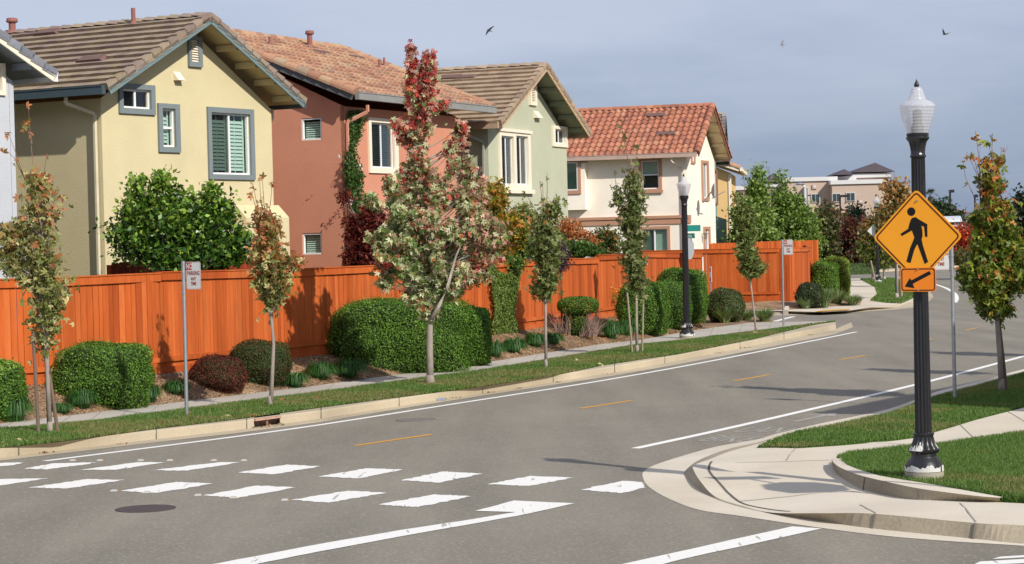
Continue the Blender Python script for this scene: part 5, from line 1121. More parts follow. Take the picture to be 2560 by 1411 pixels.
p = G(2531, 1352, .02); tag(leaf_obj('fallen_leaf', LEAF, np.array([p[:]]), .11, palette([((240, 160, 60), 1)], 1), origin=p[:], nrm=np.array([[-.2, -.6, .7]]), jit=.2, shape='maple'), 'bright orange fallen leaf in the gutter at the lower right', 'leaf')
# ------------------------------------------------------------------ clipped shrubs
CORESHADE = mat('hedge_core_shade', (.028, .045, .014), 1, .3, 8)  # near-black green: shade inside the hedges put into the colour
TWIGS = mat('shrub_stem', (.13, .09, .06), 1, .2, 8)
GRN1 = [((104, 142, 54), 4), ((84, 122, 44), 4), ((130, 164, 72), 2), ((62, 96, 36), 2)]
GRN2 = [((88, 124, 50), 4), ((70, 104, 42), 4), ((112, 144, 62), 1.5)]
RBR = [((132, 70, 56), 4), ((110, 60, 50), 4), ((150, 90, 70), 2), ((90, 52, 42), 2)]
MIXD = [((84, 104, 54), 4), ((70, 88, 46), 3), ((124, 74, 56), 2.5), ((104, 118, 66), 1)]
OLV = [((96, 118, 66), 4), ((84, 104, 58), 3), ((138, 116, 90), 1.5), ((120, 140, 84), 1)]
def shrub(label, box, z0, depth, e=4.0, n=9000, ls=.05, pal=GRN1, yaw=0.0, group='clipped shrubs and hedges in the planting bed', name='shrub', fringe=0, cut=.03, k=.92, top=None, wob=.085, core=True, shape='quad'):
    x0, x1, yt, yb = box; z0 = mz((x0+x1)/2, yb, z0); b = G((x0+x1)/2, yb, z0); Y = b.y+depth/2*.9; c = P((x0+x1)/2, (yt+yb)/2, Y); W_ = (x1-x0)/5300*Y/2; H_ = (yb-yt)/5300*Y/2*1.0; D_ = depth/2
    c.z = z0-.06+H_; ca, sa = math.cos(yaw), math.sin(yaw)
    o = thing(name, label, 'shrub', (c.x, c.y, z0-.03), 0, group)
    def sph(N):
        v = norm(NR.normal(size=(N, 3))); a = np.abs(v)**e; r = 1/(a.sum(1)**(1/e)); return v, v*r[:, None]
    def lump(q): return 1+wob*(np.sin(q[:, 0]*5.1+q[:, 2]*3)+np.sin(q[:, 1]*6.3+q[:, 0]*2.2+1)+np.sin(q[:, 2]*7+2))/2
    def tow(q):
        q = q*np.array([W_, D_, H_]); x = q[:, 0]*ca-q[:, 1]*sa; y = q[:, 0]*sa+q[:, 1]*ca; return np.stack([x, y, q[:, 2]], 1)+np.array(c[:])
    if n > 6000: n = int(n*1.45); ls = ls*.82
    v, s = sph(n); q = s*lump(s)[:, None]; depthj = 1-np.abs(NR.normal(size=n))*cut*1.6+NR.random(n)*.012+(NR.random(n) < .07)*NR.random(n)*.10; nn_ = np.sign(s)*np.abs(s)**(e-1)/np.array([W_, D_, H_]); nn_ = norm(nn_)
    nw = np.stack([nn_[:, 0]*ca-nn_[:, 1]*sa, nn_[:, 0]*sa+nn_[:, 1]*ca, nn_[:, 2]], 1)
    pts = tow(q*depthj[:, None]); col = palette(pal, n, .16)*k; cl = .8+.4*vnoise(pts*np.array([1, 1, 1])+pts[:, 2:3], 2.3); col = col*cl[:, None]
    if top is not None: m = (s[:, 2] > .75)[:, None]*(NR.random((n, 1)) < .6); col = np.where(m, palette(top, n, .12)*k, col)
    keep = pts[:, 2] > z0-.02; leaf_obj('foliage', LEAFH, pts[keep], ls*(.6+.7*NR.random(keep.sum())), col[keep], o, nrm=nw[keep], jit=1.1, wid=.6, shape=shape)
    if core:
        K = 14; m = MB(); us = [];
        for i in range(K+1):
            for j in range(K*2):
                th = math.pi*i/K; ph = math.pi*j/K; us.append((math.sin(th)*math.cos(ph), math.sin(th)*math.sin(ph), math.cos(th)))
        a = np.array(us); r = 1/(np.abs(a)**e).sum(1)**(1/e); s_ = a*r[:, None]; q_ = tow(s_*lump(s_)[:, None]*(.93-cut)); m.add([tuple(x) for x in q_], [(i*2*K+j, i*2*K+(j+1) % (2*K), (i+1)*2*K+(j+1) % (2*K), (i+1)*2*K+j) for i in range(K) for j in range(2*K)]); m.build('shade_core', CORESHADE, o, smooth='all')  # solid dark body under the leaves stands in for inner shade
    else:
        m = MB()
        for t in range(40):
            d = norm(NR.normal(size=(1, 3)))[0]; d[2] = abs(d[2]); e_ = np.array(c[:])+d*np.array([W_, D_, H_])*.85; st = np.array([c.x, c.y, z0]); m.tube([st, (st+e_)/2+NR.normal(size=3)*.04, e_], [.012, .008, .003], 5)
        m.build('stems', TWIGS, o)
    return o
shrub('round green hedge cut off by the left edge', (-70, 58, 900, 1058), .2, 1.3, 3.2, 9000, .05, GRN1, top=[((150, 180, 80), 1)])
shrub('box clipped bright green shrub behind the nearest no parking sign tree', (148, 378, 860, 1024), .2, 1.6, 3.9, 17000, .045, GRN1)
shrub('low reddish brown barberry shrub left of the drain tree', (470, 620, 886, 988), .2, 1.1, 2.3, 9000, .04, RBR, cut=.07, k=.62)
shrub('dark green and bronze rounded shrub leaning on the fence', (573, 730, 850, 966), .25, 1.2, 3.0, 10000, .04, MIXD, cut=.05, k=.65)
shrub('large long clipped green hedge behind the big red and green tree', (830, 1172, 752, 936), .2, 1.7, 4.6, 34000, .05, GRN1, yaw=.12)
shrub('narrow clipped hedge joined to the right end of the large hedge', (1150, 1228, 768, 912), .2, 1.4, 3.4, 9500, .05, GRN1)
shrub('round bright green hedge beside the staked tree, leftmost of the trio', (1546, 1672, 702, 838), .2, 1.5, 3.2, 13000, .055, GRN1)
shrub('olive green clipped hedge squeezed between two round hedges', (1632, 1728, 702, 825), .3, 1.3, 3.2, 9000, .055, GRN2)
shrub('tallest rounded hedge right behind the middle street lamp', (1640, 1768, 673, 808), .3, 1.7, 3.4, 13000, .06, GRN1)
shrub('loose olive shrub with pale flecks right of the tall hedge', (1764, 1862, 720, 808), .2, 1.5, 2.3, 9000, .06, OLV, cut=.07, k=.66)
shrub('dark low shrub with white flecks at the foot of the corner fence', (1992, 2058, 706, 770), .15, 1.3, 2.6, 5000, .07, [((84, 98, 62), 5), ((64, 80, 46), 4), ((200, 200, 190), .5)], k=.66)
shrub('square clipped hedge beyond the side street, nearer one', (2028, 2095, 655, 748), .15, 1.6, 4.2, 9000, .07, GRN1)
shrub('long clipped hedge running away along the far sidewalk', (2066, 2116, 645, 742), .15, 4.0, 4.0, 9000, .08, [((132, 150, 60), 4), ((104, 132, 50), 3), ((150, 160, 70), 2)])
# pruned two storey shrub with dead twigs
shrub('flat umbrella shaped top of the straggly shrub by the fence', (1392, 1498, 740, 786), 0.0, 1.0, 2.4, 5200, .05, GRN1, core=False) if False else None
b = G(1440, 842, mz(1440, 842)); o = thing('shrub', 'straggly shrub with an umbrella shaped top, a lower clump and bare twigs', 'shrub', b, 0, 'clipped shrubs and hedges in the planting bed'); Y = b.y
for (x0, x1, yt, yb, nn_) in ((1392, 1498, 741, 788, 4200), (1408, 1470, 770, 842, 4200)):
    c_ = P((x0+x1)/2, (yt+yb)/2, Y+.25); R3 = np.array([(x1-x0)/2, 0, (yb-yt)/2])/5300*Y; R3[1] = R3[0]*.7; v = norm(NR.normal(size=(nn_, 3))); r = 1/(np.abs(v)**2.5).sum(1)**(1/2.5)
    pts = np.array(c_[:])+v*(r*(1-np.abs(NR.normal(size=nn_))*.12))[:, None]*R3; leaf_obj('foliage', LEAFH, pts, .05*(.6+.7*NR.random(nn_)), palette(GRN1 if yt < 760 else MIXD[:2]+GRN1[:2], nn_)*.7, o, nrm=v, jit=1.1, wid=.6)
m = MB(); mb = MB()
for t in range(260):
    sx_ = rnd.choice((-1, 1)); q = Vector((b.x+sx_*rnd.uniform(.1, .55), Y+rnd.uniform(-.1, .7), b.z)); e_ = q+Vector((sx_*rnd.uniform(-.1, .4), rnd.uniform(-.3, .3), rnd.uniform(.2, .75))); m.tube([q, (q+e_)/2+Vector((rnd.uniform(-.1, .1), 0, .05)), e_], [.007, .005, .002], 3)
for t in range(5): mb.tube([b+Vector((rnd.uniform(-.1, .1), .2, 0)), b+Vector((rnd.uniform(-.3, .3), .3, 1.0))], [.025, .015], 6)
m.build('dead_twigs', mat('dead_twig', (.26, .18, .15), 1, .2), o); mb.build('stems', TWIGS, o)
# marigold sprig
p = P(1536, 734, 62.6); o = thing('flower_sprig', 'small spray of yellow orange flowers poking out beside the round hedge', 'flowers', (p.x, p.y, .3)); n_ = 260
pts = np.array(p[:])+NR.normal(size=(n_, 3))*np.array([.2, .12, .14]); leaf_obj('foliage', LEAF, pts-np.array([0, 0, .12]), .06, palette([((120, 130, 50), 1)], n_), o); leaf_obj('flowers', LEAF, pts[:130]+np.array([0, 0, .08]), .05, palette([((250, 180, 40), 2), ((240, 130, 40), 1)], 130), o)['kind'] = 'stuff'
m = MB(); m.tube([(p.x+.1, p.y, .3), (p.x+.1, p.y, p.z-.1)], .012, 5); m.build('stem', TWIGS, o)
# ------------------------------------------------------------------ grassy clumps
def clump(label, px, py, wpx, hpx, z0=.2, pal=None, nb=420, name='grass_clump', group='arching grass clumps in the mulch', stiff=0.0):
    z0 = mz(px, py, z0); b = G(px, py, z0); W_ = wpx/5300*b.y/2; H_ = hpx/5300*b.y; az = NR.random(nb)*2*math.pi; t0 = NR.random(nb)**.6; L_ = W_*(.45+.65*t0); hh = H_*(1.05-.45*t0)*(.75+.35*NR.random(nb)); wd = .0075*(b.y/45)
    d = np.stack([np.cos(az), np.sin(az), 0*az], 1); s = np.stack([-np.sin(az), np.cos(az), 0*az], 1)*wd; B0 = np.array([b.x, b.y, z0-.02])+d*(.05+.08*NR.random((nb, 1))); prev = B0; Vs = []; segs = [(.25, .55), (.55, .88), (.86, .86 if not stiff else 1.1), (1.15, .32 if not stiff else 1.3)]
    ptsl = [B0]+[B0+d*(L_*u)[:, None]+np.stack([0*hh, 0*hh, hh*v], 1) for u, v in segs]
    wds = [1, 1.1, .9, .6, .12]
    for i in range(4): Vs.append(np.stack([ptsl[i]-s*wds[i], ptsl[i]+s*wds[i], ptsl[i+1]+s*wds[i+1], ptsl[i+1]-s*wds[i+1]], 1))
    V = np.concatenate(Vs, 1).reshape(-1, 3); c = palette(pal or [((62, 106, 48), 4), ((48, 88, 40), 3), ((84, 128, 60), 2)], nb, .15)*.95
    return tag(tri_obj(name, V, np.repeat(c, 16, axis=0), GRASSB, 4, None, (b.x, b.y, z0)), label, 'grass clump', group)
FES = [((124, 146, 96), 4), ((104, 128, 80), 3), ((150, 166, 118), 2)]
for a in (('dark grass clump under the sprig of the leftmost hedge', 38, 1050, 80, 80), ('small dark grass clump between the staked tree and its right stake', 152, 1030, 42, 32), ('grass clump at the lower left foot of the box clipped shrub', 205, 1016, 60, 52),
          ('grass clump behind the nearest no parking post', 440, 982, 52, 40), ('grass clump tucked at the right foot of the box clipped shrub', 372, 1000, 44, 50), ('bright grass clump right of the bronze shrub', 736, 966, 62, 45),
          ('shaded grass clump left of the large hedge', 802, 946, 66, 50), ('wide shaded grass clump at the left foot of the large hedge', 872, 942, 86, 56), ('grass clump against the right end of the narrow hedge', 1236, 890, 42, 46),
          ('round grass clump below the fence ivy', 1284, 882, 54, 46), ('grass clump left of the slim maple trunk', 1338, 866, 46, 42), ('grass clump just right of the slim maple trunk', 1384, 860, 40, 36),
          ('large grass clump right of the straggly shrub', 1527, 846, 54, 54), ('grass clump at the foot of the staked tree, left side', 1566, 838, 44, 46), ('grass clump between the two stakes of the staked tree', 1612, 834, 46, 44)):
    clump(a[0], *a[1:])
for a in (('blue green tussock in front of the olive shrub', 1812, 808, 50, 36), ('low tussock left of the thin slanting maple', 1868, 801, 34, 24), ('round tussock right of the thin slanting maple', 1912, 804, 44, 30),
          ('tussock below the dark flecked shrub', 2014, 770, 36, 24), ('tussock with dull purple seed heads beside the flecked shrub', 2062, 768, 52, 44), ('rightmost tussock near the far sidewalk', 2132, 762, 44, 22), ('tussock between the flecked shrub and the far hedge', 2092, 762, 44, 34)):
    clump(a[0], *a[1:], z0=.15, pal=FES, nb=340, group='pale tussocks around the side street', stiff=1)
# ------------------------------------------------------------------ trees
def bez(a, b, sag=.0, n=5):
    a, b = Vector(a), Vector(b); m = (a+b)/2+Vector((0, 0, -sag)); return [a.lerp(m, t).lerp(m.lerp(b, t), t) for t in [i/n for i in range(n+1)]]
def tree(label, base, z0, trunk, blobs, nleaf, ls, pal, group, cat='tree', name='tree', Y=None, zfun=None, twigs=(), shape='maple', ncl=90, spread=1.0, droop=.6, barkm=None, leafm=None, limb=.35, extra=(), dscale=.85, k=.8, sigma=.1, along=.0):
    b = G(base[0], base[1], z0) if Y is None else P(base[0], base[1], Y); b = Vector((b.x, b.y, z0)); Y = b.y; o = thing(name, label, cat, b, 0, group); barkm = barkm or BARK
    m = MB(); ax = [P(q[0], q[1], Y) for q in trunk]; ax[0].z = z0-.05; rr = [q[2]*1.0 for q in trunk]; m.tube(ax, rr, 10)
    if rr[0] > .03: m.lathe([(rr[0]*1.45, -.02), (rr[0]*1.15, .08), (rr[0], .2)], (ax[0].x, ax[0].y, z0), 10)
    for e_ in extra: m.tube([P(q[0], q[1], Y+e_[0]) for q in e_[1]], [q[2] for q in e_[1]], 8)
    area = np.array([q[2]*q[3]*(q[4] if len(q) > 4 else 1) for q in blobs], float); ks = NR.choice(len(blobs), ncl, p=area/area.sum()); cl = []
    for q in ks:
        bl = blobs[q]; v = norm(NR.normal(size=(1, 3)))[0]*NR.random()**.42; c_ = P(bl[0]+v[0]*bl[2], bl[1]-v[2]*bl[3], Y); c_ = c_+(c_-CAM).normalized()*(v[1]*bl[2]/5300*Y*dscale); cl.append(c_)
    ST_ = []
    for c_ in cl:     # limbs from the leader to each leaf cluster
        zc = c_.z-(.25+.5*rnd.random())*min(1.2, (c_.z-z0)*.35)
        lo = 0
        for i in range(len(ax)-1):
            if ax[i].z <= zc: lo = i
        a, d = ax[lo], ax[min(lo+1, len(ax)-1)]; t = 0 if d.z == a.z else min(1, max(0, (zc-a.z)/(d.z-a.z))); st = a.lerp(d, t)
        ST_.append(st); L_ = (c_-st).length; r0 = min(rr[lo]*.5, .006+.012*L_); m.tube(bez(st, c_, .12*L_), [r0*(1-.75*i/5) for i in range(6)], 5, cap=False)
    for tw in twigs: pass
    m.build('trunk', barkm, o, smooth='all')
    if twigs:
        tm = MB()
        for tw in twigs: pts = [P(x, y, Y+rnd.uniform(-.1, .1)) for x, y in tw]; tm.tube(pts[::-1], [.009*Y/40*(1-.6*i/(len(pts)-1)) for i in range(len(pts))], 5)
        tm.build('bare_twigs', TWIG, o)
    cl = np.array([c_[:] for c_ in cl]); N = nleaf; k_ = NR.integers(0, len(cl), N); off = NR.normal(size=(N, 3))*sigma*spread*np.array([1, 1, .85]); pts = cl[k_]+off
    if along: dv = np.array([s_[:] for s_ in ST_])-cl; dl = np.linalg.norm(dv, axis=1, keepdims=True); dv = dv/np.maximum(dl, 1e-6)*np.minimum(dl, along); pts = pts+dv[k_]*(NR.random((N, 1))**1.3)
    if twigs:
        ex = []
        for tw in twigs:
            for _ in range(4): x, y = tw[rnd.randrange(len(tw)-1)]; q = P(x+rnd.uniform(-4, 4), y+rnd.uniform(0, 18), Y); ex.append(q[:])
        pts = np.concatenate([pts, np.array(ex)]); N = len(pts)
    t = (pts[:, 2]-z0)/max(1e-3, (pts[:, 2].max()-z0)); col = (zfun(pts, t, N) if zfun else palette(pal, N))*k
    cv = (.9+.22*NR.random(len(cl)))[k_] if len(pts) == len(k_) else 1.0
    if not np.isscalar(cv): col = col*cv[:, None]
    leaf_obj('crown', leafm or LEAF, pts, ls*(.6+.7*NR.random(N)), col, o, shape=shape, droop=droop, wid=.6); return o
def grad(low, high, a=.45, b=.85):
    def f(pts, t, N): pk = NR.random(N) < np.clip((t-a)/(b-a), 0, 1); return np.where(pk[:, None], palette(high, N), palette(low, N))
    return f
MG = [((138, 144, 82), 4), ((116, 126, 66), 4), ((186, 180, 126), 3), ((160, 150, 98), 2)]; MO = [((196, 130, 84), 4), ((176, 112, 74), 3), ((190, 150, 96), 2), ((150, 130, 80), 2)]
YG = 'young street maples along the kerb'
tree('young olive and tan maple with two dark stakes at the far left', (125, 1087), .16, [(125, 1087, .042), (117, 900, .034), (112, 700, .026), (105, 560, .018), (98, 440, .01)],
     [(95, 455, 42, 45), (100, 530, 62, 65), (112, 620, 55, 60), (105, 700, 45, 50), (115, 750, 72, 45), (110, 800, 60, 45), (22, 590, 26, 40, 1.5), (14, 640, 30, 28, 1.5), (50, 690, 55, 28, 1.2), (5, 575, 16, 24, 1.5), (110, 840, 20, 20), (150, 700, 35, 35)], 2600, .10, MG, YG, along=.3, sigma=.08, k=.95,
     zfun=grad(MG, MO, .5, .95), twigs=[[(70, 255), (75, 330), (84, 430)], [(20, 330), (40, 385), (62, 450)], [(8, 370), (36, 395), (58, 440)], [(118, 380), (112, 420), (105, 470)], [(72, 300), (80, 360)], [(62, 310), (76, 345)]], ncl=120, extra=[(.05, [(112, 700, .02), (60, 690, .012), (20, 600, .006)]), (-.05, [(115, 830, .02), (98, 700, .016), (70, 520, .006)])])
tree('slim pale trunked maple with a gently bent stem by the drain', (676, 1018), .16, [(676, 1018, .04), (681, 930, .034), (684, 860, .03), (678, 790, .028), (681, 750, .026), (672, 650, .018), (664, 540, .008)],
     [(664, 560, 28, 40), (668, 610, 42, 40), (674, 660, 52, 40), (685, 700, 52, 30), (655, 715, 34, 22), (738, 660, 18, 28), (682, 738, 30, 14), (660, 530, 18, 20)], 2600, .10, MG, YG, along=.3, sigma=.08, k=.95, zfun=grad(MG, MO, .45, .9),
     twigs=[[(655, 435), (658, 480), (662, 540)], [(632, 455), (640, 500), (652, 540)], [(680, 450), (678, 490), (672, 540)], [(648, 440), (652, 500), (658, 530)], [(628, 480), (640, 520)]], ncl=80, extra=[(0, [(681, 750, .018), (705, 725, .012), (735, 670, .006)])])
CRM_ = [((200, 204, 160), 4), ((180, 188, 138), 3), ((218, 214, 180), 2)]; GR_ = [((102, 132, 66), 3), ((84, 114, 54), 3), ((128, 150, 84), 2)]; RD_ = [((186, 62, 60), 3), ((204, 84, 74), 3), ((156, 50, 54), 2)]; PK_ = [((200, 152, 134), 4), ((184, 130, 114), 3), ((206, 172, 150), 2)]; OR_ = [((200, 120, 74), 3), ((180, 100, 70), 2)]
def bigcol(pts, t, N):
    r = NR.random(N); nz = vnoise(pts[:, [0, 2, 1]]*1.0+3, 2.4)*.6+vnoise(pts[:, [2, 1, 0]], 4.7)*.4; red = np.clip((t-.52)*2.4, 0, 1)*.72+np.where(nz > .76, .4, 0)
    right = (pts[:, 0]-pts[:, 0].mean())/1.0; pk = np.clip(.22+.25*right+.35*(t-.5)*2, .05, .6); g = np.where((r < .40-t*.2)[:, None], palette(GR_, N), palette(CRM_, N)); g = np.where((NR.random(N) < pk)[:, None], palette(PK_, N), g)
    g = np.where((NR.random(N) < .05)[:, None], palette(OR_, N), g); return np.where((NR.random(N) < red)[:, None], np.where((NR.random(N) < .62)[:, None], palette(RD_, N), palette(PK_, N)), g)
tree('big street maple turning red at the top, in front of the coral house', (1075, 963), .16, [(1075, 963, .078), (1075, 900, .068), (1074, 830, .064), (1077, 790, .058), (1074, 720, .05), (1066, 600, .042), (1056, 460, .03), (1044, 330, .018), (1034, 200, .008)],
     [(1218, 590, 50, 40), (1245, 560, 28, 30), (950, 600, 36, 30), (960, 660, 34, 24), (1190, 690, 40, 24), (960, 705, 30, 14), (1215, 640, 40, 26), (1028, 150, 3, 36, 11), (1074, 168, 3, 40, 11), (1031, 210, 9, 30, 3), (1072, 215, 9, 30, 3), (1031, 235, 14, 35, 1.6), (1066, 240, 22, 38, 1.3), (1050, 300, 40, 42, 1.2), (996, 325, 7, 34, 3.5), (1036, 370, 50, 45), (1012, 440, 24, 44), (1055, 440, 55, 50), (1126, 370, 18, 26), (1160, 325, 7, 38, 3.5), (1120, 275, 6, 24, 2), (1156, 420, 26, 55), (1110, 480, 40, 45), (985, 470, 32, 48), (1050, 530, 75, 55), (1185, 500, 40, 58), (1205, 570, 60, 50), (1120, 580, 80, 60), (980, 560, 45, 55), (935, 520, 14, 30), (1000, 630, 70, 50), (1090, 660, 80, 50), (1180, 640, 50, 40), (1240, 610, 28, 30), (985, 690, 40, 16), (960, 712, 20, 10), (1030, 700, 50, 30), (985, 745, 26, 8), (1040, 740, 50, 14), (1130, 715, 50, 28), (1155, 735, 22, 7), (1080, 760, 24, 12), (1000, 605, 60, 40), (1185, 450, 20, 30), (920, 480, 10, 30)],
     21000, .105, CRM_, 'large maples', zfun=bigcol, ncl=380, droop=.7, spread=.85, along=.22, sigma=.07, extra=[(-.25, [(1078, 800, .045), (1100, 760, .038), (1120, 715, .03), (1140, 640, .02), (1175, 560, .012)]), (.2, [(1075, 780, .035), (1030, 700, .025), (985, 600, .014)])], shape='star', k=.92, name='maple_tree')
tree('slim maple with a narrow oval crown in front of the sage house', (1365, 922), .16, [(1365, 922, .036), (1364, 830, .031), (1364, 735, .027), (1362, 620, .018), (1358, 520, .008)],
     [(1360, 540, 22, 30), (1362, 590, 36, 40), (1365, 640, 38, 40), (1362, 690, 36, 32), (1393, 510, 10, 18, .6), (1345, 722, 22, 8), (1380, 712, 20, 10)], 2100, .11, MG, YG, along=.3, sigma=.085, k=.95, zfun=grad([((112, 126, 68), 4), ((150, 152, 100), 3), ((96, 112, 58), 3)], MO, .75, 1.5),
     twigs=[[(1349, 452), (1354, 490), (1358, 540)], [(1356, 455), (1358, 500), (1360, 540)], [(1368, 432), (1368, 480), (1364, 540)], [(1390, 480), (1382, 505), (1372, 540)], [(1311, 480), (1330, 510), (1350, 545)], [(1395, 490), (1385, 530)]], ncl=75)
tree('tall narrow maple between two light stakes in front of the cream house', (1593, 884), .16, [(1593, 884, .04), (1591, 800, .035), (1591, 720, .03), (1586, 600, .022), (1580, 470, .012), (1577, 385, .006)],
     [(1577, 405, 10, 28), (1580, 450, 22, 32), (1586, 505, 26, 35), (1578, 555, 34, 35), (1582, 605, 38, 32), (1583, 650, 42, 26), (1616, 628, 16, 16), (1592, 690, 36, 20), (1590, 715, 18, 10), (1541, 480, 5, 36, 1.6), (1550, 540, 10, 28)], 2500, .115, MG, YG, along=.35, sigma=.085, zfun=grad([((112, 124, 70), 4), ((142, 144, 96), 3), ((92, 108, 56), 3)], MO, .75, 1.5), k=.95,
     twigs=[[(1552, 300), (1560, 350), (1572, 410)], [(1594, 355), (1590, 400), (1584, 440)], [(1536, 430), (1541, 470), (1548, 520)], [(1560, 330), (1570, 380)]], ncl=110)
tree('thin slanting maple near the second no parking sign', (1890, 825), .155, [(1890, 825, .032), (1884, 770, .029), (1878, 720, .026), (1874, 680, .02), (1868, 600, .014), (1862, 520, .007)],
     [(1864, 540, 22, 34), (1868, 590, 26, 32), (1870, 630, 24, 26), (1870, 662, 22, 14), (1901, 664, 13, 9), (1880, 700, 16, 12), (1848, 635, 12, 12), (1840, 480, 14, 12, .5)], 2600, .12, MG, YG, k=.9, along=.3, sigma=.085, zfun=grad([((116, 132, 70), 4), ((146, 150, 92), 3), ((92, 112, 54), 3)], MO, .8, 1.6), ncl=60, twigs=[[(1858, 430), (1862, 480), (1864, 530)]])
T7G = [((120, 134, 50), 4), ((98, 116, 44), 4), ((150, 158, 66), 2), ((80, 96, 40), 2)]; T7O = [((204, 132, 70), 4), ((186, 110, 60), 3), ((200, 160, 80), 2)]
def t7c(pts, t, N): pk = NR.random(N) < np.clip((t-.66)*1.3+.14, .08, .65); return np.where(pk[:, None], palette(T7O, N), palette(T7G, N))
tree('bushy green and orange maple on the right grass strip', (2504, 977), .18, [(2504, 977, .05), (2500, 900, .045), (2493, 800, .04), (2486, 690, .03), (2480, 560, .02), (2480, 430, .01)],
     [(2482, 410, 12, 20), (2483, 450, 22, 30), (2486, 500, 32, 35), (2484, 550, 46, 40), (2490, 600, 56, 40), (2492, 650, 78, 42), (2490, 700, 82, 38), (2450, 690, 40, 30), (2530, 640, 30, 40), (2490, 738, 52, 24), (2496, 765, 26, 16), (2455, 480, 8, 20, .5)], 11000, .12, MG, YG, zfun=t7c, k=.95, along=.12, sigma=.09,
     twigs=[[(2439, 328), (2448, 400), (2452, 520)], [(2407, 402), (2414, 445), (2432, 485)], [(2417, 380), (2440, 430), (2450, 470)], [(2452, 348), (2448, 400), (2455, 480)], [(2482, 335), (2480, 370), (2481, 405)], [(2468, 350), (2478, 385), (2481, 410)], [(2432, 382), (2446, 440), (2452, 520)], [(2505, 370), (2500, 400), (2490, 430)], [(2520, 366), (2505, 395), (2492, 415)]], ncl=150)
# off-frame neighbours whose shadows cross the road
for i, (bx, by) in enumerate(((11.2, 41.2), (13.5, 47.0))):
    q = (1280+5300*bx/by, 577+2.85*5300/by); x = q[0]
    tree('street maple just outside the right edge, number %s down the strip' % ('two', 'three')[i], (x, 600), .17, [(x, q[1], .045), (x, 690, .04), (x, 560, .02), (x, 460, .008)], [(x, 470, 20, 30), (x, 530, 40, 40), (x, 590, 55, 40), (x, 650, 50, 35)], 2500, .13, MG, YG, Y=by, zfun=t7c, ncl=60)
# stakes
def stake(label, base, top, z0, r=.028, m_=STAKE):
    b = G(base[0], base[1], z0); t = P(top[0], top[1], b.y); m = MB(); b2 = b-Vector((0, 0, .1)); m.tube([b2, b.lerp(t, .5), t], [r*1.05, r, r*.95], 9); m.tube([t, t+Vector((0, 0, .01))], r*.9, 9)
    p = b.lerp(t, .86); d = Vector((.06, .02, 0)); tie = MB()
    return tag(m.build('tree_stake', m_, None, b, smooth=True), label, 'tree stake', 'wooden tree stakes')
stake('dark stake left of the far left maple', (97, 1089), (82, 826), .16); stake('dark leaning stake crossing right of the far left maple trunk', (147, 1086), (109, 846), .16)
LST = mat('light_stake_wood', (.30, .25, .19), .95, .25, 6, .4, 30, stretch=(1, 1, .15))
stake('light stake left of the tall narrow maple', (1581, 885), (1568, 733), .16, .026, LST); stake('light stake right of the tall narrow maple', (1605, 883), (1609, 716), .16, .026, LST)
stake('grey stake leaning against the bushy right hand maple', (2517, 976), (2497, 800), .18, .03, STAKE)
a = P(82, 865, G(97, 1089, .16).y); c_ = P(116, 868, G(125, 1087, .16).y); m = MB(); m.tube([a, (a+c_)/2-Vector((0, 0, .06)), c_], .012, 6); tag(m.build('tree_tie', mat('rubber_tie', (.05, .04, .04), .8), None, a), 'dark rubber tie strapping the far left maple to its stake', 'tree tie')
# --- back garden plants
LEM = [((72, 112, 36), 4), ((54, 92, 30), 4), ((110, 150, 52), 2), ((150, 180, 72), 1)]; LEMT = [((170, 200, 84), 3), ((140, 178, 64), 3)]
def lemc(pts, t, N): return np.where((NR.random(N) < np.clip((t-.55)*1.6, .05, .75))[:, None], palette(LEMT, N), palette(LEM, N))
tree('glossy lemon tree in front of the yellow house wall', (400, 690), .5, [(400, 700, .06), (405, 640, .05), (410, 560, .03), (400, 480, .012)],
     [(318, 560, 24, 24), (470, 540, 20, 30, 1.2), (400, 500, 44, 28), (350, 530, 46, 32), (400, 560, 110, 45), (335, 600, 60, 50), (430, 620, 110, 50), (520, 560, 60, 42), (525, 620, 80, 50), (592, 600, 26, 36), (600, 620, 34, 30), (403, 458, 13, 26, 1.5), (338, 470, 12, 24, 1.3), (521, 490, 13, 28, 1.5), (562, 515, 10, 26, 1.4), (455, 500, 18, 18), (268, 570, 20, 7, 1.5), (470, 650, 120, 25)], 15000, .125, LEM, None, Y=43.4, zfun=lemc, shape='quad', ncl=330, leafm=LEAFW, droop=-.2, k=.66, name='lemon_tree', sigma=.12, extra=[(.1, [(400, 690, .04), (470, 620, .03), (520, 540, .012)]), (-.1, [(400, 690, .04), (350, 600, .025), (340, 500, .01)]), (0, [(440, 700, .035), (530, 640, .02), (598, 590, .008)])])
tree('dark red japanese maple against the coral house', (920, 690), .5, [(920, 690, .05), (915, 620, .035), (905, 560, .015)], [(905, 600, 38, 40), (950, 630, 46, 34), (890, 640, 34, 22), (925, 550, 28, 36), (862, 500, 7, 16, .4), (930, 655, 60, 14), (880, 560, 14, 20)], 7500, .085, RBR, None, Y=51.8, zfun=lambda p, t, N: palette([((120, 46, 40), 4), ((96, 36, 36), 4), ((160, 80, 60), 2)], N), ncl=150, k=.7)
YO = [((132, 150, 56), 3), ((206, 176, 60), 3), ((206, 136, 60), 3), ((96, 120, 46), 2)]
tree('yellow and orange autumn tree in front of the sage house', (1250, 680), .5, [(1250, 680, .06), (1245, 600, .04), (1238, 500, .015)], [(1238, 480, 20, 26), (1235, 520, 36, 40), (1215, 570, 34, 44), (1262, 565, 32, 36), (1285, 590, 36, 36), (1255, 615, 60, 28), (1300, 540, 14, 20, .6)], 8500, .10, YO, None, Y=57.5, zfun=lambda p, t, N: palette(YO, N), ncl=170, k=.74)
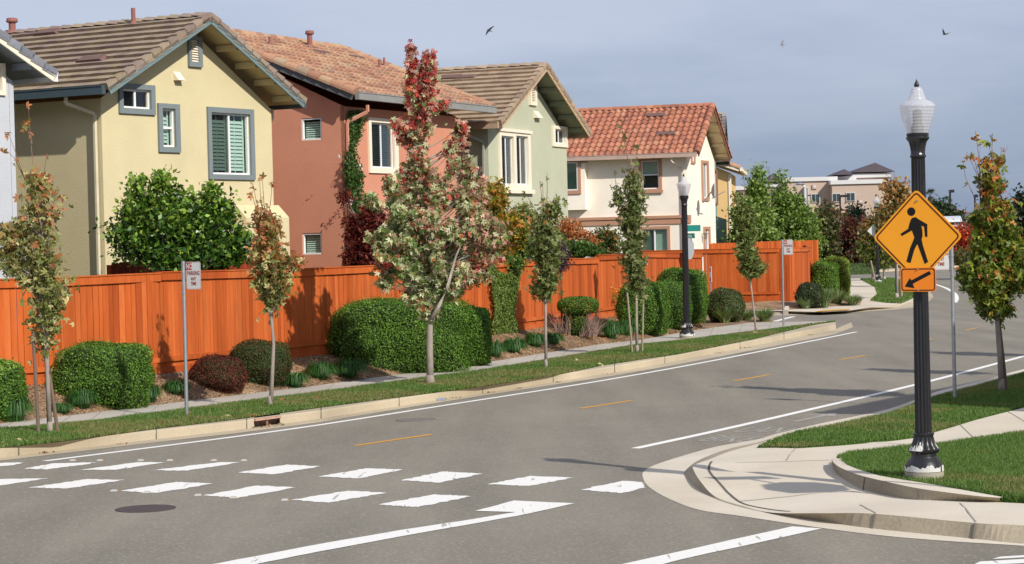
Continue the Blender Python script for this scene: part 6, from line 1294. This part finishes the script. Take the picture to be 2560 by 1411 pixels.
def bush(label, blobs, Y, pal, n=2600, ls=.09, ncl=60, k=.7, cat='shrub', name='shrub', shape='quad', grp='garden shrubs behind the orange fence'):
    x = blobs[0][0]; y = max(b_[1]+b_[3] for b_ in blobs)
    return tree(label, (x, y), .5, [(x, y+30, .03), (x, blobs[0][1], .015), (x, blobs[0][1]-blobs[0][3]*.5, .008)], blobs, n, ls, pal, grp, cat=cat, name=name, Y=Y, zfun=lambda p, t, N: palette(pal, N), shape=shape, ncl=ncl, k=k, barkm=TWIGS)
bush('loose pale green shrub left of the slim maple crown', [(1310, 545, 20, 34), (1330, 560, 14, 30)], 60, [((150, 168, 96), 3), ((176, 186, 130), 3), ((180, 140, 80), 1)], 1800)
bush('dark green shrub under the yellow autumn tree', [(1305, 622, 34, 26), (1220, 645, 36, 12)], 59.5, GRN2, 2600)
bush('rusty orange leaved shrub against the cream house band', [(1425, 580, 40, 30), (1395, 548, 14, 20, .6), (1460, 600, 26, 22)], 63, [((206, 130, 74), 4), ((190, 112, 66), 3), ((170, 150, 90), 1)], 2300, k=.75)
bush('low green shrub spilling behind the fence below the rusty one', [(1440, 625, 52, 16), (1490, 630, 20, 12)], 62, GRN2, 2600)
bush('green shrub dotted with orange and yellow fruit', [(1510, 598, 34, 30), (1520, 622, 40, 14)], 66, [((66, 96, 44), 6), ((84, 118, 54), 3), ((230, 150, 50), 1), ((210, 120, 100), 1)], 2800)
bush('purple leaved plant hanging over the fence top', [(1402, 650, 13, 24), (1398, 622, 10, 16)], 56.6, [((96, 70, 92), 4), ((120, 50, 70), 2), ((80, 90, 80), 2)], 1500, .07, k=.7)
bush('green climber mass on top of the fence above the ivy', [(1262, 655, 26, 7), (1300, 660, 12, 8)], 53.9, GRN1, 1200, .07, 30)
FG = [((134, 160, 76), 4), ((112, 140, 62), 4), ((92, 120, 50), 3), ((160, 180, 100), 2)]
BT = 'broad green trees beyond the corner fence'
tree('tall pointed bright green tree beyond the corner fence', (1895, 660), .4, [(1895, 660, .12), (1893, 560, .08), (1895, 440, .03), (1895, 412, .015)], [(1895, 430, 7, 20, 1.5), (1893, 465, 20, 22), (1885, 505, 38, 30), (1880, 550, 52, 32), (1885, 590, 66, 30), (1850, 540, 18, 40, .7), (1840, 590, 26, 22, .7)], 13000, .17, FG, BT, Y=96, zfun=lambda p, t, N: palette(FG, N), ncl=210, shape='quad', k=.86, sigma=.2, along=.5)
tree('wider loose green tree with a leaning tip, right of the pointed one', (1985, 660), .4, [(1985, 660, .12), (1975, 560, .08), (1958, 480, .04), (1952, 430, .015)], [(1953, 435, 6, 12, 1.5), (1960, 462, 12, 16), (1950, 500, 30, 22), (1985, 510, 34, 26), (1960, 550, 56, 34), (2015, 560, 32, 34), (1990, 598, 64, 24), (2038, 600, 18, 24), (2030, 640, 18, 24)], 13000, .17, FG, BT, Y=99, zfun=lambda p, t, N: palette(FG, N), ncl=210, shape='quad', k=.86, sigma=.2, along=.5)
# --- climber on the coral wall, ivy on the fence
def polysample(poly, n):
    xs = [p[0] for p in poly]; ys = [p[1] for p in poly]; out = []
    while len(out) < n:
        x, y = rnd.uniform(min(xs), max(xs)), rnd.uniform(min(ys), max(ys))
        if inside(x, y, poly): out.append((x, y))
    return out
ctr, nv = HR.X @ Vector((0, -.12, 0)), HR.ey; poly = [(872, 278), (900, 275), (908, 300), (900, 345), (884, 370), (895, 405), (907, 440), (902, 480), (915, 530), (918, 570), (885, 575), (878, 520), (868, 470), (862, 425), (868, 390), (874, 350), (872, 310)]
pts = [PP(x, y, ctr, nv)+nv*rnd.uniform(-.1, .08) for x, y in polysample(poly, 3400)]; o = thing('climbing_vine', 'flowering vine climbing the downspout corner of the coral house', 'vine', HR.X @ Vector((.1, -.12, 0)))
n_ = len(pts); leaf_obj('foliage', LEAF, np.array([p[:] for p in pts]), .085*(.6+.7*NR.random(n_)), palette([((84, 120, 52), 4), ((66, 98, 44), 3), ((120, 148, 80), 1)], n_)*.72, o, droop=.5)
fl = [PP(x, y, ctr-nv*.1, nv) for x, y in [(870+rnd.uniform(-10, 12), 498+rnd.uniform(-12, 14)) for _ in range(46)]+[(900+rnd.uniform(-6, 6), 418+rnd.uniform(-8, 8)) for _ in range(14)]+[(848+rnd.uniform(-4, 4), 392+rnd.uniform(-4, 4)) for _ in range(6)]]
leaf_obj('flowers', LEAF, np.array([p[:] for p in fl]), .05, palette([((240, 238, 244), 1)], len(fl)), o, wid=.9)['kind'] = 'stuff'; m = MB(); st = [PP(x, y, ctr, nv) for x, y in [(872, 690), (876, 560), (874, 430), (884, 320), (890, 285)]]; m.tube(st, [.03, .025, .02, .012, .006], 6); m.build('stem', TWIGS, o)
fa, fb = Vector((*Gz(C6, 1243, .62).xy, 1)), Vector((*Gz(C6, 1311, .62).xy, 1)); fn = Vector((fb.y-fa.y, -(fb.x-fa.x), 0)).normalized()
poly = [(1222, 658), (1235, 662), (1246, 678), (1262, 684), (1284, 676), (1296, 652), (1306, 648), (1300, 700), (1294, 735), (1290, 760), (1286, 790), (1294, 812), (1300, 832), (1262, 842), (1232, 836), (1230, 812), (1238, 780), (1232, 745), (1228, 700), (1216, 672)]
pts = [PP(x, y, fa+fn*(.10+rnd.uniform(-.06, .07)), fn) for x, y in polysample(poly, 8200)]; n_ = len(pts); b = PP(1265, 838, fa+fn*.1, fn); o = thing('ivy', 'green ivy climbing the front of the long orange fence', 'ivy', (b.x, b.y, .4))
leaf_obj('foliage', LEAF, np.array([p[:] for p in pts]), .065*(.6+.7*NR.random(n_)), palette([((122, 146, 62), 4), ((98, 126, 50), 4), ((150, 168, 84), 2)], n_)*.72, o, nrm=np.tile([tuple(fn)], (n_, 1)), jit=1.0, droop=.5)
m = MB(); m.tube([b, PP(1262, 760, fa+fn*.03, fn), PP(1255, 690, fa+fn*.03, fn)], [.025, .02, .008], 6); m.build('stem', TWIGS, o)
p = P(50, 935, 38.6); pts = np.array(p[:])+NR.normal(size=(420, 3))*np.array([.16, .08, .03]); 
# --- far street trees, garden belt and trees beyond the bend
FT = 'young trees on the far lawn'; FA = [((150, 146, 84), 3), ((190, 160, 100), 3), ((176, 120, 76), 2), ((110, 120, 60), 3)]; FWH = mat('whitish_trunk', (.42, .38, .34), .9, .15, 8)
for lab, bx, by, tops in (('tall autumn coloured young tree hidden behind the crossing sign', 2242, 745, [(2238, 480, 22, 40), (2232, 530, 34, 36), (2240, 580, 38, 36), (2236, 620, 36, 28), (2258, 500, 14, 30, .7)]), ('second far young tree, just right of the distant lamp', 2211, 700, [(2205, 540, 16, 24), (2206, 580, 24, 30), (2210, 620, 26, 26), (2208, 650, 22, 14)]),
                      ('far young tree left of the distant lamp, with a pale trunk', 2182, 700.5, [(2180, 570, 12, 26), (2176, 612, 18, 24), (2180, 640, 18, 16)]), ('autumn coloured far tree directly behind the diamond sign', 2268, 716, [(2266, 540, 24, 40), (2268, 600, 30, 34)])):
    tree(lab, (bx, by), .14, [(bx, by, .07), (bx-2, tops[-1][1]+10, .06), (tops[1][0], tops[1][1], .03), (tops[0][0], tops[0][1]-20, .01)], tops, 3600, .2, FA, FT, zfun=grad([((112, 128, 60), 4), ((150, 150, 84), 3), ((96, 110, 54), 2)], [((206, 176, 130), 2), ((190, 130, 80), 3), ((190, 160, 100), 3)], .45, .95), ncl=80, barkm=FWH, shape='quad', k=.74, sigma=.2, twigs=[[(bx-6, 430), (bx-5, 460), (bx-4, 500)]] if by == 745 else ())
stake('pale stake beside the tall far young tree', (2254, 744), (2251, 655), .14, .05, LST); stake('pale slanting stake at the left of the distant lamp', (2189, 708), (2177, 652), .13, .045, LST)
def fartree(label, blobs, Y, pal, n=3600, ls=.3, k=.62, z0=.8, grp='trees beyond the bend'): 
    x = blobs[0][0]; y = max(b_[1]+b_[3] for b_ in blobs); return tree(label, (x, y), z0, [(x, y+25, .15), (x, blobs[0][1], .1), (x, blobs[0][1]-blobs[0][3]*.6, .03)], blobs, n, ls, pal, grp, Y=Y, zfun=lambda p, t, N: palette(pal, N), shape='quad', ncl=90, barkm=TWIGS, k=k, sigma=.42)
fartree('brownish red bushy tree below the pale building', [(2085, 570, 28, 40), (2070, 590, 30, 36), (2100, 600, 30, 36)], 156, [((132, 80, 56), 4), ((110, 96, 56), 3), ((150, 70, 56), 2)], 5200)
fartree('deep red tree right of the brownish one', [(2140, 590, 28, 32), (2125, 612, 36, 24), (2150, 618, 24, 20)], 152, [((138, 62, 54), 4), ((112, 60, 46), 3), ((90, 76, 46), 2)], 5200)
fartree('dark spiky conifer in front of the pale building', [(2138, 545, 12, 24), (2142, 565, 18, 14)], 175, [((64, 82, 62), 4), ((48, 66, 52), 3)], 2200)
fartree('olive brown tree left of the red trees', [(2062, 560, 16, 40), (2050, 600, 22, 36), (2058, 625, 24, 14)], 150, [((116, 110, 62), 4), ((96, 84, 52), 3), ((80, 100, 50), 3)], 4200)
fartree('bright orange red tree beyond the third no parking sign', [(2410, 600, 20, 30), (2400, 625, 26, 26), (2425, 630, 18, 20)], 165, [((206, 84, 48), 4), ((186, 66, 44), 3), ((220, 110, 60), 1)], 4800, k=.7)
fartree('dark tree cut off by the right edge', [(2560, 560, 30, 60), (2580, 540, 44, 60), (2545, 600, 22, 50), (2570, 640, 40, 40)], 120, [((62, 74, 44), 4), ((50, 60, 38), 3), ((84, 92, 50), 1)], 6500, .24)
fartree('dark bushy tree below the palms', [(2350, 530, 28, 20), (2325, 540, 24, 24), (2385, 540, 16, 12)], 235, [((74, 92, 60), 4), ((60, 78, 50), 3)], 3200, .5)
fartree('grey green tree between the white awning and the bushy maple', [(2440, 590, 18, 36), (2450, 560, 14, 20)], 180, [((84, 96, 62), 4), ((104, 110, 74), 2)], 2600)
fartree('low olive shrub belt under the orange red tree', [(2400, 652, 46, 12), (2440, 648, 30, 14)], 160, [((130, 120, 70), 3), ((110, 112, 60), 3), ((90, 100, 54), 2)], 3000)
fartree('red and brown hedge mass left of the lamp on the bank', [(2150, 640, 20, 12), (2170, 600, 14, 24)], 150, [((140, 96, 76), 3), ((120, 110, 70), 3)], 2000)
# palms
for lab, px, py, r in (('left one of the two distant fan palms', 2326, 492, 24), ('right one of the two distant fan palms', 2364, 508, 22)):
    Y = 240; c_ = P(px, py, Y); o = thing('palm_tree', lab, 'palm tree', (c_.x, c_.y, 0), 0, 'distant fan palms'); m = MB(); m.tube([(c_.x, c_.y, 0), c_], [.35, .28], 8); m.build('trunk', TWIGS, o); R = r/5300*Y; V = []
    for i in range(34):
        az, el = rnd.uniform(0, 6.28), rnd.uniform(-.7, 1.4); d = Vector((math.cos(az)*math.cos(el), math.sin(az)*math.cos(el), math.sin(el))); s_ = d.cross(Vector((0, 0, 1))).normalized(); e_ = c_+d*R*.6
        for j in range(9):
            a = (j-4)*.28; q = (d*math.cos(a)+s_*math.sin(a)).normalized(); tip_ = e_+q*R*.5-Vector((0, 0, R*.12)); w_ = q.cross(d.cross(s_)).normalized()*R*.035; V += [e_-w_, e_+w_, tip_]
        w_ = s_*R*.02; V += [c_-w_, c_+w_, e_]
    V = np.array([v[:] for v in V]); tri_obj('fronds', V, palette([((92, 116, 76), 3), ((70, 92, 60), 3)], len(V)//3).repeat(3, axis=0)*.6, LEAF, 3, o)
# bank ground cover leaves
bank = [o for o in C.objects if o.name.startswith('bank')][0]
P_ = sample_tris(bank, 26000, lambda c: ((c[:, 0] > 15)*(c[:, 0] < 60)*(c[:, 1] < 200))*1.0+1e-9); P_[:, 2] += .12+NR.random(len(P_))*.25
struct(leaf_obj('ground_cover', LEAF, P_, .32, palette([((96, 124, 60), 4), ((80, 104, 50), 3), ((140, 130, 80), 1.2)], len(P_))*.62), 'stuff')
P_ = np.array([[*G(rnd.uniform(2060, 2180), 655+rnd.uniform(-22, 24), .2).xy, 0] for _ in range(1)])
# low green slope seen over the far hedge
hs = MB(); q = [P(2020, 640, 132), P(2185, 640, 132)]; n_ = 9000
px_ = NR.uniform(2055, 2186, n_); py_ = 632+NR.random(n_)*48+np.clip((px_-2060)/130, 0, 1)*12; pts = np.array([P(float(a), float(b_), 146+(675-float(b_))*.22)[:] for a, b_ in zip(px_, py_)])
struct(leaf_obj('ground_cover', LEAF, pts, .3, palette([((96, 126, 62), 4), ((78, 106, 50), 3), ((120, 140, 70), 2)], n_)*.6, nrm=np.tile([[0, -.5, .8]], (n_, 1)), jit=1), 'stuff')
sl_ = MB(); sl_.add([P(2050, 684, 146.5), P(2190, 684, 146.5), P(2190, 643, 154), P(2050, 630, 156)], [(0, 1, 2, 3)]); struct(sl_.build('bank_slope', MATS['ground_cover']))
# ------------------------------------------------------------------ far buildings
FB = mat('pale_pink_stucco', k8((196, 174, 158), .88), .9, .04, .2); FWB = mat('white_cornice', k8((220, 218, 216), .85), .8, .03); FR = mat('dark_metal_roof', k8((92, 80, 82), .8), .7, .1, .3); FGL = mat('far_glass', (.03, .05, .055), .15, .1, .2, spec=.8)
YF = 420.0; S_ = YF/5300
p0 = P(2000, 590, YF); o = thing('hotel_building', 'long pale pink building with dark hipped roof towers on the skyline', 'building', (p0.x, p0.y, 0)); XF[o.name] = Matrix.Translation((p0.x, p0.y, 0))
def fbox(x0, x1, yt, dY, dep, name='wall', m_=FB, cornice=True):
    a, b_ = P(x0, yt, YF+dY), P(x1, yt, YF+dY); zt = (a.z+b_.z)/2; m = MB(); m.box((a.x, a.y, 0), (b_.x, a.y+dep, zt)); q = m.build(name, m_, o)
    if cornice: m = MB(); m.box((a.x-.35, a.y-.4, zt-.1), (b_.x+.35, a.y+dep, zt+.7)); m.build('cornice', FWB, q)
    return q
fbox(1790, 1935, 474, 6, 20); fbox(1915, 1975, 467, 3, 20); fbox(1968, 2089, 452, 0, 20); fbox(2080, 2205, 459, -2.5, 20); fbox(2072, 2136, 451, 4, 18); fbox(2134, 2222, 443, 8, 18)
def hip(x0, x1, xa, ye, ya, dY):
    a, b_, t = P(x0, ye, YF+dY), P(x1, ye, YF+dY), P(xa, ya, YF+dY+8); z = (a.z+b_.z)/2; m = MB(); z += .75; m.add([(a.x, a.y-1, z), (b_.x, a.y-1, z), (b_.x, a.y+17, z), (a.x, a.y+17, z), (t.x, t.y, t.z+.9)], [(0, 1, 4), (1, 2, 4), (2, 3, 4), (3, 0, 4)]); m.build('hipped_roof', FR, o)
hip(2130, 2236, 2188, 440, 418, 8); hip(2088, 2134, 2111, 447, 434, 2); hip(1915, 1958, 1934, 464, 444, 3)
for x0, x1, y0, y1, dY in ((2030, 2048, 486, 505, 0), (2082.5, 2100, 485, 504, -2.5), (2117, 2136, 483, 502, -2.5), (1996, 2010, 488, 503, 0), (2118, 2128, 526, 535, -2.5), (1838, 1852, 494, 506, 6), (1940, 1952, 492, 506, 3)):
    a, b_ = P(x0, y1, YF+dY-.15), P(x1, y0, YF+dY-.15); m = MB(); m.box((a.x-.15, a.y-.1, a.z-.15), (b_.x+.15, a.y+.1, b_.z+.15)); w_ = m.build('window', mat('far_frame', (.5, .5, .48), .7), o)
    for i in (0, 1): m = MB(); xm = (a.x+b_.x)/2; m.box(((a.x, xm+.06)[i], a.y-.16, a.z), ((xm-.06, b_.x)[i], a.y-.11, b_.z)); m.build('pane', FGL, w_)
for x, y in ((2036.5, 467), (2065, 506), (2152, 504)):
    a = P(x, y, YF-(2.7 if x > 2080 else .2)); m = MB(); m.box((a.x-.45, a.y-.12, a.z-.45), (a.x+.45, a.y+.02, a.z+.45)); q_ = m.build('wall_vent', FB, o); m = MB(); m.box((a.x-.2, a.y-.16, a.z-.2), (a.x+.2, a.y-.121, a.z+.2)); m.build('vent_cover', FWB, q_)
a = P(2016, 468, YF-2); m = MB(); m.box((a.x-.4, a.y, 0), (a.x+.4, a.y+2, a.z)); m.build('pilaster', FWB, o)
# lower buildings at the right
m = MB(); a, b_ = P(2392, 532, 300), P(2700, 540, 300); m.box((a.x, a.y, 0), (b_.x, a.y+30, a.z)); tag(m.build('warehouse', mat('grey_block_wall', k8((120, 122, 126), .7), .9, .06), None, (a.x, a.y, 0)), 'long low grey building behind the bushy right hand maple', 'building')
o = thing('house', 'far terracotta roof peeping above the grey building', 'house', P(2412, 540, 330)); m = MB(); a, b_ = P(2394, 533, 330), P(2430, 533, 330); m.add([(a.x, a.y, a.z), (b_.x, a.y, a.z), (b_.x-.8, a.y+6, a.z+.6), (a.x+.6, a.y+6, a.z+.6)], [(0, 1, 2, 3)]); m.box((a.x+.3, a.y+.3, 0), (b_.x-.3, a.y+8, a.z-.05)); m.build('wall', mat('far_terracotta', k8((176, 110, 84), .8), .9), o)
m = MB(); a, b_ = P(2366, 533, 320), P(2404, 533, 320); m.add([(a.x, a.y, a.z), (b_.x, a.y, a.z), (b_.x-1.2, a.y+5, a.z+.6), (a.x, a.y+5, a.z+.9), (a.x, a.y, 0), (b_.x, a.y, 0)], [(0, 1, 2, 3), (4, 5, 1, 0)]); tag(m.build('blue_canopy', mat('far_blue', k8((56, 84, 130), .8), .7), None, (a.x, a.y, 0)), 'small dark blue roof beside the tall dark pole', 'canopy')
a, b_ = P(2330, 557, 230), P(2399, 540, 230); o = thing('awning_building', 'white and silver awning front seen right of the diamond sign', 'building', (a.x, a.y, 0)); m = MB(); K = 10
for i in range(K):
    t0, t1 = math.pi/2*i/K, math.pi/2*(i+1)/K; h_ = b_.z-a.z; f = lambda t: (a.y-math.sin(t)*1.2+1.2-1.2, a.z+h_*math.cos(t)); y0, z0 = f(t0); y1, z1 = f(t1); m.add([(a.x, y0, z0), (b_.x, y0, z0), (b_.x, y1, z1), (a.x, y1, z1)], [(0, 1, 2, 3)])
m.box((a.x, a.y+.02, a.z), (b_.x, a.y+6, b_.z-.01)); m.build('awning', mat('silver_awning', (.6, .62, .64), .35, .05, metal=.3), o); m = MB(); m.box((a.x, a.y, 0), (b_.x, a.y+6, a.z-.8)); m.build('wall', FB, o)
m = MB(); c_ = P(2398, 565, 230); m.box((a.x, a.y-1.4, c_.z-.1), (c_.x+.3, a.y-1.2, c_.z+.1)); m.box((a.x, a.y-1.4, c_.z-.5), (c_.x+.3, a.y-1.2, c_.z-.35)); m.build('rail', FWB, o)
def pole(label, px, yt, Y, r, arm=1, hd='head'):
    t = P(px, yt, Y); o = thing('light_pole', label, 'light pole', (t.x, t.y, 0), 0, 'far parking lot light poles'); m = MB(); m.tube([(t.x, t.y, 0), t], r, 8); m.build('pole', BLACK, o); m = MB(); m.box((t.x-.1, t.y-.4, t.z-.1), (t.x+arm, t.y+.4, t.z+.25)); m.build('lamp_head', BLACK, o)
pole('tall dark light pole above the distant palms', 2375, 480, 260, .12, .45); pole('dark light pole in front of the pale building', 2100, 492, 330, .14, 1.3); pole('thin dark light pole left of the bushy maple', 2437, 492, 250, .1, .3)
t = P(2000, 463, 190); o = thing('street_light', 'round headed grey street light rising behind the green trees', 'light pole', (t.x, t.y, 0)); m = MB(); b_ = P(2018, 470, 190); m.tube([(b_.x, b_.y, 0), b_, t+Vector((.1, 0, .05))], [.1, .07, .05], 8); m.build('pole', GALV, o); m = MB(); m.lathe([(.36, 0), (.42, .05), (.34, .14), (.1, .22)], t, 16); m.build('lamp_head', GALV, o)
